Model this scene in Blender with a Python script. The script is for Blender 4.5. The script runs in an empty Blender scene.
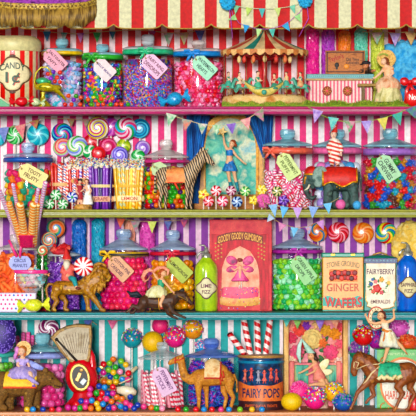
EXPO, AMB, SUN1, SUN2, WIN = -0.2, 0.22, 0.55, 3.2, 9
SATUR = 1.22
import bpy, bmesh, math, random
from mathutils import Vector, Matrix, Quaternion
random.seed(7)
U = 0.0025            # one layout unit in metres
D = 8.0               # camera distance in front of the shelf edge
C = bpy.context.scene.collection
sin, cos, pi = math.sin, math.cos, math.pi
TOPS = {1: 106.5, 2: 209.5, 3: 312.5, 4: 412.0}   # shelf tops
def kf(d): return 1 + d*U/D
def bp(t, d): return 208 + (TOPS[t]-208)/kf(d)
def W(px, py, d):
    k = kf(d); return Vector(((px-208)*U*k, d*U, 0.52+(208-py)*U*k))

# ------------------------------------------------------------------ materials
def lin(h):
    h = h.lstrip('#'); o = []; v = [int(h[i:i+2], 16)/255 for i in (0, 2, 4)]; g = max(v)
    for c in v:
        c = max(0, g-(g-c)*SATUR)
        o.append(c/12.92 if c <= .04045 else ((c+.055)/1.055)**2.4)
    return o
_mc = {}
def _new(name):
    m = bpy.data.materials.new(name); m.use_nodes = True
    nt = m.node_tree; return m, nt, nt.nodes['Principled BSDF']
def N(nt, t, **kw):
    n = nt.nodes.new(t)
    for k, v in kw.items(): setattr(n, k, v)
    return n
def mth(nt, op, a, b=None):
    n = N(nt, 'ShaderNodeMath', operation=op)
    for i, x in enumerate((a, b)):
        if x is None: continue
        if isinstance(x, (int, float)): n.inputs[i].default_value = x
        else: nt.links.new(x, n.inputs[i])
    return n.outputs[0]
def ramp(nt, fac, cols, const=True, pos=None):
    r = N(nt, 'ShaderNodeValToRGB'); cr = r.color_ramp
    cr.interpolation = 'CONSTANT' if const else 'LINEAR'
    n = len(cols)
    for i, c in enumerate(cols):
        p = pos[i] if pos else (i/n if const else i/max(1, n-1))
        e = cr.elements[i] if i < 2 else cr.elements.new(p)
        e.position = p; e.color = (*lin(c), 1)
    nt.links.new(fac, r.inputs[0]); return r.outputs[0]
def grain(nt, colout, n, ns):
    """a fine mottled grain over a colour"""
    tc = N(nt, 'ShaderNodeTexCoord'); nz = N(nt, 'ShaderNodeTexNoise')
    nz.inputs['Scale'].default_value = ns; nz.inputs['Detail'].default_value = 3
    nt.links.new(tc.outputs['Object'], nz.inputs['Vector'])
    mr = N(nt, 'ShaderNodeMapRange'); mr.inputs[1].default_value = .3; mr.inputs[2].default_value = .7
    mr.inputs[3].default_value = 1-n; mr.inputs[4].default_value = 1+n
    nt.links.new(nz.outputs[0], mr.inputs[0])
    mx = N(nt, 'ShaderNodeVectorMath', operation='MULTIPLY')
    nt.links.new(colout, mx.inputs[0]); nt.links.new(mr.outputs[0], mx.inputs[1])
    return mx.outputs[0], nz.outputs[0]
def M(col, rough=.5, n=.22, ns=220, metal=0, coat=0, bump=0, name='paint', sheen=0, sss=0):
    key = (col, rough, n, ns, metal, coat, bump, name, sss)
    if key in _mc: return _mc[key]
    m, nt, b = _new(name+'_'+col)
    rgb = N(nt, 'ShaderNodeRGB'); rgb.outputs[0].default_value = (*lin(col), 1)
    o, f = grain(nt, rgb.outputs[0], n, ns)
    nt.links.new(o, b.inputs['Base Color'])
    fin(nt, b, rough, metal, coat, bump, f)
    _mc[key] = m; return m
def fin(nt, b, rough, metal=0, coat=0, bump=0, f=None):
    b.inputs['Roughness'].default_value = rough; b.inputs['Metallic'].default_value = metal
    b.inputs['Coat Weight'].default_value = coat; b.inputs['Coat Roughness'].default_value = .12
    if bump and f is not None:
        bn = N(nt, 'ShaderNodeBump'); bn.inputs['Strength'].default_value = bump; bn.inputs['Distance'].default_value = .002
        nt.links.new(f, bn.inputs['Height']); nt.links.new(bn.outputs[0], b.inputs['Normal'])
def M2(cols, ns=60, rough=.5, pos=None, const=False, bump=0, coat=0, metal=0, vor=False, name='mottle', stretch=(1, 1, 1)):
    """several colours mottled by noise or by cells"""
    key = ('M2', tuple(cols), ns, rough, const, bump, coat, metal, vor, stretch)
    if key in _mc: return _mc[key]
    m, nt, b = _new(name)
    tc = N(nt, 'ShaderNodeTexCoord'); mp = N(nt, 'ShaderNodeMapping'); mp.inputs['Scale'].default_value = stretch
    nt.links.new(tc.outputs['Object'], mp.inputs[0])
    if vor:
        v = N(nt, 'ShaderNodeTexVoronoi'); v.inputs['Scale'].default_value = ns
        nt.links.new(mp.outputs[0], v.inputs['Vector'])
        sp = N(nt, 'ShaderNodeSeparateColor'); nt.links.new(v.outputs['Color'], sp.inputs[0])
        f = sp.outputs[0]; hf = v.outputs['Distance']
    else:
        z = N(nt, 'ShaderNodeTexNoise'); z.inputs['Scale'].default_value = ns; z.inputs['Detail'].default_value = 4
        nt.links.new(mp.outputs[0], z.inputs['Vector'])
        mr = N(nt, 'ShaderNodeMapRange'); mr.inputs[1].default_value = .3; mr.inputs[2].default_value = .7
        nt.links.new(z.outputs[0], mr.inputs[0]); f = mr.outputs[0]; hf = f
    c = ramp(nt, f, cols, const, pos)
    o, _ = grain(nt, c, .12, 260)
    nt.links.new(o, b.inputs['Base Color']); fin(nt, b, rough, metal, coat, bump, hf)
    _mc[key] = m; return m
def coords(nt):
    tc = N(nt, 'ShaderNodeTexCoord'); s = N(nt, 'ShaderNodeSeparateXYZ')
    nt.links.new(tc.outputs['Object'], s.inputs[0]); return s.outputs
def swirl(cols, arms, tw, R, rough=.25, const=True):
    key = ('sw', tuple(cols), arms, tw, R)
    if key in _mc: return _mc[key]
    m, nt, b = _new('swirl_candy'); x, y, z = coords(nt)
    a = mth(nt, 'DIVIDE', mth(nt, 'ARCTAN2', z, x), 2*pi)
    r = mth(nt, 'DIVIDE', mth(nt, 'SQRT', mth(nt, 'ADD', mth(nt, 'MULTIPLY', x, x), mth(nt, 'MULTIPLY', z, z))), R*U)
    t = mth(nt, 'FRACT', mth(nt, 'ADD', mth(nt, 'ADD', mth(nt, 'MULTIPLY', a, arms), mth(nt, 'MULTIPLY', r, tw)), 20))
    o, f = grain(nt, ramp(nt, t, cols, const), .1, 260)
    nt.links.new(o, b.inputs['Base Color']); fin(nt, b, rough, 0, .2)
    _mc[key] = m; return m
def stripes(cols, per, off=0, axis='x', rough=.5, n=.12, pos=None, helix=0, coat=0, ns=200):
    """stripes across an axis (period in layout units); helix adds a twist round the axis"""
    key = ('st', tuple(cols), per, off, axis, rough, helix, coat, tuple(pos or ()))
    if key in _mc: return _mc[key]
    m, nt, b = _new('striped'); x, y, z = coords(nt)
    v = {'x': x, 'y': y, 'z': z}[axis]
    t = mth(nt, 'ADD', mth(nt, 'DIVIDE', v, per*U), 1000-off/per)
    if helix: t = mth(nt, 'ADD', t, mth(nt, 'MULTIPLY', mth(nt, 'ARCTAN2', y, x), helix/(2*pi)))
    o, f = grain(nt, ramp(nt, mth(nt, 'FRACT', t), cols, True, pos), n, ns)
    nt.links.new(o, b.inputs['Base Color']); fin(nt, b, rough, 0, coat)
    _mc[key] = m; return m
def zebra_mat(cols, sc, dist):
    m, nt, b = _new('zebra_coat'); tc = N(nt, 'ShaderNodeTexCoord'); mp = N(nt, 'ShaderNodeMapping')
    mp.inputs['Rotation'].default_value = (0, .35, 0); nt.links.new(tc.outputs['Object'], mp.inputs[0])
    w = N(nt, 'ShaderNodeTexWave'); w.inputs['Scale'].default_value = sc; w.inputs['Distortion'].default_value = dist
    w.inputs['Detail'].default_value = 1.5; w.inputs['Detail Scale'].default_value = 1.2
    nt.links.new(mp.outputs[0], w.inputs['Vector'])
    nt.links.new(ramp(nt, w.outputs[1], cols, False, [.42, .58]), b.inputs['Base Color']); fin(nt, b, .6); return m
def glass(tint='ffffff', gloss=.9, name='jar_glass', milky=0.0, mcol='ffffff'):
    key = ('gl', tint, gloss, milky, mcol)
    if key in _mc: return _mc[key]
    m = bpy.data.materials.new(name); m.use_nodes = True; nt = m.node_tree; nt.nodes.clear()
    out = N(nt, 'ShaderNodeOutputMaterial'); tr = N(nt, 'ShaderNodeBsdfTransparent'); tr.inputs[0].default_value = (*lin(tint), 1)
    gl = N(nt, 'ShaderNodeBsdfGlossy'); gl.inputs['Roughness'].default_value = .08
    fr = N(nt, 'ShaderNodeLayerWeight'); fr.inputs[0].default_value = .5
    mx = N(nt, 'ShaderNodeMixShader')
    nt.links.new(mth(nt, 'ADD', mth(nt, 'MULTIPLY', mth(nt, 'POWER', fr.outputs[1], 4.0), gloss*.7), .035), mx.inputs[0])
    base = tr.outputs[0]
    if milky:
        df = N(nt, 'ShaderNodeBsdfPrincipled'); df.inputs['Base Color'].default_value = (*lin(mcol), 1); df.inputs['Roughness'].default_value = .3; df.inputs['Specular IOR Level'].default_value = .2
        tcg = N(nt, 'ShaderNodeTexCoord'); nz = N(nt, 'ShaderNodeTexNoise'); nz.inputs['Scale'].default_value = 45; nz.inputs['Detail'].default_value = 2
        mpp = N(nt, 'ShaderNodeMapping'); mpp.inputs['Scale'].default_value = (.35, .35, 2.4)
        nt.links.new(tcg.outputs['Object'], mpp.inputs[0]); nt.links.new(mpp.outputs[0], nz.inputs['Vector'])
        mr = N(nt, 'ShaderNodeMapRange'); mr.inputs[1].default_value = .35; mr.inputs[2].default_value = .65
        mr.inputs[3].default_value = max(0, milky-.3); mr.inputs[4].default_value = min(1, milky+.3)
        nt.links.new(nz.outputs[0], mr.inputs[0])  # pale streaks mixed into the colour, standing in for glass highlights
        m2 = N(nt, 'ShaderNodeMixShader'); nt.links.new(mr.outputs[0], m2.inputs[0])
        nt.links.new(tr.outputs[0], m2.inputs[1]); nt.links.new(df.outputs[0], m2.inputs[2]); base = m2.outputs[0]
    nt.links.new(base, mx.inputs[1]); nt.links.new(gl.outputs[0], mx.inputs[2]); nt.links.new(mx.outputs[0], out.inputs[0])
    _mc[key] = m; return m
GOLD = lambda c='c8a030': M(c, .35, .3, 160, metal=.55, name='gold', bump=.2)

# ------------------------------------------------------------------ mesh builder (points are across, down, deep)
class MB:
    def __init__(s): s.v = []; s.f = []; s.m = []; s.sm = []; s.mi = 0
    def add(s, vs, fs, smooth=True, mi=None):
        b = len(s.v); s.v += [tuple(p) for p in vs]
        for i, f in enumerate(fs):
            s.f.append(tuple(b+j for j in f)); s.sm.append(smooth)
            s.m.append(s.mi if mi is None else (mi[i] if isinstance(mi, list) else mi))
        return s
    def box(s, x0, x1, y0, y1, d0, d1, rot=0, bev=.0, mi=None):
        c = ((x0+x1)/2, (y0+y1)/2)
        vs = [(x, y, d) for x in (x0, x1) for y in (y0, y1) for d in (d0, d1)]
        if bev:
            b = bev; vs = []; fs = []
            prof = [(b, d0), (0, d0+b), (0, d1)]
            for ins, d in prof: vs += [(x0+ins, y0+ins, d), (x1-ins, y0+ins, d), (x1-ins, y1-ins, d), (x0+ins, y1-ins, d)]
            fs = [(0, 1, 2, 3), (8, 9, 10, 11)]
            for k in range(2):
                for i in range(4): fs.append((k*4+i, k*4+(i+1) % 4, k*4+4+(i+1) % 4, k*4+4+i))
        else: fs = [(0, 1, 3, 2), (4, 6, 7, 5), (0, 4, 5, 1), (2, 3, 7, 6), (0, 2, 6, 4), (1, 5, 7, 3)]
        if rot:
            a = math.radians(rot); vs = [(c[0]+(x-c[0])*cos(a)-(y-c[1])*sin(a), c[1]+(x-c[0])*sin(a)+(y-c[1])*cos(a), d) for x, y, d in vs]
        return s.add(vs, fs, False, mi)
    def ell(s, c, r, seg=12, rings=8, rot=0, noise=0):
        if isinstance(r, (int, float)): r = (r, r, r)
        vs = [(0, -1, 0)]
        for i in range(1, rings):
            t = pi*i/rings
            for j in range(seg): a = 2*pi*j/seg; vs.append((sin(t)*cos(a), -cos(t), sin(t)*sin(a)))
        vs.append((0, 1, 0)); n = len(vs); fs = []
        for j in range(seg):
            fs.append((0, 1+j, 1+(j+1) % seg)); fs.append((n-1, n-1-seg+(j+1) % seg, n-1-seg+j))
            for i in range(rings-2): a = 1+i*seg; fs.append((a+j, a+seg+j, a+seg+(j+1) % seg, a+(j+1) % seg))
        ca, sa = cos(math.radians(rot)), sin(math.radians(rot)); o = []
        for x, y, z in vs:
            q = 1+(random.uniform(-noise, noise) if noise else 0)
            x, y, z = x*r[0]*q, y*r[1]*q, z*r[2]*q
            o.append((c[0]+x*ca-y*sa, c[1]+x*sa+y*ca, c[2]+z))
        return s.add(o, fs)
    def tube(s, pts, r, seg=8, closed=False, flat=1.0, mif=None):
        P = [Vector(p) for p in pts]; n = len(P)
        R = r if isinstance(r, (list, tuple)) else [r]*n
        prev = None; vs = []
        for i in range(n):
            if closed: t = P[(i+1) % n]-P[i-1]
            else: t = P[min(i+1, n-1)]-P[max(i-1, 0)]
            t = t.normalized() if t.length else Vector((0, 1, 0))
            if prev is None:
                ref = Vector((0, 0, 1)) if abs(t.z) < .9 else Vector((1, 0, 0)); u = t.cross(ref).normalized()
            else:
                u = prev - t*prev.dot(t); u = u.normalized() if u.length > 1e-6 else prev
            prev = u; w = t.cross(u)
            for j in range(seg):
                a = 2*pi*j/seg; vs.append(P[i]+u*cos(a)*R[i]+w*sin(a)*R[i]*flat)
        fs = []; mi = []
        for i in range(n if closed else n-1):
            for j in range(seg):
                a, b = i*seg, ((i+1) % n)*seg
                fs.append((a+j, a+(j+1) % seg, b+(j+1) % seg, b+j)); mi.append(mif(i, j) if mif else s.mi)
        if not closed:
            fs.append(tuple(range(seg))); fs.append(tuple((n-1)*seg+j for j in range(seg))); mi += [s.mi, s.mi]
        return s.add(vs, fs, True, mi)
    def cap(s, p0, r0, p1, r1, seg=10):
        s.ell(p0, r0, seg, 8); s.ell(p1, r1, seg, 8)
        if (Vector(p1)-Vector(p0)).length > .05: s.tube([p0, p1], [r0, r1], seg)
        return s
    def chain(s, pts):
        for a, b in zip(pts, pts[1:]): s.cap(a[:3], a[3], b[:3], b[3])
        return s
    def lathe(s, cx, cd, prof, seg=32, sx=1, sd=1, mif=None, smooth=True, wob=None, capb=False, capt=False):
        vs = []; fs = []; mi = []
        for i, (r, y) in enumerate(prof):
            for j in range(seg):
                a = 2*pi*j/seg; q = r*(wob(a, i) if wob else 1)
                vs.append((cx+q*cos(a)*sx, y, cd+q*sin(a)*sd))
        for i in range(len(prof)-1):
            for j in range(seg):
                fs.append((i*seg+j, i*seg+(j+1) % seg, (i+1)*seg+(j+1) % seg, (i+1)*seg+j)); mi.append(mif(i, j) if mif else s.mi)
        if capt: fs.append(tuple(range(seg))); mi.append(mif(0, 0) if mif else s.mi)
        if capb: fs.append(tuple((len(prof)-1)*seg+j for j in range(seg))); mi.append(s.mi)
        return s.add(vs, fs, smooth, mi)
    def coin(s, c, prof, seg=32, sy=1, wob=None):
        """turned about the depth axis: prof is (radius, depth)"""
        vs = []; fs = []
        for i, (r, d) in enumerate(prof):
            for j in range(seg):
                a = 2*pi*j/seg; q = r*(wob(a) if wob else 1); vs.append((c[0]+q*cos(a), c[1]+q*sin(a)*sy, c[2]+d))
        for i in range(len(prof)-1):
            for j in range(seg): fs.append((i*seg+j, i*seg+(j+1) % seg, (i+1)*seg+(j+1) % seg, (i+1)*seg+j))
        fs.append(tuple(range(seg))); fs.append(tuple((len(prof)-1)*seg+j for j in range(seg)))
        return s.add(vs, fs)
    def prism(s, poly, d0, d1, bev=0, smooth=False, mi=None):
        cx = sum(p[0] for p in poly)/len(poly); cy = sum(p[1] for p in poly)/len(poly); n = len(poly)
        R = max(math.hypot(p[0]-cx, p[1]-cy) for p in poly); q = 1-bev/max(R, .01)
        L = [(q, d0), (1, d0+bev), (1, d1)] if bev else [(1, d0), (1, d1)]
        vs = [(cx+(x-cx)*a, cy+(y-cy)*a, d) for a, d in L for x, y in poly]
        fs = [tuple(range(n)), tuple((len(L)-1)*n+i for i in range(n))]
        for k in range(len(L)-1):
            for i in range(n): fs.append((k*n+i, k*n+(i+1) % n, (k+1)*n+(i+1) % n, (k+1)*n+i))
        return s.add(vs, fs, smooth, mi)
    def plate(s, poly, dfun, th=.4, rings=7):
        """a thin plate lying on a curved front; dfun(x, y) is the depth of that front"""
        cx = sum(p[0] for p in poly)/len(poly); cy = sum(p[1] for p in poly)/len(poly); n = len(poly); vs = []; fs = []
        x, y = poly[0]
        for (x, y) in poly: vs.append((x, y, dfun(x, y)+.05))
        for k in range(rings):
            a = 1-k/rings
            for x, y in poly: X, Y = cx+(x-cx)*a, cy+(y-cy)*a; vs.append((X, Y, dfun(X, Y)-th))
        vs.append((cx, cy, dfun(cx, cy)-th)); L = len(vs)-1
        for k in range(rings):
            for i in range(n): fs.append((k*n+i, k*n+(i+1) % n, (k+1)*n+(i+1) % n, (k+1)*n+i))
        for i in range(n): fs.append((rings*n+i, rings*n+(i+1) % n, L))
        return s.add(vs, fs)
    def mesh(s, name, mats, k=1, o=(0, 0, 0)):
        me = bpy.data.meshes.new(name)
        me.from_pydata([((x-o[0])*k*U, (d-o[2])*U, (o[1]-y)*k*U) for x, y, d in s.v], [], s.f)
        for m in (mats if isinstance(mats, (list, tuple)) else [mats]): me.materials.append(m)
        me.polygons.foreach_set('material_index', s.m); me.polygons.foreach_set('use_smooth', s.sm)
        b = bmesh.new(); b.from_mesh(me); bmesh.ops.recalc_face_normals(b, faces=b.faces); b.to_mesh(me); b.free()
        me.update(); return me
def remesh(me, vox, sm=4, dec=0):
    ob = bpy.data.objects.new('tmp', me); C.objects.link(ob)
    md = ob.modifiers.new('r', 'REMESH'); md.mode = 'VOXEL'; md.voxel_size = vox*U; md.use_smooth_shade = True
    if sm: s = ob.modifiers.new('s', 'SMOOTH'); s.iterations = sm; s.factor = .5
    dg = bpy.context.evaluated_depsgraph_get(); dg.update()
    out = bpy.data.meshes.new_from_object(ob.evaluated_get(dg)); mats = list(me.materials)
    bpy.data.objects.remove(ob); bpy.data.meshes.remove(me)
    out.materials.clear()
    for m in mats: out.materials.append(m)
    out.polygons.foreach_set('material_index', [0]*len(out.polygons)); out.polygons.foreach_set('use_smooth', [True]*len(out.polygons))
    return out
_tx = {}
def text_geo(body, ext=.06):
    if body in _tx: return _tx[body]
    cu = bpy.data.curves.new('t', 'FONT'); cu.body = body; cu.size = 1; cu.align_x = 'CENTER'; cu.extrude = ext; cu.resolution_u = 3; cu.offset = .018
    ob = bpy.data.objects.new('t', cu); C.objects.link(ob)
    dg = bpy.context.evaluated_depsgraph_get(); dg.update()
    me = bpy.data.meshes.new_from_object(ob.evaluated_get(dg))
    vs = [tuple(v.co) for v in me.vertices]; fs = [tuple(p.vertices) for p in me.polygons]
    bpy.data.objects.remove(ob); bpy.data.meshes.remove(me)
    x0, x1 = min(v[0] for v in vs), max(v[0] for v in vs); y0, y1 = min(v[1] for v in vs), max(v[1] for v in vs)
    vs = [((v[0]-(x0+x1)/2)/(x1-x0), (v[1]-(y0+y1)/2)/(y1-y0), v[2]) for v in vs]
    _tx[body] = (vs, fs); return _tx[body]
def text(mb, body, cx, cy, w, h, d, rot=0, arc=0, dfun=None, dep=.3):
    """lettering w wide and h tall; arc lifts the middle; dfun lays it on a curved front"""
    vs, fs = text_geo(body); a = math.radians(rot); o = []
    for x, y, z in vs:
        X, Y = x*w, -y*h
        if arc: Y += arc*(4*x*x-.5)
        px, py = cx+X*cos(a)-Y*sin(a), cy+X*sin(a)+Y*cos(a)
        o.append((px, py, (dfun(px, py) if dfun else d)-dep*(.5+z/.12)))
    mb.add(o, fs, False); return mb

# ------------------------------------------------------------------ things and parts
def setp(o, label=None, cat=None, group=None, kind=None):
    if label: o['label'] = label
    if cat: o['category'] = cat
    if group: o['group'] = group
    if kind: o['kind'] = kind
    return o
OFF = {}
class T:
    def __init__(s, name, label, cat, cx, base, d, group=None, kind=None):
        s.d = d; s.k = kf(d); s.cx = cx; s.base = bp(base, d) if base in TOPS and isinstance(base, int) else base
        s.e = bpy.data.objects.new(name, None); s.e.empty_display_size = .01; C.objects.link(s.e)
        s.e.location = W(cx, s.base, d); setp(s.e, label, cat, group, kind)
    def part(s, name, mb, mats, parent=None, o=None, vox=0, sm=4, label=None, kind=None):
        o = o or (s.cx, s.base, 0)
        me = mb.mesh(name, mats, s.k, o)
        if vox: me = remesh(me, vox, sm)
        ob = bpy.data.objects.new(name, me); C.objects.link(ob)
        w = Vector(((o[0]-s.cx)*s.k*U, o[2]*U, (s.base-o[1])*s.k*U))
        OFF[ob.name] = w.copy()
        if parent is not None: ob.parent = parent; w = w-OFF[parent.name]
        else: ob.parent = s.e
        ob.location = w; setp(ob, label, None, None, kind); return ob
    def rod(s, name, p0, p1, r, mat, parent=None, seg=10, round_=True, label=None, nz=14):
        """a straight stick with its own axis, so that a twist pattern runs along it"""
        a = Vector(((p0[0]-s.cx)*s.k*U, p0[2]*U, (s.base-p0[1])*s.k*U)); b = Vector(((p1[0]-s.cx)*s.k*U, p1[2]*U, (s.base-p1[1])*s.k*U))
        L = (b-a).length/U; m = MB()
        pr = [(0.01, 0), (r*.7, -.15*r), (r, -.5*r)]+[(r, -L*i/nz) for i in range(1, nz)]+[(r, -L+.5*r), (r*.7, -L+.15*r), (.01, -L)]
        m.lathe(0, 0, pr, seg)
        me = m.mesh(name, mat, 1, (0, 0, 0)); ob = bpy.data.objects.new(name, me); C.objects.link(ob)
        OFF[ob.name] = a.copy()
        ob.parent = s.e if parent is None else parent
        ob.location = a if parent is None else a-OFF[parent.name]
        ob.rotation_mode = 'QUATERNION'; ob.rotation_quaternion = (b-a).to_track_quat('Z', 'Y')
        setp(ob, label); return ob
def solo(name, label, cat, mb, mats, cx, base, d, group=None, kind=None, vox=0, sm=4, o=None):
    k = kf(d); b = bp(base, d) if isinstance(base, int) and base in TOPS else base
    me = mb.mesh(name, mats, k, (cx, b, 0))
    if vox: me = remesh(me, vox, sm)
    ob = bpy.data.objects.new(name, me); C.objects.link(ob); ob.location = W(cx, b, d); setp(ob, label, cat, group, kind); return ob
# ------------------------------------------------------------------ camera, light, setting
cam = bpy.data.cameras.new('camera'); co = bpy.data.objects.new('camera', cam); C.objects.link(co)
co.location = (0, -D, .52); co.rotation_euler = (pi/2, 0, 0)
cam.sensor_width = 36; cam.lens = 36*D/(416*U); cam.clip_end = 50
bpy.context.scene.camera = co
sc = bpy.context.scene
sc.cycles.transparent_max_bounces = 48; sc.cycles.max_bounces = 14; sc.cycles.diffuse_bounces = 5
sc.view_settings.view_transform = 'Standard'; sc.view_settings.look = 'None'; sc.view_settings.gamma = 1
sc.view_settings.exposure = EXPO; sc.view_settings.use_curve_mapping = False
wd = bpy.data.worlds.new('daylight'); sc.world = wd; wd.use_nodes = True
wd.node_tree.nodes['Background'].inputs[0].default_value = (1, .98, .95, 1); wd.node_tree.nodes['Background'].inputs[1].default_value = AMB
def sun(rot, e, ang, col=(1, 1, 1)):
    l = bpy.data.lights.new('sun', 'SUN'); l.energy = e; l.angle = math.radians(ang); l.color = col
    o = bpy.data.objects.new('sun', l); C.objects.link(o); o.rotation_euler = [math.radians(a) for a in rot]; return o
sun((76, 0, -30), SUN1, 12, (1, .98, .95))
sun((87, 0, -3), SUN2, 7, (1, .99, .98))  # second, frontal sun added to brighten the shelf interiors
# added area lamp, unseen, up front on the left; gives the glass highlights
al = bpy.data.lights.new('added_area_light', 'AREA'); al.energy = WIN; al.size = .9; al.size_y = 1.6; al.shape = 'RECTANGLE'
ao = bpy.data.objects.new('added_area_light', al); C.objects.link(ao); ao.location = (-1.6, -2.6, 1.5)
ao.rotation_euler = (Vector((0, 0, .5))-ao.location).to_track_quat('-Z', 'Y').to_euler()

WD = 112            # depth of the back wall
kw = kf(WD)
WALLS = [('wall_back', -60, 113.1, -150, 600, ['dc2c38', 'f6e2e2'], 13, 115, [0, .56]),
         ('wall_back.001', 113.1, 213.3, -150, 236, ['ee4a90', 'fcf4f4'], 12.6, 145.4, [0, .5]),
         ('wall_back.002', 113.1, 213.3, 236, 600, ['ee4a90', 'fcf4f4'], 12.3, 312, [0, .52]),
         ('wall_back.003', 213.3, 312.5, -150, 600, ['8c409e', 'f0cfe0'], 12.4, 164, [0, .56]),
         ('wall_back.004', 312.5, 424, -150, 600, ['14a8a6', 'fbeeee'], 12.9, 104.6, [0, .57])]
for nm, y0, y1, x0, x1, cols, per, off, pos in WALLS:
    q = lambda y: 208+(y-208)/1
    m = MB(); m.box(x0, x1, y0, y1, 0, 8)
    me = m.mesh(nm, stripes(cols, per*kw, (off-208)*kw, 'x', .7, .14, pos, ns=90), kw, (208, 208, 0))
    # the wall is exactly one shelf high in the world
    ob = bpy.data.objects.new(nm, me); C.objects.link(ob); ob.location = (0, WD*U, .52); ob['kind'] = 'structure'

def shelf(t, y0, y1, name, label, cols, bead):
    f = T('shelf_board', label, 'shelf', 208, float(y0), 0)
    b = MB(); b.box(-120, 540, y0, y1-1.2, 1.2, 111.5)
    f.part('board', b, M(cols[0], .5, .15, 120, name='painted_wood'))
    b = MB(); h = y1-y0
    pr = [(0, 1.2), (.06, 0), (.22, -.3), (.3, .7), (.36, .1), (.66, -.1), (.74, .8), (.82, .3), (.94, .5), (1, 1.2)]
    vs = []; 
    for q, d in pr: vs += [(-120, y0+q*h, d), (540, y0+q*h, d)]
    b.add(vs, [(2*i, 2*i+1, 2*i+3, 2*i+2) for i in range(len(pr)-1)], False)
    f.part('moulded_front', b, M(cols[1], .35, .2, 90, name='painted_wood', coat=.3))
    if bead:
        b = MB(); b.box(-120, 540, y0+h*.42, y0+h*.6, -.5, .4, bev=.3); f.part('trim_strip', b, M(bead, .4, .2, 100, name='painted_wood'))
    return f
shelf(1, 106.5, 114, 'pink', 'deep pink painted shelf board carrying the toy carousel', ['8c2450', 'b83474'], '98205a')
shelf(2, 209.5, 217.5, 'olive', 'olive green painted shelf board carrying the zebra and elephant', ['6c7028', '98983a'], '80842c')
shelf(3, 312.5, 320, 'teal', 'teal painted shelf board carrying the lion and the wafer tin', ['0a5c60', '128a8e'], '0c6c72')
shelf(4, 412, 424, 'wood', 'pale orange wooden shelf board carrying the camel and bear', ['c88458', 'd89868'], None)

# ------------------------------------------------------------------ awning
def awning():
    a = T('shop_awning', 'red and cream striped awning with scalloped gold hem over the top shelf', 'awning', 260, 28.0, -14)
    per, x0, x1 = 24.4, -100.0, 520.0
    ys = [-46, -20, 0, 8, 16, 20]
    def edge(x):
        q = ((x-113.4) % 48.8)/48.8
        return 28.6 - 4.6*abs(2*q-1)**6
    st = stripes(['c60a1a', 'd6d2ae'], per*a.k, (107-260)*a.k, 'x', .75, .16, [0, .5], ns=120)
    b = MB(); n = int((x1-x0)/1.2); vs = []; rows = 8
    for i in range(n+1):
        x = x0+(x1-x0)*i/n; e = edge(x); rip = .8*sin(2*pi*(x-108)/24.4)
        for r in range(rows): 
            t = r/(rows-1); vs.append((x, -16+(e+16)*t, rip*t+ (0 if t > .3 else 0)))
    b.add(vs, [(i*rows+r, (i+1)*rows+r, (i+1)*rows+r+1, i*rows+r+1) for i in range(n) for r in range(rows-1)])
    a.part('valance', b, st)
    b = MB(); b.add([(x0, -16, 0), (x1, -16, 0), (x1, -70, 110), (x0, -70, 110)], [(0, 1, 2, 3)]); a.part('canopy', b, st)
    b = MB(); b.tube([(x0+(x1-x0)*i/n, edge(x0+(x1-x0)*i/n), .8*sin(2*pi*(x0+(x1-x0)*i/n-108)/24.4)-.3) for i in range(n+1)], .7, 6)
    a.part('gold_hem', b, M('a98a3c', .6, .3, 200))
awning()
def valance():
    v = T('fringed_drape', 'purple velvet drape with gold braid and long gold fringe at the top corner', 'drape', 40, 28.0, -30)
    def arc(x): return ((x-45)/52)
    def ytop(x): return 4.5*max(0, 1-((x-42)/48)**2)**.5
    def dd(x): return 22*(1-max(0, 1-((x-42)/56)**2)**.5)
    X = [-12+i*109/72 for i in range(73)]
    b = MB(); vs = []
    for x in X:
        for r in range(7):
            t = r/6; vs.append((x, -30+(30+ytop(x)+1)*t, dd(x)-6*sin(t*pi)+1.1*sin(x*.9+t*3)+6))
    b.add(vs, [(i*7+r, i*7+7+r, i*7+8+r, i*7+r+1) for i in range(72) for r in range(6)])
    v.part('velvet', b, M2(['6a1f7a', 'b45cc0', '4a1458'], 60, .55, stretch=(1, 1, 3)))
    b = MB(); vs = []
    def bt(x): return ytop(x)-1 if x < 88 else ytop(88)-1-(x-88)*.4
    for x in X:
        for r, (q, dq) in enumerate([(0, 0), (.2, -1), (.5, -.6), (.8, -1), (1, 0)]): vs.append((x, bt(x)+6.4*q, dd(x)+dq))
    b.add(vs, [(i*5+r, i*5+5+r, i*5+6+r, i*5+r+1) for i in range(72) for r in range(4)])
    v.part('gold_braid', b, M2(['8a6a2a', 'd8b858', '5a4420', 'e6cc78'], 130, .45, metal=.2))
    b = MB()
    for i in range(26):
        x = -8+i*4.0
        if x < 95: b.ell((x, bt(x)+3.3, dd(x)-1.2), (1.2, 1.0, .5), 8, 5)
    v.part('braid_rosette', b, GOLD('7a5c24'))
    b = MB()
    for i in range(300):
        x = -12+i*109/300; y1 = 26.3+.8*sin(x*.55)+random.uniform(-.5, .5) - (max(0, x-80)**2)*.045
        b.tube([(x, bt(x)+6, dd(x)), (x+.3, (bt(x)+6+y1)/2, dd(x)-.6), (x+random.uniform(-.4, .4), y1, dd(x)+.2)], [.34, .3, .22], 4)
    b.mi = 0
    v.part('fringe', b, M2(['7a5c28', 'b89850', '5c441c', 'a0803c'], 120, .5, stretch=(1, 1, .15)), kind='stuff')
valance()
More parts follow.
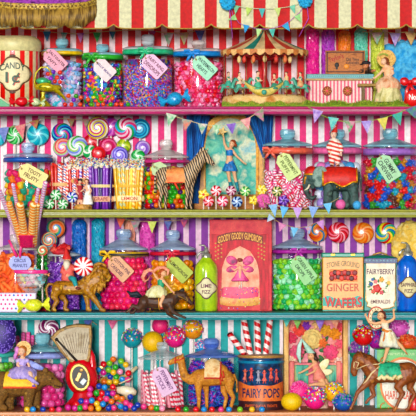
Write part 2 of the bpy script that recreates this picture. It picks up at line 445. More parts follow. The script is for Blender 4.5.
# ------------------------------------------------------------------ jars
LID = {'blue': glass('e0eefa', .7, 'lid_glass', .44, 'd4e8fe'), 'teal': glass('d4f2f8', .7, 'lid_glass', .46, 'b4ecf6'),
       'grey': glass('f0f6f8', .7, 'lid_glass', .44, 'e8f2f6'), 'clear': glass('f8fafa', .6, 'lid_glass', .25, 'e4f0f2'),
       'deep': glass('c0d4f8', .6, 'lid_glass', .45, '90b0f4'), 'pearl': glass('f6f4f2', .6, 'lid_glass', .42, 'f4f0ec'),
       'mint': glass('d0f6ec', .6, 'lid_glass', .4, 'a0f0dc')}
BODY = glass('fcfefe', .5); 
def jar(label, x0, x1, top, t, d, lid='blue', kn=(12, 10), neck=None, ribbon=None, ry=None, sh=5, bow=None, body=None, group=None, rib_h=3.5):
    """a round candy jar; neck is the height of the lid's rim"""
    cx = (x0+x1)/2; R = (x1-x0)/2; j = T('candy_jar', label, 'jar', cx, t, d, group); B = j.base
    kw_, kh = kn; nk = neck or top+kh+12
    b = MB()
    b.lathe(cx, 0, [(R*.9, nk+.3), (R*.9, nk+sh*.5), (R*.97, nk+sh*.85), (R, nk+sh*1.4), (R, B-4), (R*.97, B-1.2), (R*.9, B-.1), (.1, B-.1)], 48)
    jb = j.part('glass_body', b, body or BODY)
    b = MB(); b.lathe(cx, 0, [(kw_*.42, top+kh), (R*.45, top+kh+(nk-top-kh)*.25), (R*.8, nk-3.2), (R*.98, nk-1.6), (R*1.0, nk-.6), (R*.95, nk+.1), (.1, nk+.1)], 48)
    l = j.part('lid', b, LID[lid])
    b = MB(); q = kw_/2
    b.lathe(cx, 0, [(.1, top), (q*.75, top+.2), (q, top+kh*.18), (q*1.04, top+kh*.5), (q*.95, top+kh*.8), (q*.7, top+kh*.97), (q*.8, top+kh*1.12), (.1, top+kh*1.12)], 12, smooth=False)
    j.part('lid_knob', b, LID[lid], l)
    if ribbon:
        y = ry or nk+sh*.4+1; b = MB()
        b.lathe(cx, 0, [(R*.92, y-rib_h*.4), (R*.98, y-rib_h*.5), (R*1.0, y), (R*.98, y+rib_h*.5), (R*.92, y+rib_h*.4)], 48, wob=lambda a, i: 1+.012*sin(9*a+i))
        rb = j.part('ribbon', b, M(ribbon, .45, .25, 90, name='satin', coat=.2))
        if bow is not None:
            b = MB(); bx = bow; bd = -math.sqrt(max(0, R*R-(bx-cx)**2))
            for sg in (-1, 1):
                L = [(bx, y, bd-1), (bx+sg*3, y-2.6, bd-2), (bx+sg*7, y-2.4, bd-1.6), (bx+sg*7.5, y+.6, bd-1.5), (bx+sg*3.5, y+1.4, bd-2)]
                b.tube(L, [1.0, 1.7, 1.7, 1.5, .9], 8, closed=True, flat=.4)
                b.tube([(bx, y+.5, bd-1), (bx+sg*3, y+4, bd-1.8), (bx+sg*5, y+7.5, bd-1.2)], [1, 1.5, .9], 8, flat=.3)
            b.ell((bx, y, bd-1.6), (1.6, 1.6, 1.2))
            j.part('bow', b, M(ribbon, .45, .25, 90, name='satin', coat=.2), rb)
    return dict(cx=cx, R=R, t=t, d=d, B=B, nk=nk, sh=sh, T=j)
# candies: one prototype mesh for each kind and colour
_cm = {}
def cmesh(kind, col):
    key = (kind, col)
    if key in _cm: return _cm[key]
    b = MB(); rnd = random.Random(len(_cm)+3); mat = M(col, .28, .12, 200, coat=.35, name='candy')
    if kind == 'ball': b.ell((0, 0, 0), 1, 12, 8)
    elif kind == 'bean': b.tube([(-1.0, 0, 0), (-.85, -.02, 0), (-.4, -.12, 0), (.4, -.12, 0), (.85, -.02, 0), (1, 0, 0)], [.1, .42, .66, .66, .42, .1], 8)
    elif kind == 'lentil': b.ell((0, 0, 0), (1, .7, 1), 12, 8)
    elif kind == 'gumdrop':
        b.lathe(0, 0, [(.05, -1), (.45, -.9), (.7, -.5), (.95, .5), (.9, .85), (.7, .95), (.05, .95)], 10); mat = M(col, .55, .3, 500, name='sugared')
    elif kind == 'rock':
        b.ell((0, 0, 0), (1, .8, .9), 7, 5, noise=.28); b.sm = [False]*len(b.sm)
    elif kind == 'heart':
        P = [(0, -.45), (.3, -.85), (.75, -.85), (1, -.4), (.85, .1), (.45, .6), (0, 1), (-.45, .6), (-.85, .1), (-1, -.4), (-.75, -.85), (-.3, -.85)]; b.prism(P, -.42, .42, .2, True)
    elif kind == 'peanut':
        b.tube([(-1.7, 0, 0), (-1.5, 0, 0), (-.9, 0, 0), (0, 0, 0), (.9, 0, 0), (1.5, 0, 0), (1.7, 0, 0)], [.1, .6, .8, .66, .8, .6, .1], 9); mat = M(col, .7, .2, 200, name='marshmallow')
    elif kind == 'gummy':
        for q in ((0, .5, .75), (0, -.5, .6), (-.6, .2, .35), (.6, .2, .35), (-.5, .95, .4), (.5, .95, .4), (-.4, -.95, .3), (.4, -.95, .3)): b.ell((q[0], q[1], 0), q[2], 8, 6)
    elif kind == 'puff':
        b.ell((0, 0, 0), (1.5, .75, .75), 10, 8); mat = stripes([col, 'fbe8f0'], 1.05, 0, 'x', .3, helix=1, coat=.4)
    elif kind == 'stickbit':
        b.lathe(0, 0, [(.05, -2.6), (.5, -2.5), (.5, 2.5), (.05, 2.6)], 8); mat = stripes([col, 'fbe8ec'], 1.6, 0, 'z', .3, helix=1, coat=.4)
    me = b.mesh(kind, mat); _cm[key] = me; return me
def candy(kind, col, w, r, label, cat, group, name, rot=None):
    o = bpy.data.objects.new(name, cmesh(kind, col)); C.objects.link(o); o.location = w; o.scale = (r, r, r)
    o.rotation_euler = rot if rot else (random.uniform(0, 6), random.uniform(0, 6), random.uniform(0, 6))
    return setp(o, label, cat, group)
CN = {}
def fill(J, kind, cols, r, top, where, noun, name, cat='candy', sx=1.0, sy=1.0, core=None, ang=92, skip=None, jit=.25, rot=None):
    """candies lying against the inside of a jar, with the bulk of them behind as one mass"""
    cx, R, B, k = J['cx'], J['R']-1.1, J['B'], kf(J['d']); rr = R-r*.95
    tilt = lambda: (random.uniform(-.5, .5), random.uniform(0, 6), random.uniform(-.5, .5))
    y = B-1-r; row = 0; W0 = W(cx, B, J['d'])
    while y > top+r*.3:
        lim = rr if y > J['nk']+J['sh']*1.5+r else rr*.9
        st = 2*r*1.02*sx/lim; a = -math.radians(ang)+(row % 2)*st/2
        while a < math.radians(ang):
            q = a+random.uniform(-jit, jit)*st*.4; yy = y+random.uniform(-jit, jit)*r*.7
            rad = lim-random.uniform(0, jit)*r
            px = cx+rad*sin(q)
            if not (skip and skip(px, yy)):
                cn, ch = random.choices([(c[0], c[1]) for c in cols], [c[2] for c in cols])[0]
                candy(kind, ch, W0+Vector((rad*sin(q)*k*U, -rad*cos(q)*U, (B-yy)*k*U)), r*k, f'{cn} {noun} {where}'.strip(), cat, f'{noun}s {where}', name, rot() if rot else tilt())
            a += st
        y -= 2*r*.86*sy; row += 1
    m = MB(); q = rr-r*.45
    m.lathe(cx, 0, [(.1, top+r*.2), (q*.5, top+r*.1), (q*.86, top+r*.6), (q, top+r*2), (q, B-2), (q*.9, B-1.2), (.1, B-1.2)], 40, wob=lambda a, i: 1+.03*sin(a*17+i*2))
    solo('candy_mass', f'mass of {noun}s filling the middle {where}', 'candy', m, M2([c[1] for c in cols] if len(cols) > 1 else [cols[0][1], cols[0][1]], 1/(2*r*U), .5, const=True, vor=True), cx, B, J['d'], kind='stuff')
def bits(J, cols, top, n, r, label, kind='grain', flat=False):
    """uncountable tiny sweets against the glass, one mass"""
    cx, R, B = J['cx'], J['R']-1.0, J['B']; m = MB(); mats = [M(c, .35, .1, 300, coat=.2, name='candy') for c in cols]
    for i in range(n):
        a = random.uniform(-1.75, 1.75); y = random.uniform(top, B-(5 if kind == 'thread' else 1.6)); y = y if y > top else top
        lim = R-r*1.1 if y > J['nk']+J['sh']*1.5 else R*.88-r
        rad = lim*random.uniform(.97, 1); rad -= 2*r if kind == 'thread' else 0; c = (cx+rad*sin(a), y, -rad*cos(a))
        m.mi = random.randrange(len(cols))
        if kind == 'thread':
            t = random.uniform(0, pi); m.tube([(c[0]-cos(t)*r*2, c[1]-sin(t)*r*2, c[2]), c, (c[0]+cos(t)*r*2, c[1]+sin(t)*r*2, c[2]+.3)], [r*.2, r*.45, r*.2], 5)
        else: m.ell(c, (r, r*.8, r), 6, 4, rot=random.uniform(0, 180), noise=.2)
    mats.append(M2(cols, 1/(2.4*r*U), .5, const=True, vor=True)); m.mi = len(cols); q = R-(5.2*r if kind == 'thread' else 2*r)
    m.lathe(cx, 0, [(.1, top), (q*.84, top+1), (q, J['nk']+J['sh']*1.6+2), (q, B-1.5), (.1, B-1.2)], 40)
    solo('candy_grains', label, 'candy', m, mats, cx, B, J['d'], kind='stuff')
# ------------------------------------------------------------------ paper tags
def tag(px, py, w, h, ang, col, ink, lines, label, d, th=None, string=None, rounded=False):
    t = T('hang_tag', label, 'tag', px, float(py), d); a = math.radians(ang)
    R = lambda u, v: (px+u*cos(a)-v*sin(a), py+u*sin(a)+v*cos(a))
    c = h*.3; P = [(-w/2+c, -h/2), (w/2-1.2, -h/2), (w/2, -h/2+1.2), (w/2, h/2-1.2), (w/2-1.2, h/2), (-w/2+c, h/2), (-w/2, h/2-c), (-w/2, -h/2+c)]
    if rounded: P = [(w/2*cos(q)*(1.08 if abs(cos(q)) > .2 else 1), h/2*max(-1, min(1, 1.25*sin(q)))) for q in [2*pi*i/28 for i in range(28)]]
    b = MB(); b.prism([R(*p) for p in P], 0, .7, .25); pp = t.part('paper', b, M(col, .75, .1, 120, name='card'))
    b = MB(); n = len(lines)
    for i, (s, fw, fh, off) in enumerate(lines):
        x, y = R(off, (i-(n-1)/2)*h*.36); text(b, s, x, y, w*fw, h*fh, -.05, ang, dep=.25)
    t.part('lettering', b, M(ink, .7, .1, name='ink'), pp)
    b = MB(); e = R(-w/2+2, 0) if not rounded else R(0, -h/2+1.5)
    b.coin((e[0], e[1], -.3), [(1, .3), (1, 0), (.5, 0), (.5, .3)], 14); t.part('eyelet', b, GOLD('b08a40'), pp)
    b = MB(); s = string or (e[0]-1, e[1]-5); b.tube([(e[0], e[1], -.5), ((e[0]+s[0])/2-.8, (e[1]+s[1])/2, -1), (s[0], s[1], .8)], .35, 5); t.part('string', b, M('c8a878', .8, name='twine'), pp)
    return t
# ------------------------------------------------------------------ lollipops, pinwheels, flags, pops
def lolly(px, py, r, cols, arms, tw, d, t, label, group=None, stick='f2e8dc', dome=.32, bend=0, sy=1, cat='lollipop', name='lollipop', sto=None, lobes=0):
    tw = tw*.58 if arms <= 2 and tw > 1.1 else tw
    q = T(name, label, cat, px, t, d, group)
    b = MB(); wob = (lambda a: 1+.05*cos(lobes*a)) if lobes else None
    b.coin((px, py, 0), [(.1, -r*dome), (r*.4, -r*dome*.93), (r*.75, -r*dome*.7), (r*.95, -r*dome*.3), (r, 0), (r*.95, r*dome*.3), (r*.7, r*dome*.7), (.1, r*dome*.9)], 40, sy, wob)
    q.part('candy_disc', b, swirl(cols, arms, tw, r), o=(px, py, 0))
    if (sto or q.base) > py+r*.9:
        q.rod('stick', (px+bend, sto or q.base, 0), (px, py+r*.86, 0), .75, M(stick, .6, name='paper_stick'))
    return q
def bunting(pts, flags, w, h, d, label, cols, string='d8c890', sag=0, strw=.35, tex=None, cat='bunting', tilt=0):
    """a string of little triangle flags; flags are places along the string"""
    px, py = pts[0]; q = T('hanging_bunting', label, cat, px, float(py), d)
    b = MB(); b.tube([(x, y, 0) for x, y in pts], strw, 5); q.part('string', b, M(string, .8, name='cord'))
    for i, f in enumerate(flags):
        x, y = f[0], f[1]; ww = f[2] if len(f) > 2 else w; hh = f[3] if len(f) > 3 else h; a = math.radians(f[4] if len(f) > 4 else tilt)
        P = [(-ww/2, 0), (ww/2, 0), (0, hh)]; P = [(x+u*cos(a)-v*sin(a), y+u*sin(a)+v*cos(a)) for u, v in P]
        b = MB(); b.prism(P, -.5, .1, .1)
        c = cols[i % len(cols)]; q.part('flag', b, M2(c, 90, .8, const=False) if isinstance(c, tuple) else M(c, .8, .25, 90, name='cloth'))
    return q
def cakepop(px, py, r, col, d, t, label, sprk=None, half=None, sy=1, group=None, stick=True):
    q = T('cake_pop', label, 'cake pop', px, t, d, group); b = MB(); B = q.base
    if py+r > B-.3: py = B-.3-r*sy
    b.ell((px, py, 0), (r, r*sy, r), 24, 16); q.part('cake_ball', b, M(col, .45, .18, 300, bump=.5, name='icing'))
    if half:
        b = MB(); n = 16
        b.lathe(px, 0, [(.1, py-r*1.05)]+[(r*1.05*sin(x), py-r*1.05*cos(x)) for x in [i*1.75/10 for i in range(1, 11)]], 28, wob=lambda a, i: 1 if i < 9 else 1-.02*sin(5*a))
        q.part('icing_cap', b, M(half, .3, .12, 200, coat=.4, name='icing'))
    if sprk:
        b = MB(); mats = [M(c, .4, .1, name='sugar') for c in sprk]
        for i in range(85):
            a = random.uniform(-1.6, 1.6); e = random.uniform(-.25, 1.45); n = Vector((sin(a)*cos(e), -sin(e), -cos(a)*cos(e)))
            c = Vector((px, py, 0))+Vector((n.x*r*1.05, n.y*r*sy*1.05, n.z*r*1.05)); b.mi = random.randrange(len(sprk)); b.ell(c, (r*.12, r*.075, r*.1), 6, 4, rot=random.uniform(0, 180))
        q.part('sugar_sprinkles', b, mats, kind='stuff')
    if stick and py+r < B-2: q.rod('stick', (px, B, 0), (px, py+r*.95, 0), .7, M('f4efe6', .6, name='paper_stick'))
    return q
def flat(d0): return lambda x, y: d0
def cyl(cx, R, cd=0): return lambda x, y: cd-math.sqrt(max(0, R*R-(x-cx)**2))
def circ(cx, cy, rx, ry=None, n=28, ph=0): ry = ry or rx; return [(cx+rx*cos(2*pi*i/n+ph), cy+ry*sin(2*pi*i/n+ph)) for i in range(n)]
def body(q, name, chains, mat, vox=.55, sm=4, parent=None, ells=(), label=None, o=None):
    b = MB()
    for c in chains: b.chain(c)
    for e in ells: b.ell(*e)
    return q.part(name, b, mat, parent, o=o, vox=vox, sm=sm, label=label)
def eyes(q, head, pts, r=.35, col='1a1010'):
    for p in pts:
        b = MB(); b.ell(p, (r, r*.8, r*.6), 8, 6); q.part('eye', b, M(col, .2, 0, coat=.5, name='eye'), head)
def hand(b, p, dx, dy, s=1.0, dd=-.2):
    """a palm with four fingers and a thumb pointing along (dx, dy)"""
    L = math.hypot(dx, dy); dx, dy = dx/L, dy/L; nx, ny = -dy, dx
    b.chain([(p[0], p[1], p[2], .5*s), (p[0]+dx*1.1*s, p[1]+dy*1.1*s, p[2], .62*s)])
    for i, l in enumerate((1.5, 1.8, 1.7, 1.3)):
        o = (i-1.5)*.42*s; bx, by = p[0]+dx*1.3*s+nx*o, p[1]+dy*1.3*s+ny*o
        b.chain([(bx, by, p[2], .27*s), (bx+dx*l*.6*s+nx*o*.3, by+dy*l*.6*s+ny*o*.3, p[2]+dd*.5*s, .25*s), (bx+dx*l*s+nx*o*.4, by+dy*l*s+ny*o*.4, p[2]+dd*2*s, .2*s)])
    b.chain([(p[0]+dx*.3*s-nx*.5*s, p[1]+dy*.3*s-ny*.5*s, p[2], .28*s), (p[0]+dx*1.1*s-nx*1.2*s, p[1]+dy*1.1*s-ny*1.2*s, p[2]-.3*s, .22*s)])
# ================================================================== TOP SHELF
def candy_tin():
    q = T('candy_tin', 'round red and cream striped candy tin with a domed cream lid', 'tin', 14, 1, 36); B = q.base; cx, R = 14, 25.5
    b = MB(); b.lathe(cx, 0, [(R, 50), (R, B-.1), (.1, B-.1)], 64, mif=lambda i, j: (j+1)//2 % 2 if i == 0 else 1)
    st = q.part('tin_body', b, [M('ee3024', .35, .14, 120, coat=.3), M('ecdcae', .4, .12, 120, coat=.3)])
    b = MB(); b.lathe(cx, 0, [(.1, 35.5), (R*.8, 36.5), (R*.98, 39.5), (R+1.6, 42), (R+1.8, 44), (R+1.8, 51), (R+1, 51.8), (R, 51.8)], 64)
    q.part('tin_lid', b, M('d9d19c', .45, .16, 110))
    b = MB(); b.lathe(cx, 0, [(R+.2, 52), (R+.9, 52.6), (R+.2, 53.2)], 64); q.part('lid_shadow_ring', b, M('6a5a3a', .5)) if 0 else None
    f = cyl(cx, R+.1)
    P = [(cx+(15.5*(1+.1*cos(4*a)-.03*cos(8*a)))*cos(a), 75+(15*(1+.1*cos(4*a)-.03*cos(8*a)))*sin(a)) for a in [2*pi*i/56 for i in range(56)]]
    b = MB(); b.plate([(cx+(x-cx)*1.1, 75+(y-75)*1.1) for x, y in P], f, .2); lb = q.part('medallion_border', b, M('6b4a34', .5))
    b = MB(); b.plate(P, f, .55); q.part('medallion', b, M('ecdfb4', .5, .12), lb)
    b = MB()
    for x, y, s in ((cx, 57, 1.8), (cx, 93, 1.8), (cx-17.5, 75, 1.6), (cx+17.5, 75, 1.6)):
        b = MB()
        b.ell((x, y, f(x, y)-.6), (s, s, .5), 10, 6)
        for g in (-1, 1): b.ell((x+g*s*1.1 if abs(x-cx) < 2 else x, y if abs(x-cx) < 2 else y+g*s*1.1, f(x, y)-.5), (s*.7, s*.7, .4), 8, 5)
        q.part('scroll_ornament', b, M('5a3c2c', .5), lb)
    b = MB(); text(b, 'CANDY', cx, 68, 25, 6.4, 0, arc=3, dfun=f, dep=.5)
    # lettering stands a little proud of the medallion
    b.v = [(x, y, d-.55) for x, y, d in b.v]; q.part('lettering', b, M('3c5448', .5), lb)
    b = MB(); text(b, '1\u00a2', cx, 79.5, 14, 13, 0, dfun=f, dep=.5); b.v = [(x, y, d-.55) for x, y, d in b.v]; q.part('price_lettering', b, M('44604f', .5), lb)
    b = MB(); text(b, '1\u00a2', cx+.7, 80.1, 14, 13, 0, dfun=f, dep=.3); b.v = [(x, y, d-.5) for x, y, d in b.v]; q.part('price_outline', b, M('c23a2c', .5), lb)
candy_tin()
J1 = jar('round glass jar of pale rock candy with a yellow ribbon', 41, 83, 38.5, 1, 74, 'teal', (12.5, 9), 52, 'f2d024', 53.5, 4, bow=None)
fill(J1, 'rock', [('white', 'e8e2f6', 5), ('lavender', 'c9a8e8', 4), ('pale blue', '9fd0f4', 4), ('pale pink', 'f3c4e4', 3), ('aqua', '58d0dc', 2)], 2.6, 60, 'in the jar with the yellow ribbon', 'rock candy lump', 'rock_candy')
J2 = jar('round glass jar of jelly beans with a green ribbon', 81.5, 123.5, 44, 1, 72, 'teal', (12.5, 8), 56, '3fae3c', 57.5, 4, bow=92, rib_h=5)
fill(J2, 'bean', [('green', '2fae38', 5), ('purple', '6a34b8', 3), ('blue', '1c9cd8', 3), ('yellow', 'f6d820', 3), ('pink', 'f23c98', 4), ('orange', 'f2742c', 2), ('dark plum', '32164c', 2)], 2.3, 64, 'in the jar with the green ribbon', 'jelly bean', 'jelly_bean', sx=1.05)
J3 = jar('wide glass jar of tiny mixed sprinkles with a sea green ribbon', 122, 173.5, 34.5, 1, 70, 'grey', (13, 11), 50, '3cc08c', 52.5, 5, bow=146, rib_h=5)
bits(J3, ['e8468c', '3c7ce0', '7a3cc0', '9a6ae0', '20a8d8', 'f0d040', 'e05030', '4a2070', 'c890e8'], 66, 1900, 1.05, 'tiny mixed sprinkles filling the jar with the sea green ribbon')
J4 = jar('wide glass jar of pink candy hearts with a blue ribbon', 172.5, 224, 40, 1, 72, 'pearl', (13, 8), 52, '1f98dc', 54.5, 4, bow=192, rib_h=5)
fill(J4, 'heart', [('hot pink', 'ef3a78', 4), ('rose pink', 'f76a9c', 4), ('red', 'e8283c', 3), ('pale pink', 'fba6c8', 3)], 2.6, 60, 'in the jar with the blue ribbon', 'candy heart', 'candy_heart')
tag(54.5, 60, 25, 15, 45, 'f2b8c8', '5a2438', [('SALTWATER', .86, .2, .8), ('TAFFY', .5, .2, -1)], 'pink paper tag reading saltwater taffy on the rock candy jar', 38)
tag(103.7, 69.3, 22.5, 16, 45, 'efe0e0', '4a2c7c', [('JELLY BEANS', .84, .19, .6)], 'cream paper tag reading jelly beans on the green ribboned jar', 46)
tag(153.5, 65.5, 25, 17, 43, 'eecbe2', '7a1c4c', [('FAIRY RING', .82, .2, .6), ('DEWDROPS', .78, .24, .6)], 'pale pink paper tag on the jar of tiny sprinkles', 40)
tag(203.8, 66.8, 25, 16.5, 43, 'b4e8ca', '254a44', [('WATERMELON', .84, .22, .6), ('HEARTS', .5, .22, .2)], 'mint green paper tag on the jar of pink hearts', 42)
def gold_dish():
    q = T('gold_dish', 'gold leaf shaped candy dish on a foot with a tall loop handle', 'dish', 50, 1, 20); B = q.base
    g = M2(['6f7a14', 'd8c42c', 'a89a18', 'f0e868'], 90, .3, metal=.35)
    b = MB(); vs = []; n = 24
    for i in range(n+1):
        t = i/n; x = 36+30*t; w = 7.5*sin(pi*min(1, max(0, .08+t*.9)))**.6; 
        for r in range(9):
            a = -pi*.5+pi*r/8; vs.append((x, 84+4*(t-.3)**2*8-1+6.5*cos(a)*(.5+.5*sin(pi*t)), w*sin(a)*1.1))
    b.add(vs, [(i*9+r, i*9+r+9, i*9+r+10, i*9+r+1) for i in range(n) for r in range(8)]); 
    bo = q.part('bowl', b, g)
    b = MB(); b.ell((48, 87, 0), (14, 5, 7.5), 24, 12, rot=4); b.v = [(x, max(y, 84.5+(x-47)*.05), d) for x, y, d in b.v]; q.part('bowl_belly', b, g)
    b = MB(); b.lathe(43, 0, [(2.5, 92), (1.8, 96), (3, 100), (7.5, B-2.5), (9, B-.2), (.1, B-.1)], 20); q.part('foot', b, g)
    b = MB(); b.tube([(37, 90, 0), (34.5, 82, -1), (36, 73, -1.5), (41, 67.5, -2), (46.5, 67, -2), (50, 70, -2), (51, 73.5, -2)], [1.2, 1, .9, .9, .9, .8, .7], 8); b.ell((51, 74, -2), 1.6, 8, 6)
    q.part('loop_handle', b, g)
    b = MB(); b.ell((42.5, 81, 0), (6.5, 3.6, 5), 14, 9, noise=.08); q.part('green_foil_lining', b, M('58c08c', .3, .3, 90, metal=.3))
gold_dish()
def gumball(px, py, r, col, cn, d, where, grp, base=None):
    k = kf(d); candy('ball', col, W(px, py, d), r*k, f'{cn} gumball {where}', 'candy', grp, 'gumball')
for px, py, r, c, cn in [(48, 74, 2.3, 'd42a24', 'red'), (53.5, 72, 2.3, '7a2cb8', 'purple'), (60, 72.5, 2.3, 'e8442c', 'orange red'), (57, 77.5, 2.3, 'ef5a30', 'orange red'), (51, 78.5, 2.3, '9a2ccc', 'purple'), (55, 81.5, 2.2, 'd8302c', 'red'), (62, 78, 2.2, '7a2ca0', 'purple'), (49.5, 81.8, 2, '3c9430', 'green'), (60, 82, 2.1, 'e6402c', 'orange red')]:
    gumball(px, py, r, c, cn, 19, 'heaped in the gold leaf shaped dish', 'gumballs in the gold dish')
for px, c, cn, py in [(65, 'e03a22', 'orange red', 0), (71.5, 'ec5a34', 'orange', 0), (73.8, '8a34c4', 'purple', 100), (68.5, 'e8642c', 'orange', 95.8), (76, '3f9c2c', 'green', 96), (80.3, 'f06038', 'orange', 0), (80.8, 'e87044', 'orange', 97.5), (88, 'ef7030', 'orange', 99.5), (91.5, '58a82c', 'green', 0), (98, 'f46a40', 'orange', 0), (101.2, 'ef6838', 'orange', 99), (103.3, 'e8592c', 'orange', 0), (110.5, '4ca42c', 'green', 0), (112.5, 'f07a3c', 'orange', 98.3), (116.5, 'ef5a3c', 'orange red', 0), (121.5, 'f2644a', 'orange red', 0), (128, '3c9c30', 'green', 0)]:
    r = 2.35; y = bp(1, 12)-r-.05 if py == 0 else py; gumball(px, y, r, c, cn, 12 if py == 0 else 15.5, 'lying loose on the pink shelf', 'loose gumballs on the pink shelf')
def wrapped(px, py, r, L, rot, col, d, base, label, cols=None, fan=1.0):
    q = T('wrapped_candy', label, 'candy', px, base, d); a = math.radians(rot); B = q.base
    mat = M2(cols or [col, col], 110, .3, coat=.5, bump=.4) if cols else M(col, .3, .3, 120, coat=.5, bump=.3)
    R = lambda u, v, w=0: (px+u*cos(a)-v*sin(a), py+u*sin(a)+v*cos(a), w)
    b = MB(); b.ell(R(0, 0), (L, r, r), 18, 12, rot=rot, noise=.04); q.part('sweet', b, mat)
    for s in (-1, 1):
        b = MB(); n = 18; vs = []
        for j, (u, w) in enumerate(((L*.85, .3), (L*1.15, .22), (L*1.5, .75*fan), (L*1.85, 1.0*fan))):
            for i in range(n):
                t = 2*pi*i/n; k = w*r*(1+(.18*sin(t*4+j) if j > 1 else 0)); vs.append(R(s*u+(.8*sin(5*t) if j == 3 else 0), k*sin(t), k*cos(t)*.55))
        b.add(vs, [(j*n+i, j*n+(i+1) % n, (j+1)*n+(i+1) % n, (j+1)*n+i) for j in range(3) for i in range(n)]); q.part('twisted_end', b, mat)
wrapped(174.5, 99, 6.8, 8.2, -14, '2a9ccc', 14, 1, 'blue foil wrapped candy in front of the jar of hearts', ['0f6ea8', '3cb4e0', '1a88c0'])
wrapped(21.5, 101.5, 4.6, 6.5, -4, 'd82838', 6, 1, 'red wrapped candy in front of the striped candy tin')
wrapped(35.5, 102, 4, 5, 8, '7ac04c', 7, 1, 'green and cream wrapped candy beside the gold dish', ['3c9c4c', 'e8ecc0', '58b048'])
b = MB(); b.prism([(-14, 95.5), (-2, 97), (12.5, bp(1, 6)-.1), (-14, bp(1, 6)-.1)], 0, 7, .8); q = T('chocolate_box', 'green wedge of a box corner in front of the striped tin', 'box', 0, 1, 6)
q.part('box_lid', b, M('1f9a62', .45, .2)); b = MB(); b.tube([(-12, 94.8, -.3), (-2, 96.3, -.3), (13, q.base-.6, -.3)], .8, 6); q.part('cream_edging', b, M('e6e2c0', .5))

# ---- carousel
def horse(q, cx, cy, s, face, mat, mane, saddle, dd=0, pole=True, rear=0):
    """a small carousel horse as one part with mane, saddle and pole"""
    X = lambda x: cx+x*s*face
    Y = lambda y: cy+y*s
    P = lambda *a: [(X(x), Y(y), dd+z*s, r*s) for x, y, z, r in a]
    h = body(q, 'carousel_horse', [P((-6, 0, 0, 3), (-1, .6, 0, 2.7), (5, -.2, 0, 3)), P((5.5, -1, 0, 2.6), (8, -6, 0, 1.8), (9.5, -9, 0, 1.5)), P((9.6, -9.2, 0, 1.5), (12.6, -6.6, 0, 1.0)),
        P((9.2, -10, .6, .5), (9.3, -11.6, .7, .25)), P((5, 1.5, -1.4, 1.5), (8.5, 3.5, -1.4, .9), (8, 6.5, -1.4, .7)), P((5, 1.5, 1.4, 1.5), (9.8, 2, 1.4, .9), (11.5, 4.6, 1.4, .7)),
        P((-6, 1, -1.4, 1.9), (-8, 4, -1.4, 1), (-10, 7.5, -1.4, .7)), P((-6, 1, 1.4, 1.9), (-6.5, 4.5, 1.4, 1), (-8.5, 7.8, 1.4, .7))], mat, vox=.45, sm=2)
    b = MB(); b.tube([(X(8.6), Y(-11), dd), (X(6.8), Y(-8), dd), (X(4.6), Y(-4), dd)], [.7*s, 1.3*s, .8*s], 8); b.tube([(X(-8.6), Y(-1), dd), (X(-11), Y(0), dd), (X(-12), Y(4), dd)], [.8*s, 1.1*s, .4*s], 8)
    q.part('mane_and_tail', b, mane, h)
    b = MB(); b.lathe(X(-.5), dd, [(2.6*s, Y(-2.6)), (3.1*s, Y(-1)), (3.2*s, Y(1.4))], 16, sx=1.1); q.part('saddle', b, saddle, h)
    return h
def rider(q, cx, cy, s, top, skirt, hair, dd, face=1, name='rider'):
    X = lambda x: cx+x*s*face
    Y = lambda y: cy+y*s
    P = lambda *a: [(X(x), Y(y), dd+z*s, r*s) for x, y, z, r in a]
    h = body(q, name, [P((0, 0, 0, 2.4), (0, -4, 0, 1.9), (.2, -7, 0, 1.9)), P((.2, -8, 0, .9), (.4, -10.4, -.3, 1.6), (.6, -11, -.4, 1.6)), P((-1.4, -6.6, -1, .9), (.6, -3.6, -2.2, .8), (3.4, -3.8, -2, .7)), P((1.6, -6.6, 0, .9), (3, -3.8, -1, .8), (4.4, -4, -1, .6))], M('efc6a4', .6, .1, name='skin'), vox=.4, sm=2)
    b = MB(); b.lathe(X(0), dd, [(1.2*s, Y(-7.6)), (2.3*s, Y(-7)), (2.3*s, Y(-3.6)), (2.0*s, Y(-2.5))], 14); q.part('bodice', b, top, h)
    b = MB(); b.lathe(X(.3), dd, [(2.1*s, Y(-2.6)), (3.6*s, Y(0)), (4.6*s, Y(4)), (4.2*s, Y(4.4))], 18, wob=lambda a, i: 1+.08*sin(7*a)); q.part('skirt', b, skirt, h)
    b = MB(); b.ell((X(.2), Y(-11.8), dd+.3*s), (1.85*s, 1.5*s, 1.8*s), 10, 7); q.part('hair', b, hair, h)
    return h
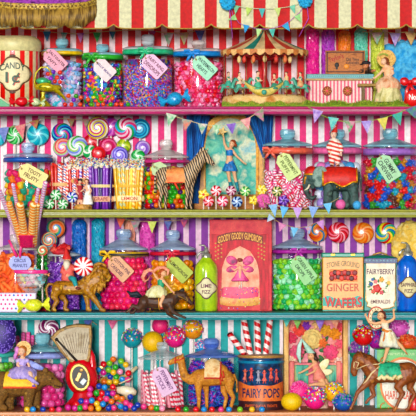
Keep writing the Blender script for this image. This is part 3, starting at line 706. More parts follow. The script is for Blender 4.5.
def carousel():
    q = T('toy_carousel', 'toy carousel with a striped scalloped canopy over painted horses and riders', 'carousel', 264.5, 1, 46); B = q.base; cx = 264.5
    b = MB(); b.lathe(cx, 0, [(.1, 94.5), (36, 95), (41, 97), (42.5, 100), (43, B-.1), (.1, B-.1)], 56, sd=.68); q.part('platform', b, M2(['d8a458', 'f0d49a', 'c88a40'], 40, .8))
    cols = [M('c83830', .6, .25, 60), M('f0d8a4', .6, .2, 60), M('d8604a', .6, .2, 60), M('2f8c7c', .6, .25, 60)]
    seq = [0, 1, 2, 1, 3, 1, 0, 1, 2, 1, 3, 1]*2; sg = 96
    b = MB(); b.lathe(cx, 0, [(.6, 27.5), (5, 32.5), (20, 41), (35, 47.4), (43.5, 50.4)], sg, sd=.7, mif=lambda i, j: seq[(j//4) % 24])
    cp = q.part('canopy', b, cols)
    b = MB(); n = 144; vs = []
    for i in range(n):
        a = 2*pi*i/n; e = abs(sin(a*14)); vs += [(cx+43.5*cos(a), 50.3, 43.5*.7*sin(a)), (cx+44.3*cos(a), 52.4, 44.3*.7*sin(a)), (cx+43.6*cos(a), 53.2+3.2*e, 43.6*.7*sin(a))]
    b.add(vs, [(3*i+r, 3*((i+1) % n)+r, 3*((i+1) % n)+r+1, 3*i+r+1) for i in range(n) for r in range(2)], True, None)
    b.m = [(f//8) % 2 for f in range(len(b.f))]
    q.part('scalloped_valance', b, [M('e8c084', .6, .25), M('c8844c', .6, .25)], cp)
    b = MB(); b.lathe(cx, 0, [(.1, 23.5), (1, 24.2), (.4, 25.6), (1.6, 26.8), (.6, 28)], 12); q.part('finial', b, GOLD('d8a838'), cp)
    b = MB(); b.lathe(cx, 0, [(3, 44), (6.5, 52), (5, 56), (3, 60), (2.6, 78), (5, 84), (6, 94.8)], 20); q.part('centre_column', b, M('c22c2c', .4, .2, coat=.3))
    for i in range(14):
        a = 2*pi*(i+.5)/14; x, d = cx+41*cos(a), 41*.7*sin(a)
        b = MB(); b.tube([(cx+2*cos(a), 61, 1.4*sin(a)), (cx+18*cos(a), 56, 12.6*sin(a)), (x, 53.5, d)], .8, 6); q.part('roof_rib', b, M('a8343a', .5, .2))
        if i % 2 == 0:
            b = MB(); b.tube([(x, 53, d), (x, 96.5, d)], .45, 6); q.part('brass_pole', b, GOLD('9c7a58'))
        b = MB(); lx, ld = cx+26*cos(a), 18*sin(a); b.lathe(lx, ld, [(.2, 54), (.3, 56), (1.8, 57.5), (2.2, 60), (1.5, 62.4), (.2, 63.2)], 10); q.part('paper_lantern', b, M(['e88a5c', 'f4d89a', 'd85a4c'][i % 3], .5, .1))
    tl, cr = M('5aa890', .5, .35, 120), M('f2e2bc', .5, .2)
    for x, d, f, m in ((228, -22, 1, tl), (243, -25, 1, tl), (286, -25, -1, tl), (300, -21, -1, tl), (236, 14, 1, cr), (292, 14, -1, cr)):
        horse(q, x, 87, .8, f, m, M('2f6a58', .6) if m is tl else M('c88a4c', .6), M('d84a3c', .5), d)
        b = MB(); b.tube([(x, 88.5, d), (x, 96.5, d)], .5, 6); q.part('horse_post', b, GOLD('b08a4c'))
    hair = M('6a3a20', .6)
    for x, d, f, tp, sk in ((228, -23, 1, '2f9078', '48a890'), (239, -19, 1, 'f6ead0', 'f4d6b8'), (286, -25, -1, 'e8d090', '58ac94'), (300, -21, -1, '3f9c84', 'e2b080')):
        rider(q, x, 83.5, .82, M(tp, .6), M(sk, .6, .2), hair, d, f)
    # the boat-shaped seat with two ladies at the front
    b = MB(); vs = []
    for i in range(21):
        t = -1+i/10; x = cx-1+19*t; y = 90-7.5*abs(t)**2.2
        for r in range(7): a = -pi/2+pi*r/6; vs.append((x, y+7.5*(1-abs(t)**2*.6)*cos(a), -30+5*sin(a)*(1.05-abs(t)**3*.8)))
    b.add(vs, [(i*7+r, i*7+r+7, i*7+r+8, i*7+r+1) for i in range(20) for r in range(6)]); g = q.part('gondola_seat', b, M2(['d8b848', 'f0dc88', '9a8438'], 70, .5))
    b = MB(); b.coin((cx-1, 93.5, -36), [(2.6, 0), (2.2, -1), (1, -1.4)], 18); q.part('rosette', b, M('48a08c', .5), g)
    b = MB(); b.tube([(cx-1+19*(-1+i/10), 89.5-7.5*abs(-1+i/10)**2.2, -35-.4) for i in range(21)], .6, 6); q.part('gilt_rail', b, M('4f8c64', .5), g)
    rider(q, 257, 86, 1.05, M('2f9c7c', .6), M('58b894', .6, .25), M('4a2818', .6), -31, 1)
    rider(q, 274, 86.5, .9, M('c03c34', .6), M('3f9078', .6, .25), M('7a4424', .6), -31, -1)
carousel()
def lawn(x0, x1, d0, d1, label, t, h=7):
    m = MB(); rnd = random.Random(4); B = bp(t, (d0+d1)/2); mats = [M(c, .8, .2, name='grass') for c in ('7f9c26', '5f8420', 'a8ac3c', '8a7a2c')]
    vs = []; nx, nd = 40, 10
    hh = lambda x, d: B-.4-h*.55*(.6+.25*sin(x*.21)+.2*sin(x*.47+d*.2))*min(1, (d-d0+2)/8)
    for i in range(nx+1):
        for j in range(nd+1): x, d = x0+(x1-x0)*i/nx, d0+(d1-d0)*j/nd; vs.append((x, hh(x, d), d-20))
    n = len(vs); m.add(vs, [(i*(nd+1)+j, (i+1)*(nd+1)+j, (i+1)*(nd+1)+j+1, i*(nd+1)+j+1) for i in range(nx) for j in range(nd)])
    m.add([(x0+(x1-x0)*i/nx, y, d0-20) for i in range(nx+1) for y in (hh(x0+(x1-x0)*i/nx, d0), B)], [(2*i, 2*i+1, 2*i+3, 2*i+2) for i in range(nx)])
    for i in range(1300):
        x, d = rnd.uniform(x0, x1), rnd.uniform(d0, d1); y = hh(x, d); q = rnd.uniform(1.2, 2.6); m.mi = rnd.randrange(4)
        m.add([(x-.35, y+.2, d-20), (x+.35, y+.2, d-20), (x+rnd.uniform(-1, 1), y-q, d-20-rnd.uniform(0, .8))], [(0, 1, 2)], False)
    solo('grass', label, 'grass', m, mats, (x0+x1)/2, B, 20, kind='stuff')
lawn(306, 411, 8, 44, 'mossy green grass under the striped stall and the seated lady', 1, 11)
lawn(222, 306, 3, 13, 'strip of short grass along the front of the toy carousel', 1, 7)

# ---- garlands on the awning
fl = ['8cc8a0', 'b8d070', '58b4b0', 'c8d888', '7abca0']
bunting([(228, 4), (233, 5.5), (244, 7.5), (256, 8.6), (264, 8.8), (276, 8.6), (288, 7), (300, 3.5), (305, 1)], [(236.5, 5.5, 6.5, 9, 8), (249, 7.8, 6.5, 9, 14), (262, 8.5, 6.5, 9.5), (277.5, 8, 6.5, 9, -8), (292, 5.5, 6.5, 9, -20)], 6.5, 9, -20, 'garland of green flags looped high across the awning between two blue pompoms', fl, 'cfd8b0')
bunting([(231, 8), (233, 15), (239, 23), (247, 26.5), (258, 29), (270, 29), (281, 26), (291, 20), (300, 12), (305, 3)], [(236, 17, 6.5, 9, 70), (246.5, 25, 6.5, 8.5, 12), (259, 29, 6, 9, 10), (272, 29, 6.5, 9, -6), (285, 24, 7.5, 9, -34), (297, 15, 6.5, 9, -30)], 6.5, 9, -22, 'garland of blue and green flags draped low above the carousel', ['a8d490', '3c9ccc', 'b8dc98', '5cb8a8', '48a8cc', 'a0d08c'], 'b870b8')
for x, y, r in ((227.5, 2, 9), (305, .5, 8)):
    b = MB()
    for i in range(120):
        a, e = random.uniform(0, 6.28), random.uniform(-1.5, 1.5); n = (cos(a)*cos(e), sin(e), sin(a)*cos(e)); b.ell((x+n[0]*r*.75, y+n[1]*r*.75, n[2]*r*.7), (1.9, 1.5, 1.9), 6, 4, rot=random.uniform(0, 90), noise=.15)
    b.ell((x, y, 0), r*.72, 10, 8)
    q = T('hanging_pompom', 'blue tissue pompom at the %s end of the awning garlands' % ('right' if x > 250 else 'left'), 'pompom', x, float(y+r), -27); q.part('tissue_puff', b, M('3fb4dc', .7, .25, 120))
    b = MB(); b.tube([(x+2, y+r-2, 0), (x+3.5, y+r+10, 1), (x+5 if x < 250 else x-6, y+r+28, 1.5)], [.5, .45, .3], 5); q.part('ribbon_tail', b, M('b05cb8', .6))
tc = [('4a8cc8', '3a5ca0'), ('e8e4d0', 'd8a0b8'), ('e090a8', 'b868b8'), ('58b84c', '88c848')]
bunting([(40, 31), (60, 33), (80, 34), (98, 32), (113, 31), (134, 30), (152, 31), (168, 33), (184, 33), (200, 30), (214, 29)],
        [(47, 31.5, 8.5, 10), (64, 32.5, 7, 9), (80.5, 33, 7.5, 10), (97, 32.5, 8.5, 10), (112.5, 31.5, 7, 8), (152, 31, 8, 8), (168.5, 33, 10, 14), (184, 33, 10, 12), (200, 30.5, 10, 12)], 8, 10, 103,
        'string of small patterned flags along the red striped wall above the jars', [('3a6cb0', '40a0b8'), ('f0ece4', '3c9c8c'), ('e8a0c0', 'a86ac0'), ('2f9c58', '58c070'), ('3a9c5c', '4868a8'), ('d85048', '8c5cb0'), ('e8a8c0', '50a470'), ('c8d864', 'd8a8c0'), ('5060b0', '8c90c8')])
bunting([(362, 31), (372, 33), (383, 32), (395, 33), (408, 32), (424, 30)], [(377, 32.5, 12, 12), (395, 33, 11, 14), (411, 32.5, 12, 13)], 11, 12, 60, 'three patterned flags strung beside the blue candy floss', [('e8a0b0', '68b890'), ('9070c0', 'e0d0e8'), ('d8c078', 'c89878')])

# ---- candy columns and cotton candy behind the stall
def column(x0, x1, top, t, cols, label, d=98, vor=True):
    cx, R = (x0+x1)/2, (x1-x0)/2; q = T('candy_column', label, 'candy', cx, t, d); b = MB(); rnd = random.Random(int(x0)); B = q.base
    n = 40; prof = [(.1, top)]+[(R*sin(a), top+R*.8*(1-cos(a))) for a in (.4, .8, 1.2, pi/2)]+[(R, top+R*.8+(B-top-R*.8)*i/n) for i in range(1, n)]+[(R, B), (.1, B)]
    vs = b; 
    b.lathe(cx, 0, prof, 36); b.v = [(x+rnd.uniform(-.5, .5), y, dd+rnd.uniform(-.6, .6)) if y < B-.5 else (x, y, dd) for x, y, dd in b.v]
    b.sm = [False]*len(b.sm); q.part('sugar_crystal_column', b, M2(cols, 150, .4, bump=.5, coat=.2))
column(306, 319, 28, 1, ['d0107c', 'ff48b0', 'e82898'], 'tall hot pink sugar crystal column beside the carousel')
column(321.5, 334.5, 29, 1, ['7a2090', 'c85cd0', '9c38b4'], 'tall purple sugar crystal column behind the shop sign')
column(338.5, 350.5, 30, 1, ['e86818', 'ffa040', 'f08428'], 'tall orange sugar crystal column behind the shop sign')
column(354.5, 367.5, 28, 1, ['2aa890', '8ce0c8', '48c0a8'], 'tall sea green sugar crystal column behind the boy')
column(371, 384, 29, 1, ['a0b81c', 'e8f070', 'c8d840'], 'tall lime green sugar crystal column behind the lady')
def floss(label, blobs, cols, cx, t, d, cat='candy floss'):
    b = MB()
    for e in blobs: b.ell(e[0], e[1], 16, 10)
    q = solo('candy_floss', label, cat, b, M2(cols, 35, .9, bump=.9), cx, t, d, vox=1.0, sm=6)
    tx = bpy.data.textures.new('fluff', 'CLOUDS'); tx.noise_scale = .012; tx.noise_depth = 3
    md = q.modifiers.new('fluff', 'DISPLACE'); md.texture = tx; md.strength = .012; md.mid_level = .5; md.texture_coords = 'LOCAL'
floss('big blue cloud of candy floss behind the seated lady', [((404, 60, 0), (18, 20, 12)), ((395, 72, -2), (12, 24, 10)), ((412, 55, 0), (14, 16, 12)), ((404, 88, 0), (18, 18, 12)), ((390, 52, 2), (6, 9, 8)), ((425, 75, 0), (16, 28, 12))], ['0c7cb8', '38a8e0', '78d0f0', '1890cc'], 404, 1, 84)
def stall():
    q = T('candy_stall', 'pink striped candy stall with teal counter and two wheels', 'stall', 340, 1, 48); B = q.base-.1
    b = MB(); b.box(308.5, 372, 80, B, 0, 24); st = q.part('striped_box', b, stripes(['e87088', 'f6d8d0'], 3.6, .3, 'x', .6, .15, [0, .5]))
    b = MB(); b.box(306.5, 374, 74, 80.2, -2, 26, bev=.5); q.part('counter_top', b, M('0c7c7c', .4, .25, 90))
    b = MB(); b.box(306, 374.5, 78.6, 80.6, -2.6, 0, bev=.3); q.part('gold_edge', b, M('b08c4c', .5, .3))
    b = MB()
    for i in range(32): b.ell((308+i*2.1, 76.4, -2.1), (.55, .55, .35), 6, 4)
    q.part('bead_trim', b, M('58c8bc', .4))
    for x in (327, 347.5):
        w = MB(); w.coin((x, 91, -2), [(4.8, 1.8), (4.8, 0), (3.6, -.6), (3.4, .2), (1.4, .2), (1.2, -1), (.2, -1.2)], 24, wob=lambda a: 1+.05*cos(10*a)); wh = q.part('wheel', w, M('9c4c2c', .5, .3))
        for i in range(8):
            a = pi*i/4+.2; w = MB(); w.tube([(x, 91, -2.4), (x+3.8*cos(a), 91+3.8*sin(a), -2.6)], .5, 5); q.part('spoke', w, M('d89858', .5), wh)
        w = MB(); w.ell((x, 91, -3), (1.3, 1.3, .7), 10, 6); q.part('hub', w, M('f06a78', .4), wh)
stall()
def shopsign():
    q = T('shop_sign', 'brown wooden shop sign standing on the teal stall counter', 'sign', 345, 208+(74-208)*kf(48)/kf(66), 66)
    b = MB(); b.box(325.5, 365, 50.5, q.base, 0, 3, bev=.6); bd = q.part('board', b, M2(['a8683c', 'c88854', '8a5430'], 60, .7, stretch=(1, 1, 4)))
    b = MB()
    for x0, x1, y0, y1 in ((326.5, 364, 51.6, 53), (326.5, 364, 71, 72.4), (326.5, 328, 51.6, 72.4), (362.5, 364, 51.6, 72.4)): b.box(x0, x1, y0, y1, -.6, .3, bev=.2)
    q.part('frame', b, M('6a3c20', .6), bd)
    b = MB(); text(b, "Taylor's", 336, 58.5, 15.5, 6.5, -.1, rot=-16, dep=.4); q.part('red_lettering', b, M('b02a2c', .6), bd)
    b = MB(); text(b, 'Old Time', 352.5, 59.3, 13, 3, -.1, dep=.4); text(b, 'CANDIES', 352.5, 63, 13, 2.6, -.1, dep=.4); q.part('dark_lettering', b, M('3c2414', .6), bd)
    b = MB(); b.ell((336.8, 65, -.3), (2.3, 2.6, .5), 12, 7); b.box(335.8, 337.8, 66.5, 69.4, -.6, .2); q.part('black_cameo', b, M('201a16', .6), bd)
    b = MB(); b.ell((346.5, 66.5, -.3), (2.6, 2.4, .6), 14, 7); q.part('yellow_sun_disc', b, M('f0a028', .5), bd)
_n = len(bpy.data.objects)
shopsign()
SK = lambda c='f0c8a6': M(c, .55, .08, 200, name='skin')
def lady():
    q = T('lady_figurine', 'woman in a straw hat and peach gown sitting on the little bench', 'person', 387, 1, 36); B = q.base
    h = body(q, 'person', [[(389, 82, 2, 5), (388.5, 74, 2, 3.6), (387.5, 68, 2, 3.4)], [(386, 66, 1, 1.4), (384.6, 63.5, .6, 1.4)], [(384, 61, 0, 3.1), (383.4, 62.4, -.6, 2.6)], [(390.5, 67.5, 0, 1.7), (393, 73, -2, 1.4), (388, 78, -5, 1.1)], [(384.5, 68, 1, 1.6), (380, 73.5, -1, 1.3), (375.5, 77.5, -2, 1)],
        [(387, 84, -2, 3.2), (378.5, 86, -7, 2.4), (379, 97, -6, 1.6), (376.5, B-7, -8, 1.2)], [(391, 84, -2, 3.2), (385, 87, -7, 2.4), (386, 97, -6, 1.6), (384, B-7, -8, 1.2)]], SK(), vox=.45, ells=[((381.2, 61.6, -1.6), (.7, .6, .7))])
    b = MB(); hand(b, (375.5, 77.5, -2), -1, .25, .9); q.part('hand', b, SK(), h)
    b = MB(); hand(b, (388, 78, -5), -1, .3, .9); q.part('hand', b, SK(), h)
    b = MB(); b.ell((385.6, 60.3, 1), (3.4, 3.3, 3.3), 14, 9); b.ell((388, 63.5, 2.4), (1.9, 2.6, 1.8), 10, 7); q.part('hair', b, M('8a4a24', .6, .3), h)
    eyes(q, h, [(381.9, 60.7, -2), (383.7, 60.8, -3)], .34)
    b = MB(); b.ell((382.4, 63.4, -2.6), (.6, .25, .3), 8, 5); q.part('lips', b, M('c8404c', .5), h)
    b = MB(); b.coin((386.5, 58.6, 3.6), [(.5, 3.4), (4.4, 3.0), (5, 1), (8.4, .2), (9.6, -.8), (9.2, -1.2), (5, .3), (.5, .6)], 40, .95, wob=lambda a: 1+.02*cos(6*a)); ht = q.part('straw_hat', b, M2(['c8984c', 'ecc87c', 'a87838'], 160, .7), h)
    b = MB()
    for i in range(7): b.ell((379.5+i*1.3, 55.3-.8*sin(i*.5)*2, .6), (1, .9, .8), 8, 5)
    q.part('hat_flowers', b, M('a8b858', .6, .3), ht)
    b = MB(); b.lathe(388, 2, [(2.2, 66.4), (4.4, 67.8), (4.6, 71), (3.7, 76), (3.6, 78)], 24, sd=.85, wob=lambda a, i: 1+.03*sin(8*a)); b.ell((391.5, 69, -.2), (2.7, 2.9, 2.4), 12, 8, noise=.06); b.ell((384, 69.6, .6), (2.5, 2.8, 2.2), 12, 8, noise=.06); q.part('peach_bodice', b, M2(['e89c70', 'f4cca0', 'd88458'], 60, .6), h)
    b = MB(); b.lathe(388, -1, [(3.6, 76), (8.5, 79), (12, 83), (12.5, 88), (10.5, 90.5)], 40, sd=.8, wob=lambda a, i: 1+.06*sin(11*a+i)); q.part('peach_overskirt', b, M2(['e89c74', 'f4d0ac', 'd0885c'], 60, .6, stretch=(1, 1, .5)), h)
    b = MB(); b.lathe(388, -3, [(4, 80), (9, 84), (11, 90), (13, 96), (13.8, B-5.8), (13, B-5.4)], 44, sd=.75, wob=lambda a, i: 1+.07*sin(9*a+i*.4)); q.part('cream_skirt', b, M2(['c0b468', 'e8e0ac', '9c9850'], 60, .6, stretch=(1, 1, .4)), h)
lady()
def bench():
    q = T('garden_bench', 'small wooden bench beside the striped stall under the lady', 'bench', 372, 1, 33); B = q.base-3
    b = MB(); b.box(358, 392, 83.5, 86.4, 0, 14, bev=.5); q.part('seat', b, M('9a7a34', .6, .3))
    for x in (362, 388):
        for d in (1, 10): b = MB(); b.box(x, x+3, 86.3, B+1.5, d, d+3, bev=.3); q.part('leg', b, M('6a5424', .6, .3))
bench()
def boy():
    q = T('boy_figurine', 'boy in a black cap leaning over the end of the stall counter', 'person', 366, float(bp(1, 87)), 87); sc_ = 1
    h = body(q, 'person', [[(368, 84, 0, 4), (367.5, 74, -4, 3.4), (366, 69.6, -14, 2.8)], [(365.2, 69.4, -19, 1.5), (364.8, 68, -21, 1.8)], [(364.8, 66.6, -22.4, 2.9), (363.8, 67.6, -23, 2.4)], [(363, 71.6, -18, 1.6), (358.8, 72.4, -25, 1.3), (357, 71.6, -29, 1.1)], [(369, 71.6, -18, 1.6), (371.5, 72.2, -24, 1.3), (373.6, 71.6, -28, 1.1)], [(368, 84, 0, 3), (367, 95, 0, 2.2), (367, q.base-1, 0, 1.6)], [(371, 84, 0, 3), (371, 95, 0, 2.2), (371, q.base-1, 0, 1.6)]], SK('dc9468'), vox=.45, ells=[((362.4, 67.2, -25), (.7, .6, .7))])
    for p, dx in (((356.8, 71.6, -29.4), -1), ((373.4, 71.7, -28.4), -1)): b = MB(); hand(b, p, dx, .05, .8); q.part('hand', b, SK('dc9468'), h)
    b = MB(); b.lathe(365, -22, [(.2, 61.6), (3, 62), (4.6, 63.6), (4.4, 65.2), (3.2, 65.4)], 24, wob=lambda a, i: 1); b.ell((361, 65.2, -24), (2.6, .6, 2.4), 12, 6, rot=-8); q.part('black_cap', b, M('221c20', .7), h)
    b = MB(); b.tube([(368, 88, 0), (367.6, 76, -3.6), (366.4, 69.8, -13), (365.6, 69.4, -17)], [5, 4.4, 3.2, 2.6], 14); b.tube([(363, 71.6, -17), (359.4, 72.2, -24)], [2.1, 1.8], 8); b.tube([(368.8, 71.6, -17), (371.2, 72.1, -23.4)], [2.1, 1.8], 8); q.part('dark_coat', b, M('4a3424', .7, .3), h)
    eyes(q, h, [(363, 66.4, -25), (365.2, 66.4, -25.1)], .32)
    b = MB(); b.ell((363.8, 68.8, -25), (.6, .22, .3), 8, 5); q.part('mouth', b, M('8c3428', .5), h)
boy()
def redbits():
    q = T('red_bow', 'red satin bow standing beside the seated lady', 'bow', 410, 1, 18); m = M('d8202c', .35, .25, coat=.3)
    b = MB()
    for sg in (-1, 1): b.ell((410+sg*5.5, 81.5, 0), (4.8, 4.2, 2.4), 14, 10, rot=sg*-20, noise=.05)
    q.part('loop', b, m); b = MB(); b.ell((410, 82, -1.4), (2, 2.2, 1.6)); q.part('knot', b, m)
    for sg in (-1, 1): b = MB(); b.tube([(410, 83, 0), (410+sg*3, 90, -.5), (410+sg*4.2, q.base-.2, -.2)], [1, 2, 2.2], 8, flat=.3); q.part('tail', b, m)
    q = T('tin_badge', 'round red badge with white lettering propped beside the grass', 'badge', 414, 1, 6)
    b = MB(); b.coin((414, 98, 0), [(8.4, 1.2), (8.6, .4), (7.8, -.6), (.2, -1.1)], 36); bd = q.part('badge_disc', b, M('e0302c', .3, .1, coat=.5))
    b = MB(); text(b, 'No', 412.5, 97, 7, 6, -1, dep=.4); q.part('white_lettering', b, M('f4e8e0', .5), bd)
redbits()
# ================================================================== SECOND SHELF
L = lolly
L(15, 135, 9.6, ['18943c', '7ce08c', '2cb454', 'd8f4d8'], 5, .9, 100, 2, 'green and mint swirl lollipop above the jar reading tooty fruity')
L(38, 134.5, 11.2, ['18a8bc', '7ce4e8', '22b8cc'], 6, .8, 101, 2, 'big turquoise swirl lollipop, plain, second from the left of its row')
L(-2, 138, 8, ['18a8bc', '50c8d4'], 5, .8, 102, 2, 'turquoise lollipop cut by the left edge beside the green one')
L(62, 133.5, 10.6, ['1c3c9c', '28a0d8', '2c8c5c', 'd83c8c', '3048b0', '58c8d0'], 2, 1.8, 102, 2, 'dark blue lollipop striped in green and pink')
L(62.5, 147.5, 9.6, ['f0786c', 'f8c0a8', 'e8586c', 'b8e0a0', 'c898e0'], 1, 2.2, 96, 2, 'pastel coral and mint spiral lollipop overlapped by a lilac green one')
L(77, 146.5, 10.8, ['8c9ce8', 'd0dcfa', '58b850', 'f4f4e0', 'a8d870'], 2, 1.9, 92, 2, 'green, white and lilac spiral lollipop in front of the coral one')
L(97.5, 128, 11.6, ['e8d838', 'f8f4e0', 'e02c84', 'f4ec5c', '9048b8'], 1, 2.6, 98, 2, 'large yellow, white and magenta spiral lollipop near the shelf top')
L(111, 127, 9.5, ['a048b8', 'e080d0', 'c848a8'], 5, .9, 104, 2, 'violet pink lollipop hidden between the yellow and the rainbow pinwheel ones')
L(125.5, 128.5, 11.4, ['e83878', 'fbe0ec', '30b060', '40b8e0', 'f04c90', 'f8d0e0'], 2, .75, 97, 2, 'rainbow pinwheel lollipop of pink, white, green and blue rays')
L(140, 128.5, 10, ['0c7cac', '68d8ec', '0c78a8', '2cb4d8'], 1, 3.0, 101, 2, 'deep blue spiral lollipop at the right end of the top row')
L(90.5, 142, 7.5, ['d82840', 'f08890', 'c01c34'], 4, .7, 100, 2, 'coral red lollipop peeping above the green mint one')
L(90, 152, 7.2, ['1c9c54', 'f0f4e8', '28b064'], 4, .7, 90, 2, 'green and white pinwheel lollipop left of the crimson one')
L(98.5, 153.5, 7.4, ['d81830', 'f04858', 'b81028'], 1, 2.5, 86, 2, 'bright red spiral lollipop above the purple candy sticks')
L(108, 146.5, 8.8, ['d02470', 'f078a8', 'b81458'], 1, 2.8, 93, 2, 'crimson pink spiral lollipop in the middle of the bunch')
L(123.5, 146, 7.2, ['8cb01c', 'd8e05c', 'a8c428'], 4, .7, 98, 2, 'lime yellow lollipop behind the periwinkle one')
L(119.5, 155, 8.6, ['5c4cc0', 'a8a0f0', '8c74dc', 'c8c0f8'], 1, 2.6, 86, 2, 'periwinkle spiral lollipop above the yellow lemon sticks')
L(142.5, 148, 7.6, ['a078d0', 'd8c0f0', '8c60c4'], 1, 2.7, 97, 2, 'pale lavender spiral lollipop beside the jar with the zebra')
L(138, 156.5, 7.2, ['189c4c', 'c0f0c8', '28b45c'], 3, .9, 84, 2, 'emerald green swirl lollipop just above the lemon sticks')
bunting([(-8, 128), (3, 128), (20, 126), (36, 121), (44, 118), (72, 119), (86, 120), (104, 117)], [(3, 127.5, 12, 15, -6), (20, 125, 11, 15, -12), (34, 120.5, 11, 9, -15), (71, 119, 8, 8), (86, 119, 8, 9)], 10, 12, 88,
        'string of patterned flags above the tooty fruity jar and the swirl lollipops', [('7088c8', 'a8b0e0'), ('f0b0a0', 'e8708c'), ('d04878', 'b8b048'), ('d87058', '50986c'), ('d06880', '6aa880')])
# ---- jars
J5 = jar('jar of gumdrops tagged tooty fruity with a dark blue lid', 3, 53, 142.5, 2, 68, 'blue', (13, 10), 157, '1e5fa8', 160, 5, rib_h=4.5)
fill(J5, 'gumdrop', [('teal', '18b094', 5), ('yellow', 'f4d024', 3), ('orange red', 'f25c38', 3), ('magenta', 'e8247c', 3), ('orange', 'f08c28', 2)], 3.7, 168, 'in the jar tagged tooty fruity', 'gumdrop', 'gumdrop')
tag(32.5, 175, 29, 16, 30, 'f0e6a4', '6a3c1c', [('TOOTY', .5, .25, .6), ('FRUITY', .56, .25, .2)], 'pale yellow paper tag reading tooty fruity', 36)
# candy stick bundles
def bundle(x0, x1, top, mats, bands, label, d, n=11, tipcols=None, tip=None, lean=1.0, r=1.7):
    cx = (x0+x1)/2; q = T('candy_stick_bundle', label, 'candy', cx, 2, d); B = q.base; w = (x1-x0)/2
    rows = [(0, -5.5, n), (.5, -1.8, n-1), (0, 2, n), (.5, 5.6, n-1)]
    for off, dd, m in rows:
        for i in range(m):
            u = (i+off-(m-1 if off == 0 else m)/2+ (0 if off == 0 else 0))/(n/2); xb = cx+u*w*.82; xt = cx+u*w*1.02+random.uniform(-1, 1)*lean; tp = top+random.uniform(0, 4)+(5.6-dd)*.2
            st = q.rod('candy_stick', (xb, B-.1, dd*.9), (xt, tp, dd), r, random.choice(mats), seg=8, nz=6)
            if tip:
                b = MB(); b.ell((xt, tp+1.5, dd), (r*1.25, 3.2, r*1.25), 8, 6)
                q.part('dipped_tip', b, M(tip, .6, .1, name='icing'), o=None)
    if tipcols:
        b = MB(); ms = [M(c, .5, .1, name='sugar') for c in tipcols]
        for i in range(230):
            b.mi = random.randrange(len(ms)); b.ell((cx+random.uniform(-1, 1)*w*1.02, top+random.uniform(-1.5, 7), -7.6+random.uniform(-.6, .9)), (.75, .6, .6), 6, 4)
        q.part('sprinkles', b, ms, kind='stuff')
    for y, h, c, txt, ink in bands:
        b = MB(); b.lathe(cx, 0, [(w*.93+1.2, y-h/2), (w*.95+1.6, y), (w*.93+1.2, y+h/2)], 32, sd=.0+9.2/(w*.93+1.2)); bd = q.part('paper_band', b, M(c, .6, .1))
        if txt:
            b = MB(); f = lambda x, yy, w=w: -9.4*math.sqrt(max(0, 1-((x-cx)/(w*.95+1.6))**2))-.25; text(b, txt, cx+(x1-x0)*.02, y, w*1.05, h*.62, 0, dfun=f, dep=.3); q.part('lettering', b, M(ink, .6, 0), bd)
sp = ['2c54b8', 'e8b830', 'f8f4e8', 'd84878', '38a8c8', 'f8f4e8', 'f4e8b8']
rwb = [stripes(['e0303c', 'f8f0ec', '3454b8', 'f8f0ec'], 5, 0, 'z', .35, helix=1, coat=.4), stripes(['e8584c', 'fbe8dc'], 4, 0, 'z', .35, helix=1, coat=.4), M('e04838', .35, .2, coat=.4)]
bundle(50.5, 70, 160, rwb, [(184.5, 3.5, 'f0c890', None, None)], 'bundle of red, white and blue candy sticks behind the green mint pops', 60, 6, None, None, 1.5)
bundle(69, 90, 160.5, rwb+[stripes(['7858c0', 'f4d8e4'], 4, 0, 'z', .35, helix=1, coat=.4)], [(181, 3.5, 'e8b878', None, None)], 'sprinkle topped bundle of red and lilac candy sticks behind the little couple', 56, 6, sp, 'f6efd8', 1.5)
prp = [M('6a2c98', .35, .25, 60, coat=.4, name='candy'), M('8c44b8', .35, .25, 60, coat=.4, name='candy'), M('3a1a6c', .35, .25, 60, coat=.4, name='candy'), stripes(['7c38ac', 'c088d8'], 5, 0, 'z', .35, helix=1, coat=.4)]
bundle(88, 113.5, 159.5, prp, [(186, 3, 'f0dca0', None, None), (199, 5.5, 'f6c4a0', 'GRAPE', 'b04c58')], 'bundle of purple candy sticks with a peach band reading grape', 54, 7, sp, 'f6efd8')
yel = [M('f8c41c', .35, .2, 60, coat=.4, name='candy'), M('fce050', .35, .2, 60, coat=.4, name='candy'), stripes(['f4b010', 'fdf0a0'], 5, 0, 'z', .35, helix=1, coat=.4), stripes(['f8cc28', 'c8d0a0'], 6, 0, 'z', .35, helix=1, coat=.4)]
bundle(114, 144, 160.5, yel, [(186, 3, 'f0c048', None, None), (198.5, 5.8, 'f8f0b8', 'LEMON', 'd0302c')], 'bundle of yellow candy sticks with a cream band reading lemon', 52, 8, sp, 'f6efd8')
# twisted sticks standing in the pink cup of the shelf below are built with that shelf
def mint(px, py, r, cols, arms, d, t, label, petal=0, stick=True, group=None, centre=None):
    q = T('pinwheel_pop', label, 'lollipop', px, t, d, group); b = MB()
    wob = (lambda a: 1+.16*cos(petal*a)) if petal else (lambda a: 1+.035*cos(arms*a))
    b.coin((px, py, 0), [(.1, -r*.34), (r*.5, -r*.32), (r*.85, -r*.2), (r, 0), (r*.85, r*.2), (.1, r*.3)], 48, 1, wob)
    dk = q.part('candy_disc', b, swirl(cols, arms, .55, r), o=(px, py, 0))
    if centre: b = MB(); b.ell((px, py, -r*.3), (r*.26, r*.26, r*.16), 10, 6); q.part('centre', b, M(centre, .4, .1), dk)
    if stick and py+r < q.base-1: q.rod('stick', (px, q.base, .5), (px, py+r*.9, .2), .6, M('f0e8dc', .6, name='paper_stick'))
g4 = ['1c9c48', 'e0f4dc']
mint(55.8, 195, 5.6, g4, 6, 12, 2, 'upper green pinwheel mint pop beside the red and white sticks', 0)
mint(49.5, 204, 5.1, g4, 6, 15, 2, 'lower green pinwheel mint pop nearest the tooty fruity jar', 0, False)
mint(63, 204.2, 5.2, g4, 6, 10, 2, 'lower green pinwheel mint pop under the blue one', 0, False)
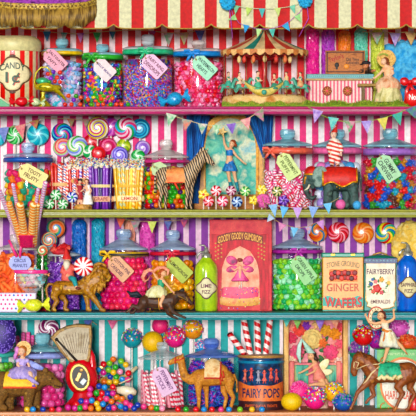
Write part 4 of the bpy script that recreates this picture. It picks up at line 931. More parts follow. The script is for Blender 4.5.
mint(72.2, 197.3, 5.6, ['2448b0', 'e4ecfa'], 6, 14, 2, 'blue and white pinwheel mint pop with a green centre', 0, True, None, '3cb060')
def couple():
    q = T('couple_figurine', 'little china couple in old fashioned dress before the purple sticks', 'figurine', 83, 2, 20); B = q.base
    b = MB(); b.lathe(83, 0, [(.1, 204), (7, 204.4), (9, 206.3), (9.2, B-.1), (.1, B-.1)], 28, sd=.7); q.part('base', b, M2(['b87838', 'e8b868', '6a4a24'], 80, .5))
    sk = SK('f0c0a0')
    h = body(q, 'lady', [[(88, 200, -1, 3), (87.6, 191, -1, 2), (87, 186, -1, 2)], [(87, 184, -1, .9), (86.6, 181.4, -1.4, 1.9)], [(85.4, 186.6, -1, .9), (83, 190, -3, .8), (81, 191.5, -3.4, .7)], [(89, 186.6, -1, .9), (91.4, 190.5, -2, .8), (90, 194, -4, .7)]], sk, vox=.4, sm=2)
    b = MB(); b.lathe(87.8, -1, [(1, 184.6), (2.3, 185.6), (2, 190), (3.4, 195), (5.4, 203), (5.2, 204.4)], 24, sd=.8, wob=lambda a, i: 1+.05*sin(7*a)); q.part('cream_gown', b, M2(['f6eedc', 'ffffff', 'd8d8a8'], 60, .6), h)
    b = MB(); b.ell((87, 180.6, -.6), (2.1, 2, 2), 10, 7); q.part('hair', b, M('7a4828', .6), h)
    m = body(q, 'gentleman', [[(79.5, 197, 0, 2.6), (79.5, 189, 0, 2.4), (79.6, 186, 0, 2)], [(79.6, 184, 0, .9), (80, 181.6, -.4, 1.9)], [(77.4, 187, 0, 1), (76, 191, -2, .9), (78.5, 194, -4, .7)], [(78.4, 198, 0, 1.6), (78, 204.5, -1, 1.1)], [(81, 198, 0, 1.6), (81.4, 204.5, -1.6, 1.1)]], sk, vox=.4, sm=2)
    b = MB(); b.lathe(79.5, 0, [(1.2, 184.8), (2.7, 186), (2.9, 192), (3.6, 199), (3.3, 199.6)], 20, sd=.9); q.part('red_coat', b, M('b03040', .6, .2), m)
    b = MB(); b.ell((80, 180.6, 0), (2.2, 2, 2.1), 10, 7); b.coin((80, 179.4, 0), [(2.6, -2.2), (2.6, 2.2)], 14, .35); q.part('black_hat', b, M('241c24', .6), m)
    b = MB(); r2 = random.Random(3)
    for i in range(26): b.ell((74+r2.random()*12, 184-r2.random()*6+abs(i-13)*.1, 2.6+r2.random()*2), (1.2, 1.1, 1), 7, 5)
    q.part('flower_garland', b, M2(['e87858', 'f4c898', '58a068', 'd84858'], 160, .6, const=True, vor=True))
couple()
J6 = jar('jar of round fruit candies with a pearly lid behind the zebra', 142.5, 189.5, 139.5, 2, 64, 'pearl', (13, 10), 158, 'd84c94', 161.5, 5, rib_h=3)
fill(J6, 'ball', [('green', '3cac2c', 5), ('red', 'd8242c', 4), ('yellow', 'f4d824', 4), ('orange', 'f28428', 3), ('purple', '5c2478', 3)], 2.75, 166, 'in the jar behind the zebra', 'fruit candy', 'fruit_candy', sy=.96)
q = tag(158, 169, 13, 15, 30, 'c8dcae', '6a7a50', [('FRUITY', .7, .18, 1)], 'pale green paper tag half hidden by the zebra', 36)
# ---- zebra
def legs(q, base, specs): return [[(x, y if y is not None else base-r-.1, d, r) for x, y, d, r in s] for s in specs]
def zebra():
    q = T('zebra_figurine', 'striped zebra figurine wearing an orange saddle cloth', 'zebra', 183, 2, 20); B = q.base
    ch = [[(164.5, 175.5, 0, 8.6), (174, 176, 0, 8.6), (184, 175.5, 0, 8.2), (190, 174, 0, 8)], [(189.5, 172.5, 0, 8), (195.5, 165.5, 0, 6.8), (201, 158.5, 0, 5.6), (203.5, 155.5, 0, 4.6)], [(203.5, 155.5, 0, 4.8), (208.4, 159.6, 0, 3.6), (211.8, 162.8, 0, 2.7), (212.6, 163.8, 0, 2.4)],
          [(204, 151.8, 1.8, 1.1), (205, 147.8, 2.2, .45)], [(206.3, 151.8, -1.8, 1.1), (208.3, 148, -2.2, .45)]]
    ch += legs(q, B, [[(163.5, 178, -4, 6), (159.5, 186, -4.5, 3.3), (162, 193, -4.5, 2), (159.8, 201, -4.5, 1.5), (160, None, -5, 1.6)], [(166, 179, 4, 5.6), (164, 187, 4.5, 3), (166.5, 194, 4.5, 1.9), (165, 201, 4.5, 1.5), (165.6, None, 4, 1.6)],
                       [(189, 178, -4, 4.8), (187, 187, -4.2, 2.4), (187.4, 194, -4.2, 1.9), (186.4, 202, -4.4, 1.4), (186.6, None, -4.8, 1.6)], [(192, 178, 4, 4.4), (191.5, 187, 4.2, 2.3), (191.5, 194, 4.2, 1.8), (190.6, 202, 4.2, 1.4), (191, None, 4, 1.6)]])
    h = body(q, 'zebra_body', ch, zebra_mat(['1c1412', 'd8bc98'], 52, 4.0), vox=.5)
    b = MB()
    for i in range(11): t = i/10; b.ell((192.5+11.5*t-1.2, 164.5-14*t-1.6+1.2*sin(t*3), 0), (2, 2.3, .9), 8, 6, rot=-50)
    q.part('mane', b, stripes(['2a1c18', 'd8c0a0'], 3, 0, 'x', .7), h)
    b = MB(); b.tube([(157.8, 171, 0), (155.2, 177, 0), (154.8, 186, -.4), (155.4, 193, -.6)], [1.2, 1, .9, 1.6], 8); q.part('tail', b, stripes(['2a1c18', 'cdb598'], 4, 0, 'z', .7), h)
    b = MB(); vs = []
    for i in range(13):
        x = 167.6+15.4*i/12
        for j in range(13): a = math.radians(-118+236*j/12-0); rr = 8.9; fl = max(0, abs(j-6)-4.4); vs.append((x+ (i-6)*.06*abs(j-6), 176.3-rr*cos(a)+(2.2 if abs(j-6) > 5 else 0), rr*sin(a)*(1.0)))
    b.add(vs, [(i*13+j, (i+1)*13+j, (i+1)*13+j+1, i*13+j+1) for i in range(12) for j in range(12)]); sd = q.part('saddle_cloth', b, M2(['f08a4c', 'f8b070', 'e06c38'], 60, .6), h)
    b = MB(); b.tube([(167.6+15.4*i/12, 182.6, -8.1) for i in range(13)], .6, 6); b.tube([(175, 183, -7.8), (177.5, 188, -7.2), (179, 190, -6.8)], [1.2, 1, .7], 6); q.part('orange_fringe', b, M('e85c34', .6), sd)
    eyes(q, h, [(206.4, 156.6, -3.5)], .75); b = MB(); b.ell((212.9, 163.6, -1), (1.3, 1.5, 1.5), 10, 6); q.part('dark_muzzle', b, M('3a2a26', .6), h)
zebra()
# ---- puppet theatre with the dancer
def theatre():
    q = T('toy_theatre', 'toy theatre with a golden arched frame and blue curtains round a painted sky', 'toy theatre', 231, 2, 88); B = q.base
    arch = lambda x0, x1, yt, yb, n=20: [(x0, yb)]+[(x0+(x1-x0)*(.5-.5*cos(pi*i/n)), yt+(yb-yt)*.42*(1-sin(pi*i/n)**.8)) for i in range(n+1)]+[(x1, yb)]
    b = MB(); b.box(188, 264, 117, B-.2, 10, 13); q.part('back_panel', b, M('2a2018', .8))
    b = MB(); b.prism(arch(203, 258, 116.5, B-14), 8, 10); q.part('painted_backdrop', b, M2(['2f9c88', '8cd0b4', '4cb4a8', 'e4e8c8', '98ccd0', 'f0e4b8'], 16, .8))
    ao_, ai = arch(200.5, 260.5, 112.5, B-11), arch(205, 256, 118, B-11); b = MB(); n = len(ao_)
    vs = [(x, y, 4) for x, y in ao_]+[(x, y, 3.4) for x, y in ai]+[(x, y, 9) for x, y in ai]+[(x, y, 9) for x, y in ao_]
    b.add(vs, [(k*n+i, k*n+i+1, ((k+1) % 4)*n+i+1, ((k+1) % 4)*n+i) for k in range(4) for i in range(n-1)], False); q.part('golden_arch', b, M2(['b87a24', 'e0ac48', '8c5818'], 70, .5, metal=.2))
    b = MB(); b.box(194, 266, B-15, B-.1, 2, 9.8, bev=.8); q.part('stage_front', b, M2(['b06c28', 'd89848', '8a4c1c'], 60, .6, stretch=(.4, 1, 1)))
    for x in (202.5, 261.5): b = MB(); b.box(x-3.2, x+3.2, 150, B-14, 2, 8, bev=.6); q.part('side_post', b, M2(['b87a24', 'e0ac48', '8c5818'], 70, .5, stretch=(1, 1, .4)))
    bl = M2(['0c4c8c', '2c8cd0', '0a3c74', '1c70b4'], 90, .6, stretch=(1, 1, .12))
    def curtain(nm, f, yb):
        b = MB(); vs = []; n, m = 44, 16
        for j in range(m+1):
            t = j/m; xl, xr = f(t); y = 115.5+(yb-115.5)*t
            for i in range(n+1): u = i/n; vs.append((xl+(xr-xl)*u, y, -1.5+1.7*sin(u*30)+ .5*sin(u*13+t*3)))
        b.add(vs, [(j*(n+1)+i, j*(n+1)+i+1, (j+1)*(n+1)+i+1, (j+1)*(n+1)+i) for j in range(m) for i in range(n)]); q.part('blue_curtain', b, bl)
    curtain('l', lambda t: (186.5, 210.5-14*t**.7 if t < .55 else 201.3-(t-.55)*6), B-6)
    curtain('r', lambda t: (244.5+18*t**.8, 273.5-3*t), 158)
    curtain('r', lambda t: (262, 273+t*0), B-4) if 0 else None
theatre()
def dancer():
    q = T('dancer_figurine', 'dancing girl in a blue top and skirt holding up a yellow star', 'person', 230, 2, 72); B = q.base-15.0
    q.base = 208+(208-208)+ (q.base-15-208) + 208-208; q.e.location = W(230, q.base, 72)
    B = q.base
    sk = SK('eebf98')
    h = body(q, 'person', [[(229.6, 160, 0, 3.4), (229.2, 156, 0, 2.7), (229.4, 151, 0, 3.3), (230, 149.8, 0, 2.8)], [(230.6, 148.6, 0, 1.3), (231.2, 146.6, 0, 1.2)], [(232, 143.6, 0, 2.9), (231.6, 145, -.4, 2.5)], [(227.4, 150, 0, 1.6), (224.3, 143.6, -.4, 1.25), (223.6, 137.4, -.6, 1.05), (223.2, 134.6, -.8, .8)], [(232.2, 150.2, 0, 1.6), (236.6, 156, -1, 1.2), (242.6, 161.6, -2, .95), (244, 162.9, -2.4, .8)],
        [(228, 162, -.4, 2.6), (228.2, 172, -1, 2.1), (229, 178, -.6, 1.6), (230.4, 184, 0, 1.5), (231.2, 190.5, 0, .9)], [(231.6, 162, .4, 2.6), (234, 172, .6, 2.1), (235, 178, .8, 1.6), (237, 185, .8, 1.5), (238.3, B-2.4, .4, .9), (238.9, B-.6, -1.4, .8)]], sk, vox=.4, sm=3, ells=[((230.3, 145, -2.6), (.5, .55, .6)), ((231.6, B-.9, -1), (1, .8, 2))])
    b = MB(); hand(b, (223.2, 134.2, -.8), -.1, -1, .85); q.part('hand', b, sk, h); b = MB(); hand(b, (244.2, 163, -2.4), .8, .5, .85); q.part('hand', b, sk, h)
    b = MB(); b.ell((233, 142.4, .8), (3.1, 2.9, 3), 14, 9); b.ell((235.4, 145, 1.4), (1.6, 1.8, 1.5), 10, 6); q.part('hair', b, M('a8541c', .6, .3), h)
    eyes(q, h, [(230.6, 143.6, -2.7), (232.6, 143.6, -2.9)], .3)
    b = MB(); b.ell((231.3, 146.2, -2.6), (.55, .2, .3), 8, 5); q.part('lips', b, M('c04048', .5), h)
    bl = M2(['1468a8', '2c94d4', '0c4c88'], 70, .5)
    b = MB(); b.lathe(229.6, 0, [(2.9, 149.6), (3.7, 151), (3.6, 153.4), (3.1, 155.6), (2.6, 155.8)], 24, sd=.95); b.tube([(227.2, 150.6, -1.8), (227.6, 148.9, 0), (227.4, 150.4, 1.8)], .7, 6); b.tube([(232, 150.8, -1.8), (232, 149, 0), (232, 150.6, 1.8)], .7, 6); q.part('blue_top', b, bl, h)
    b = MB(); b.lathe(229.9, 0, [(3.2, 159.4), (3.7, 161), (5.4, 165), (7.6, 170.8), (7.2, 171.2)], 40, sd=.7, wob=lambda a, i: 1+.06*sin(10*a)*i/3); q.part('blue_skirt', b, bl, h)
    for c in ([(230.1, 182, 0, 2.0), (230.9, 187, 0, 1.6), (231.4, 190.6, 0, 1.3)], [(236.3, 182, .8, 2.0), (237.3, 187, .8, 1.6), (238.4, B-2.6, .4, 1.3)]): b = MB(); b.tube([p[:3] for p in c], [p[3] for p in c], 10); q.part('teal_stocking', b, M('1c8c98', .5, .2), h)
    for p in ((231.8, 191.2, -.8), (239.2, B-1.3, -1.4)): b = MB(); b.ell(p, (1.3, 1.2, 2.2), 10, 7); q.part('dark_shoe', b, M('2a1c30', .4), h)
    q2 = T('yellow_star', 'yellow star raised in the hand of the dancing girl', 'star', 222, float(135), 71)
    b = MB(); b.prism([(222+(6.2 if i % 2 == 0 else 2.6)*sin(pi*i/5+.35), 131.6-(6.2 if i % 2 == 0 else 2.6)*cos(pi*i/5+.35)) for i in range(10)], -1, .6, .6); q2.part('star_body', b, M('f2c838', .4, .2))
    b = MB(); b.rod = None; b.tube([(222.4, 133, .8), (223.4, 137, 1)], .4, 6); q2.part('wire', b, GOLD('c89a38'))
dancer()
bunting([(166, 113), (171, 115), (186, 120), (203, 124.5), (218, 126.5), (232, 124.5), (246, 119.5), (259, 112), (263, 107)], [(171.5, 114, 11, 13, 14), (187, 119.5, 11, 12, 10), (202.5, 123.6, 10, 11, 4), (216.5, 125, 9, 10, 0), (231, 123.6, 10, 11, -8), (245.5, 118.5, 11, 12, -16), (258.5, 111, 11, 12, -26)], 10, 11, -4,
        'string of floral flags swagged across the top of the toy theatre', [('50b080', 'f0e8d8'), ('e88a78', '70b0a0'), ('48a888', 'f0d8d0'), ('4ca868', 'e8f0d8'), ('7c58b0', 'a888d0'), ('e0708c', 'e8c8b8'), ('48a058', 'e078b0')], 'e0d098')
for px, py, r, cols, pet, lab, ctr in [(203.5, 194.5, 5.3, ['f4d41c', 'fbf090'], 5, 'yellow flower pop with a red centre beside the zebra', 'e04830'), (216, 190.8, 5.6, ['d8203c', 'fbe0e4'], 0, 'red and white pinwheel pop at the upper left of the theatre stage', None), (208.6, 201.3, 5.6, ['d81c38', 'f8b8c0'], 0, 'red pinwheel pop in front of the zebra legs', None), (222.6, 201.3, 5.6, ['e83c6c', 'fbd8e0'], 0, 'pink and white pinwheel pop in the lower row', None),
                                    (231, 190.8, 5.2, ['8c1c4c', 'e8c0cc'], 0, 'dark crimson pinwheel pop under the feet of the dancer', None), (245.3, 191.3, 5.2, ['2ca048', 'd8f0b0'], 0, 'lime green pinwheel pop beneath the dancer', None), (237, 201.8, 5.6, ['16468c', 'b8d4ec'], 0, 'navy blue pinwheel pop in the lower row', None), (261.8, 189.8, 5.2, ['f0d820', 'fbf4a0'], 6, 'yellow flower pop on the right post of the theatre', 'c8a820'),
                                    (253.5, 200.2, 4.6, ['f4d428', 'f8ec80'], 5, 'small yellow flower pop beside the pink puff', 'c89a20'), (277, 191.3, 5.2, ['3c6428', 'e8dca0'], 0, 'olive and cream pinwheel pop before the peppermint jar', None), (283.5, 200.6, 5.2, ['5c2c98', 'a880d8'], 5, 'purple flower pop before the peppermint jar', '2c1858')]:
    mint(px, py, r, cols, 6, 11+(6 if py < 196 else 0), 2, lab, pet, True, None, ctr)
b = MB()
for i in range(90):
    a, e = random.uniform(0, 6.28), random.uniform(-1.5, 1.5); b.ell((263.5+6.4*cos(a)*cos(e), 201+5.8*sin(e), 6.4*sin(a)*cos(e)), (1.7, 1.4, 1.7), 6, 4, noise=.15)
b.ell((263.5, 201, 0), 6, 10, 8); solo('pink_puff', 'round pink sugar puff on the shelf before the theatre post', 'candy', b, M('ec7cbc', .7, .25, 120), 263.5, 2, 14)
# ---- peppermint jar, elephant, gummy jar
J7 = jar('jar of pink and white peppermint puffs with a coral ribbon', 262.5, 312.5, 129, 2, 60, 'teal', (15, 10), 146, 'f07c64', 151, 5, bow=270, rib_h=6)
fill(J7, 'puff', [('pink striped', 'ec2c7c', 4), ('red striped', 'e02838', 2), ('rose striped', 'f05c9c', 3)], 3.0, 172, 'in the jar with the coral ribbon', 'peppermint puff', 'peppermint_puff', sx=1.25, sy=.9)
tag(287.8, 166, 27.5, 16, 57, 'd6e4a2', '5a6a2c', [('PEPPERMINT', .78, .24, .8), ('PUFFS', .48, .24, -1)], 'lime paper tag reading peppermint puffs', 30, string=(281, 152))
J8 = jar('jar of big pastel gumballs with a pink ribbon behind the elephant', 312.5, 362, 129, 2, 72, 'teal', (15, 10), 147, 'f080b4', 151, 5, rib_h=6)
fill(J8, 'ball', [('pink', 'f08cc4', 3), ('sky blue', '68b8e8', 4), ('lilac', 'b89ce0', 3), ('white', 'e8eaf4', 2), ('pale green', 'b0d8a0', 1)], 5.2, 160, 'in the jar behind the elephant', 'big gumball', 'gumball')
J9 = jar('jar of bright gummy creatures with a violet ribbon', 362.5, 417.5, 128.5, 2, 74, 'teal', (15, 10), 147, 'a878c4', 152, 5, rib_h=6.5)
def gcol(px, py): return None
fill(J9, 'gummy', [('crimson', 'd81c48', 4), ('turquoise', '18a0b8', 3), ('red', 'e83830', 4), ('amber', 'c88c1c', 3), ('blue', '2868c8', 2), ('dark brown', '5c2c1c', 2), ('green', '48a040', 2)], 4.0, 160, 'in the jar with the violet ribbon', 'gummy', 'gummy_candy')
tag(387.5, 168, 27.5, 17, 57, 'b4dcb4', '2c4438', [('GUMMY', .62, .28, 0), ('CHEWIES', .78, .28, .5)], 'mint paper tag reading gummy chewies', 44, string=(380, 153))
def elephant():
    q = T('elephant_figurine', 'dark green elephant figurine in a red and gold cloth', 'elephant', 333, 2, 26); B = q.base
    ch = [[(332, 180, 0, 11), (340, 179, 0, 12.5), (349, 180, 0, 11.2)], [(326, 177, 0, 9.5), (317, 175, 0, 8.6), (312, 176, 0, 7.6)], [(308.5, 178, 0, 5.6), (306, 184, 0, 4), (306, 190.5, -.6, 3), (308.4, 196.4, -1, 2.4), (312.4, 198.6, -1.4, 2), (315.4, 196.4, -1.6, 1.7)], [(312, 182.5, 0, 4.6), (312.6, 186.5, 0, 2.6)]]
    ch += legs(q, B, [[(328.5, 186, -6, 5.8), (327.6, 196, -6, 4.6), (327.4, None, -6, 4.6)], [(334.5, 187, 6, 5.4), (334.8, 196, 6, 4.3), (335, None, 6, 4.3)], [(351.6, 185, -6, 6.6), (354, 195, -6, 4.7), (353.6, None, -6, 4.6)], [(346, 187, 6, 6), (346.8, 196, 6, 4.4), (346.4, None, 6, 4.4)]])
    m = M2(['24332e', '46605a', '1c2824', '5c7468'], 50, .65, bump=.3); h = body(q, 'elephant_body', ch, m, vox=.6)
    for dd, s in ((-8.5, 1), (8.5, -1)):
        b = MB(); b.ell((319.6, 175.6, dd), (7.6, 9.6, 1.6), 20, 12, rot=12); b.ell((318, 182, dd-.2*s), (5, 5.4, 1.3), 14, 9); q.part('ear', b, M2(['4a6a62', '8ca498', '3c5650'], 60, .65), h)
    b = MB(); b.tube([(358.8, 172, 0), (361.4, 179, 0), (361, 188, -.4), (361.6, 191, -.4)], [1.1, .8, .6, 1], 8); q.part('tail', b, m, h)
    for dd in (-3.6, 3.6): b = MB(); b.tube([(309.6, 184.6, dd), (307.6, 188.4, dd*1.15), (304.2, 190.4, dd*1.2)], [1, .85, .3], 8); q.part('tusk', b, M('f0e6c8', .35), h)
    eyes(q, h, [(308.6, 174.6, -6)], .8)
    red = M2(['b81c14', 'e0401c', '98140c'], 50, .55); gd = GOLD('e0a828'); b = MB(); vs = []; n = 26
    def ed(i): t = i/n; return 122-30*abs(sin(t*pi*1.5+.4))**2*.7
    for i in range(n+1):
        x = 322.5+34*i/n; rr = 13.2-.0*abs(i-13)-(.9 if i < 4 else 0)-(max(0, i-20)*.28)
        for j in range(21): a = math.radians(-ed(i)+2*ed(i)*j/20); vs.append((x+ (3.5 if False else 0), 179.6-rr*cos(a)*1.0, rr*sin(a)*1.02))
    b.add(vs, [(i*21+j, (i+1)*21+j, (i+1)*21+j+1, i*21+j+1) for i in range(n) for j in range(20)]); c = q.part('red_cloth', b, red, h)
    for sd in (0, 20): b = MB(); b.tube([tuple(Vector(vs[i*21+sd])+Vector((0, 0, -.3 if sd == 0 else .3))) for i in range(n+1)], .8, 6); q.part('gold_braid', b, gd, c)
    for e in (0, n): b = MB(); b.tube([tuple(Vector(vs[e*21+j])) for j in range(21)], .9, 6); q.part('gold_edge', b, gd, c)
    b = MB()
    for x, y, s in ((339, 185.5, 2), (336.4, 187, 1.3), (341.6, 187, 1.3), (339, 188.6, 1.1), (339, 182.5, 1.2)): b.ell((x, y, -12.5), (s*.6, s*.6, 1.0), 8, 5)
    q.part('gold_emblem', b, gd, c)
    b = MB(); b.lathe(311.6, 0, [(1, 166), (4.2, 167), (6.8, 170), (7.6, 173.5), (7.2, 174.5)], 20, sd=1.1); hd = q.part('red_headpiece', b, red, h)
    b = MB(); b.lathe(311.6, 0, [(7.4, 173.4), (8, 174.4), (7.4, 175.2)], 20, sd=1.1)
    q.part('gold_rim', b, gd, hd); b = MB(); b.tube([(307.4, 174.6, -4), (305, 179, -4), (304.4, 184, -3.4)], .9, 6); b.ell((305.6, 178, -4.4), (1.3, 1.6, .8), 8, 5); q.part('gold_drop', b, gd, hd)
elephant()
def clown():
    q = T('clown_figurine', 'clown in a red and white candy striped suit standing on the elephant', 'person', 334.5, 208+(208-208)+166.4-208, 26); q.base = 166.4; q.e.location = W(334.5, 166.4, 26); B = q.base
    st = stripes(['e25a48', 'faf0e4'], 4.2, 0, 'z', .6, helix=2)
    sk = SK('f2d0b8')
    h = body(q, 'person', [[(334.5, 152, 0, 4.6), (334.5, 145, 0, 4.2), (334.3, 141, 0, 3.2)], [(334, 139, 0, 1.6), (333.8, 137, 0, 1.6)], [(333.6, 134.4, -.4, 3.3), (333.4, 135.6, -.8, 2.9)], [(331.4, 142, 0, 1.8), (328.6, 148, -1.6, 1.4), (330.4, 152.6, -4, 1.1)], [(337.6, 142, 0, 1.8), (340.4, 148, -1, 1.4), (341, 153.6, -2.4, 1.1)], [(332.8, 154, -.6, 2.6), (332.3, 165, -.8, 1.7), (331.6, B-.9, -2, 1.4)], [(336.6, 154, .4, 2.6), (337.4, 165, 0, 1.7), (337.8, B-.9, -1.4, 1.4)]], sk, vox=.45)
    b = MB(); hand(b, (330.6, 152.8, -4.2), .1, 1, .8); q.part('hand', b, sk, h); b = MB(); hand(b, (341, 153.8, -2.6), .1, 1, .8); q.part('hand', b, sk, h)
    b = MB(); b.lathe(334.4, 0, [(2.6, 139.4), (5, 142), (6, 148), (6.4, 154), (5.2, 158)], 24, sd=.85, wob=lambda a, i: 1+.04*sin(6*a)); b.tube([(331.4, 141.6, 0), (328.2, 147.6, -1.6), (330, 151.4, -3.6)], [2.3, 2.5, 1.9], 10); b.tube([(337.6, 141.6, 0), (341, 147.6, -1), (341.2, 152.2, -2.2)], [2.3, 2.5, 1.9], 10)
    b.tube([(332.4, 156, -.4), (331.6, 160.5, -.8), (332.2, 164.2, -.8)], [3.2, 3.1, 2.2], 12); b.tube([(336.8, 156, .2), (337.8, 160.5, 0), (337.5, 164.2, 0)], [3.2, 3.1, 2.2], 12); q.part('striped_suit', b, st, h, o=(334.5, 150, 0))
    b = MB(); b.lathe(334, 0, [(1.6, 138), (4.4, 139.4), (4.8, 140.4), (2, 140.8)], 28, wob=lambda a, i: 1+.12*sin(10*a)*(i in (1, 2))); q.part('ruff', b, M('f6ead8', .6), h)
    b = MB(); b.lathe(334.2, 0, [(.2, 125.8), (1.3, 127.6), (3.1, 131.4), (3.5, 132.4)], 18); b.v = [(x+(132.4-y)*.35, y, d) for x, y, d in b.v]; b.ell((336.6, 125.6, 0), 1.2, 8, 6); q.part('pointed_hat', b, M('d84838', .6, .2), h)
    b = MB(); b.ell((331.2, 134, .8), (1.3, 1.8, 1.8), 8, 6); b.ell((336.4, 134, .8), (1.4, 1.9, 1.8), 8, 6); q.part('hair', b, M('4a2c1c', .6), h)
    eyes(q, h, [(332.4, 134, -3.5), (334.8, 134, -3.5)], .4); b = MB(); b.ell((333.5, 135.2, -3.9), .55, 8, 6); q.part('red_nose', b, M('d82c2c', .4), h)
    b = MB(); b.ell((333.5, 136.9, -3.5), (1, .35, .4), 8, 5); q.part('mouth', b, M('a82830', .5), h)
    for p in ((331.6, B-.9, -3), (338, B-.9, -2.4)): b = MB(); b.ell(p, (1.7, .9, 2.4), 10, 6); q.part('shoe', b, M('6a4030', .5), h)
clown()
b = MB(); b.ell((340.6, bp(2, 12)-5.1, 0), 5.1, 20, 14); solo('sugar_ball', 'pink sugar ball on the shelf between the legs of the elephant', 'candy', b, M('f480b8', .6, .25, 250, bump=.4), 340.6, 2, 12)
b = MB(); b.ell((357, bp(2, 10)-4.4, 0), 4.4, 20, 14); solo('sugar_ball', 'sky blue sugar ball by the hind foot of the elephant', 'candy', b, M('5cb4e4', .6, .25, 250, bump=.4), 357, 2, 8)
bunting([(308, 107), (314, 110), (322, 115.5), (334, 120), (350, 122.3), (366, 121.5), (382, 118.5), (396, 114), (408, 109), (424, 104)], [(318, 110, 11, 14, 16), (333.5, 117.5, 11, 13, 10), (350, 121, 11, 12, 3), (366.5, 120.8, 11, 13, -4), (382.5, 118, 11, 13, -10), (397, 113.4, 11, 13, -16), (411, 107.5, 12, 12, -22)], 11, 13, -4,
        'string of floral flags hung below the top shelf over the elephant', [('8c68c0', 'e0c8e8'), ('3cb0b0', 'a0d8c8'), ('48a868', 'e898b8'), ('9078c8', 'd0c0e8'), ('e8d070', 'b8c868'), ('40a8b8', '58b070'), ('6850a8', '58a068')], '9cb848')
bunting([(266, 203), (272, 205.4), (284, 207.4), (298, 208), (312, 207.6), (322, 206), (330, 203), (341, 197)], [(273, 204.5, 9, 13, -10), (284.5, 206.6, 9, 12, 10), (297.5, 207.4, 9.5, 12, 0), (313.5, 206.6, 10, 12, 6), (327.5, 203.2, 9, 11, -8)], 9, 12, -5,
        'string of pale blue and lilac flags looped over the olive shelf edge', [('88b8e0', 'a8d0f0'), ('60b4e4', '88c8f0'), ('c098d8', 'd8b8e4'), ('88a8dc', 'a8c4ec'), ('70b8e0', '90d0f0')], 'b8a878')
# ================================================================== THIRD SHELF
J10 = jar('jar of orange circus peanuts with a pearly lid and pink ribbon', -4, 37, 234, 3, 38, 'pearl', (13, 9), 250, None, None, 5)
fill(J10, 'peanut', [('orange', 'f2782c', 4), ('bright orange', 'f8904c', 3), ('deep orange', 'e4601c', 2)], 2.6, 253, 'in the jar tagged circus peanuts', 'marshmallow peanut', 'circus_peanut', sx=1.5, sy=.9)
tag(20, 263, 21, 14, 0, 'b8c0ec', '40407c', [('CIRCUS', .56, .25, 0), ('PEANUTS', .68, .25, 0)], 'lavender plaque tag reading circus peanuts', 13, string=(15, 244), rounded=True)
b = MB(); b.tube([(9, 240, 0), (12, 247, -1), (17, 257, -1.5)], 1.3, 8, flat=.35); b.tube([(21, 240, 0), (21, 247, -1), (20, 257, -1.5)], 1.3, 8, flat=.35)
solo('hanging_ribbon', 'pair of pink ribbon ends holding the lavender plaque tag', 'ribbon', b, M('ee4c94', .4, .2, coat=.2), 15, 250.0, 13)
def stickcup():
    q = T('candy_stick_cup', 'pink cup of orange and pink twisted candy sticks standing on the circus peanuts jar', 'candy', 28, 247.8, 17); B = q.base
    b = MB(); b.lathe(27.5, 0, [(7, 235.2), (8, 235), (8.3, 237), (7.8, 247), (7, 247.7), (.1, 247.7)], 28, sd=.85); b.lathe(27.5, 0, [(8.5, 235.4), (9, 236.4), (8.5, 237.4)], 28, sd=.85); b.v = [(x, y, d-(247.8-y)*1.1) for x, y, d in b.v]
    cp = q.part('pink_cup', b, M('e62c74', .4, .2))
    og = stripes(['ffb038', 'fff0b8', 'ff9c20'], 4, 0, 'z', .4, helix=1, coat=.4); pk = stripes(['f08cb8', 'fbeef4', 'd8c0e8'], 3.4, 0, 'z', .4, helix=1, coat=.4)
    for x0, x1, y1, r, m, dd in [(22.5, 11.5, 202, 3.2, og, -1), (26, 22.5, 203, 4.1, og, -2.5), (31.5, 36, 203, 4, og, -2), (34, 40, 203.5, 2.8, og, 1)]:
        q.rod('candy_stick', (x0, 246, dd+1), (x1, y1, dd-46), r, m, cp, seg=10, nz=20)
    for x0, x1, y1, r, m, dd in [(21, 3, 190, 2.3, pk, 1), (24.5, 16.5, 184, 1.9, pk, 1.6), (30, 41.5, 188.5, 1.8, pk, 2), (33.5, 48.5, 182, 2.3, pk, 1)]:
        q.rod('candy_stick', (x0, 246, dd+1), (x1, y1, dd-62), r, m, cp, seg=10, nz=20)
stickcup()
def dotbox():
    q = T('gift_box', 'white box dotted with pink and blue spots under the circus peanuts', 'box', 14, 3, 5); B = q.base
    b = MB(); b.box(-6, 36, 293, B-.1, 0, 12, bev=.8); bx = q.part('box', b, M('e8e0f4', .5, .08))
    for i in range(4):
        for j in range(9):
            b = MB(); x, y = -3+j*4.2+(2.1 if i % 2 else 0), 295.3+i*4.4
            if x < 31: b.coin((x, y, -.3), [(1.1, .5), (1, 0), (.2, -.1)], 10); q.part('spot', b, M(['ec4c94', '4c88d8', 'ec4c94'][(j+i) % 3 if j > 3 else 0], .5, .1), bx)
dotbox()
def bowl3():
    q = T('glass_bowl', 'small glass bowl with a pink rim standing on the spotted box', 'bowl', 31, 292.9, 11); B = q.base
    b = MB(); b.lathe(31, 0, [(16.4, 272.5), (16, 277), (14, 283), (9.5, 289), (6, 291.6), (6.4, B-.1), (.1, B-.1)], 40, sd=.5); q.part('glass', b, glass('f8fbfc', .9, 'bowl_glass', .06, 'f0f8fc'))
    b = MB(); b.lathe(31, 0, [(16.2, 273.6), (17.2, 272.8), (17.2, 270.8), (16.2, 270)], 40, sd=.5); q.part('pink_rim', b, M('f04c9c', .3, .15, coat=.4))
bowl3()
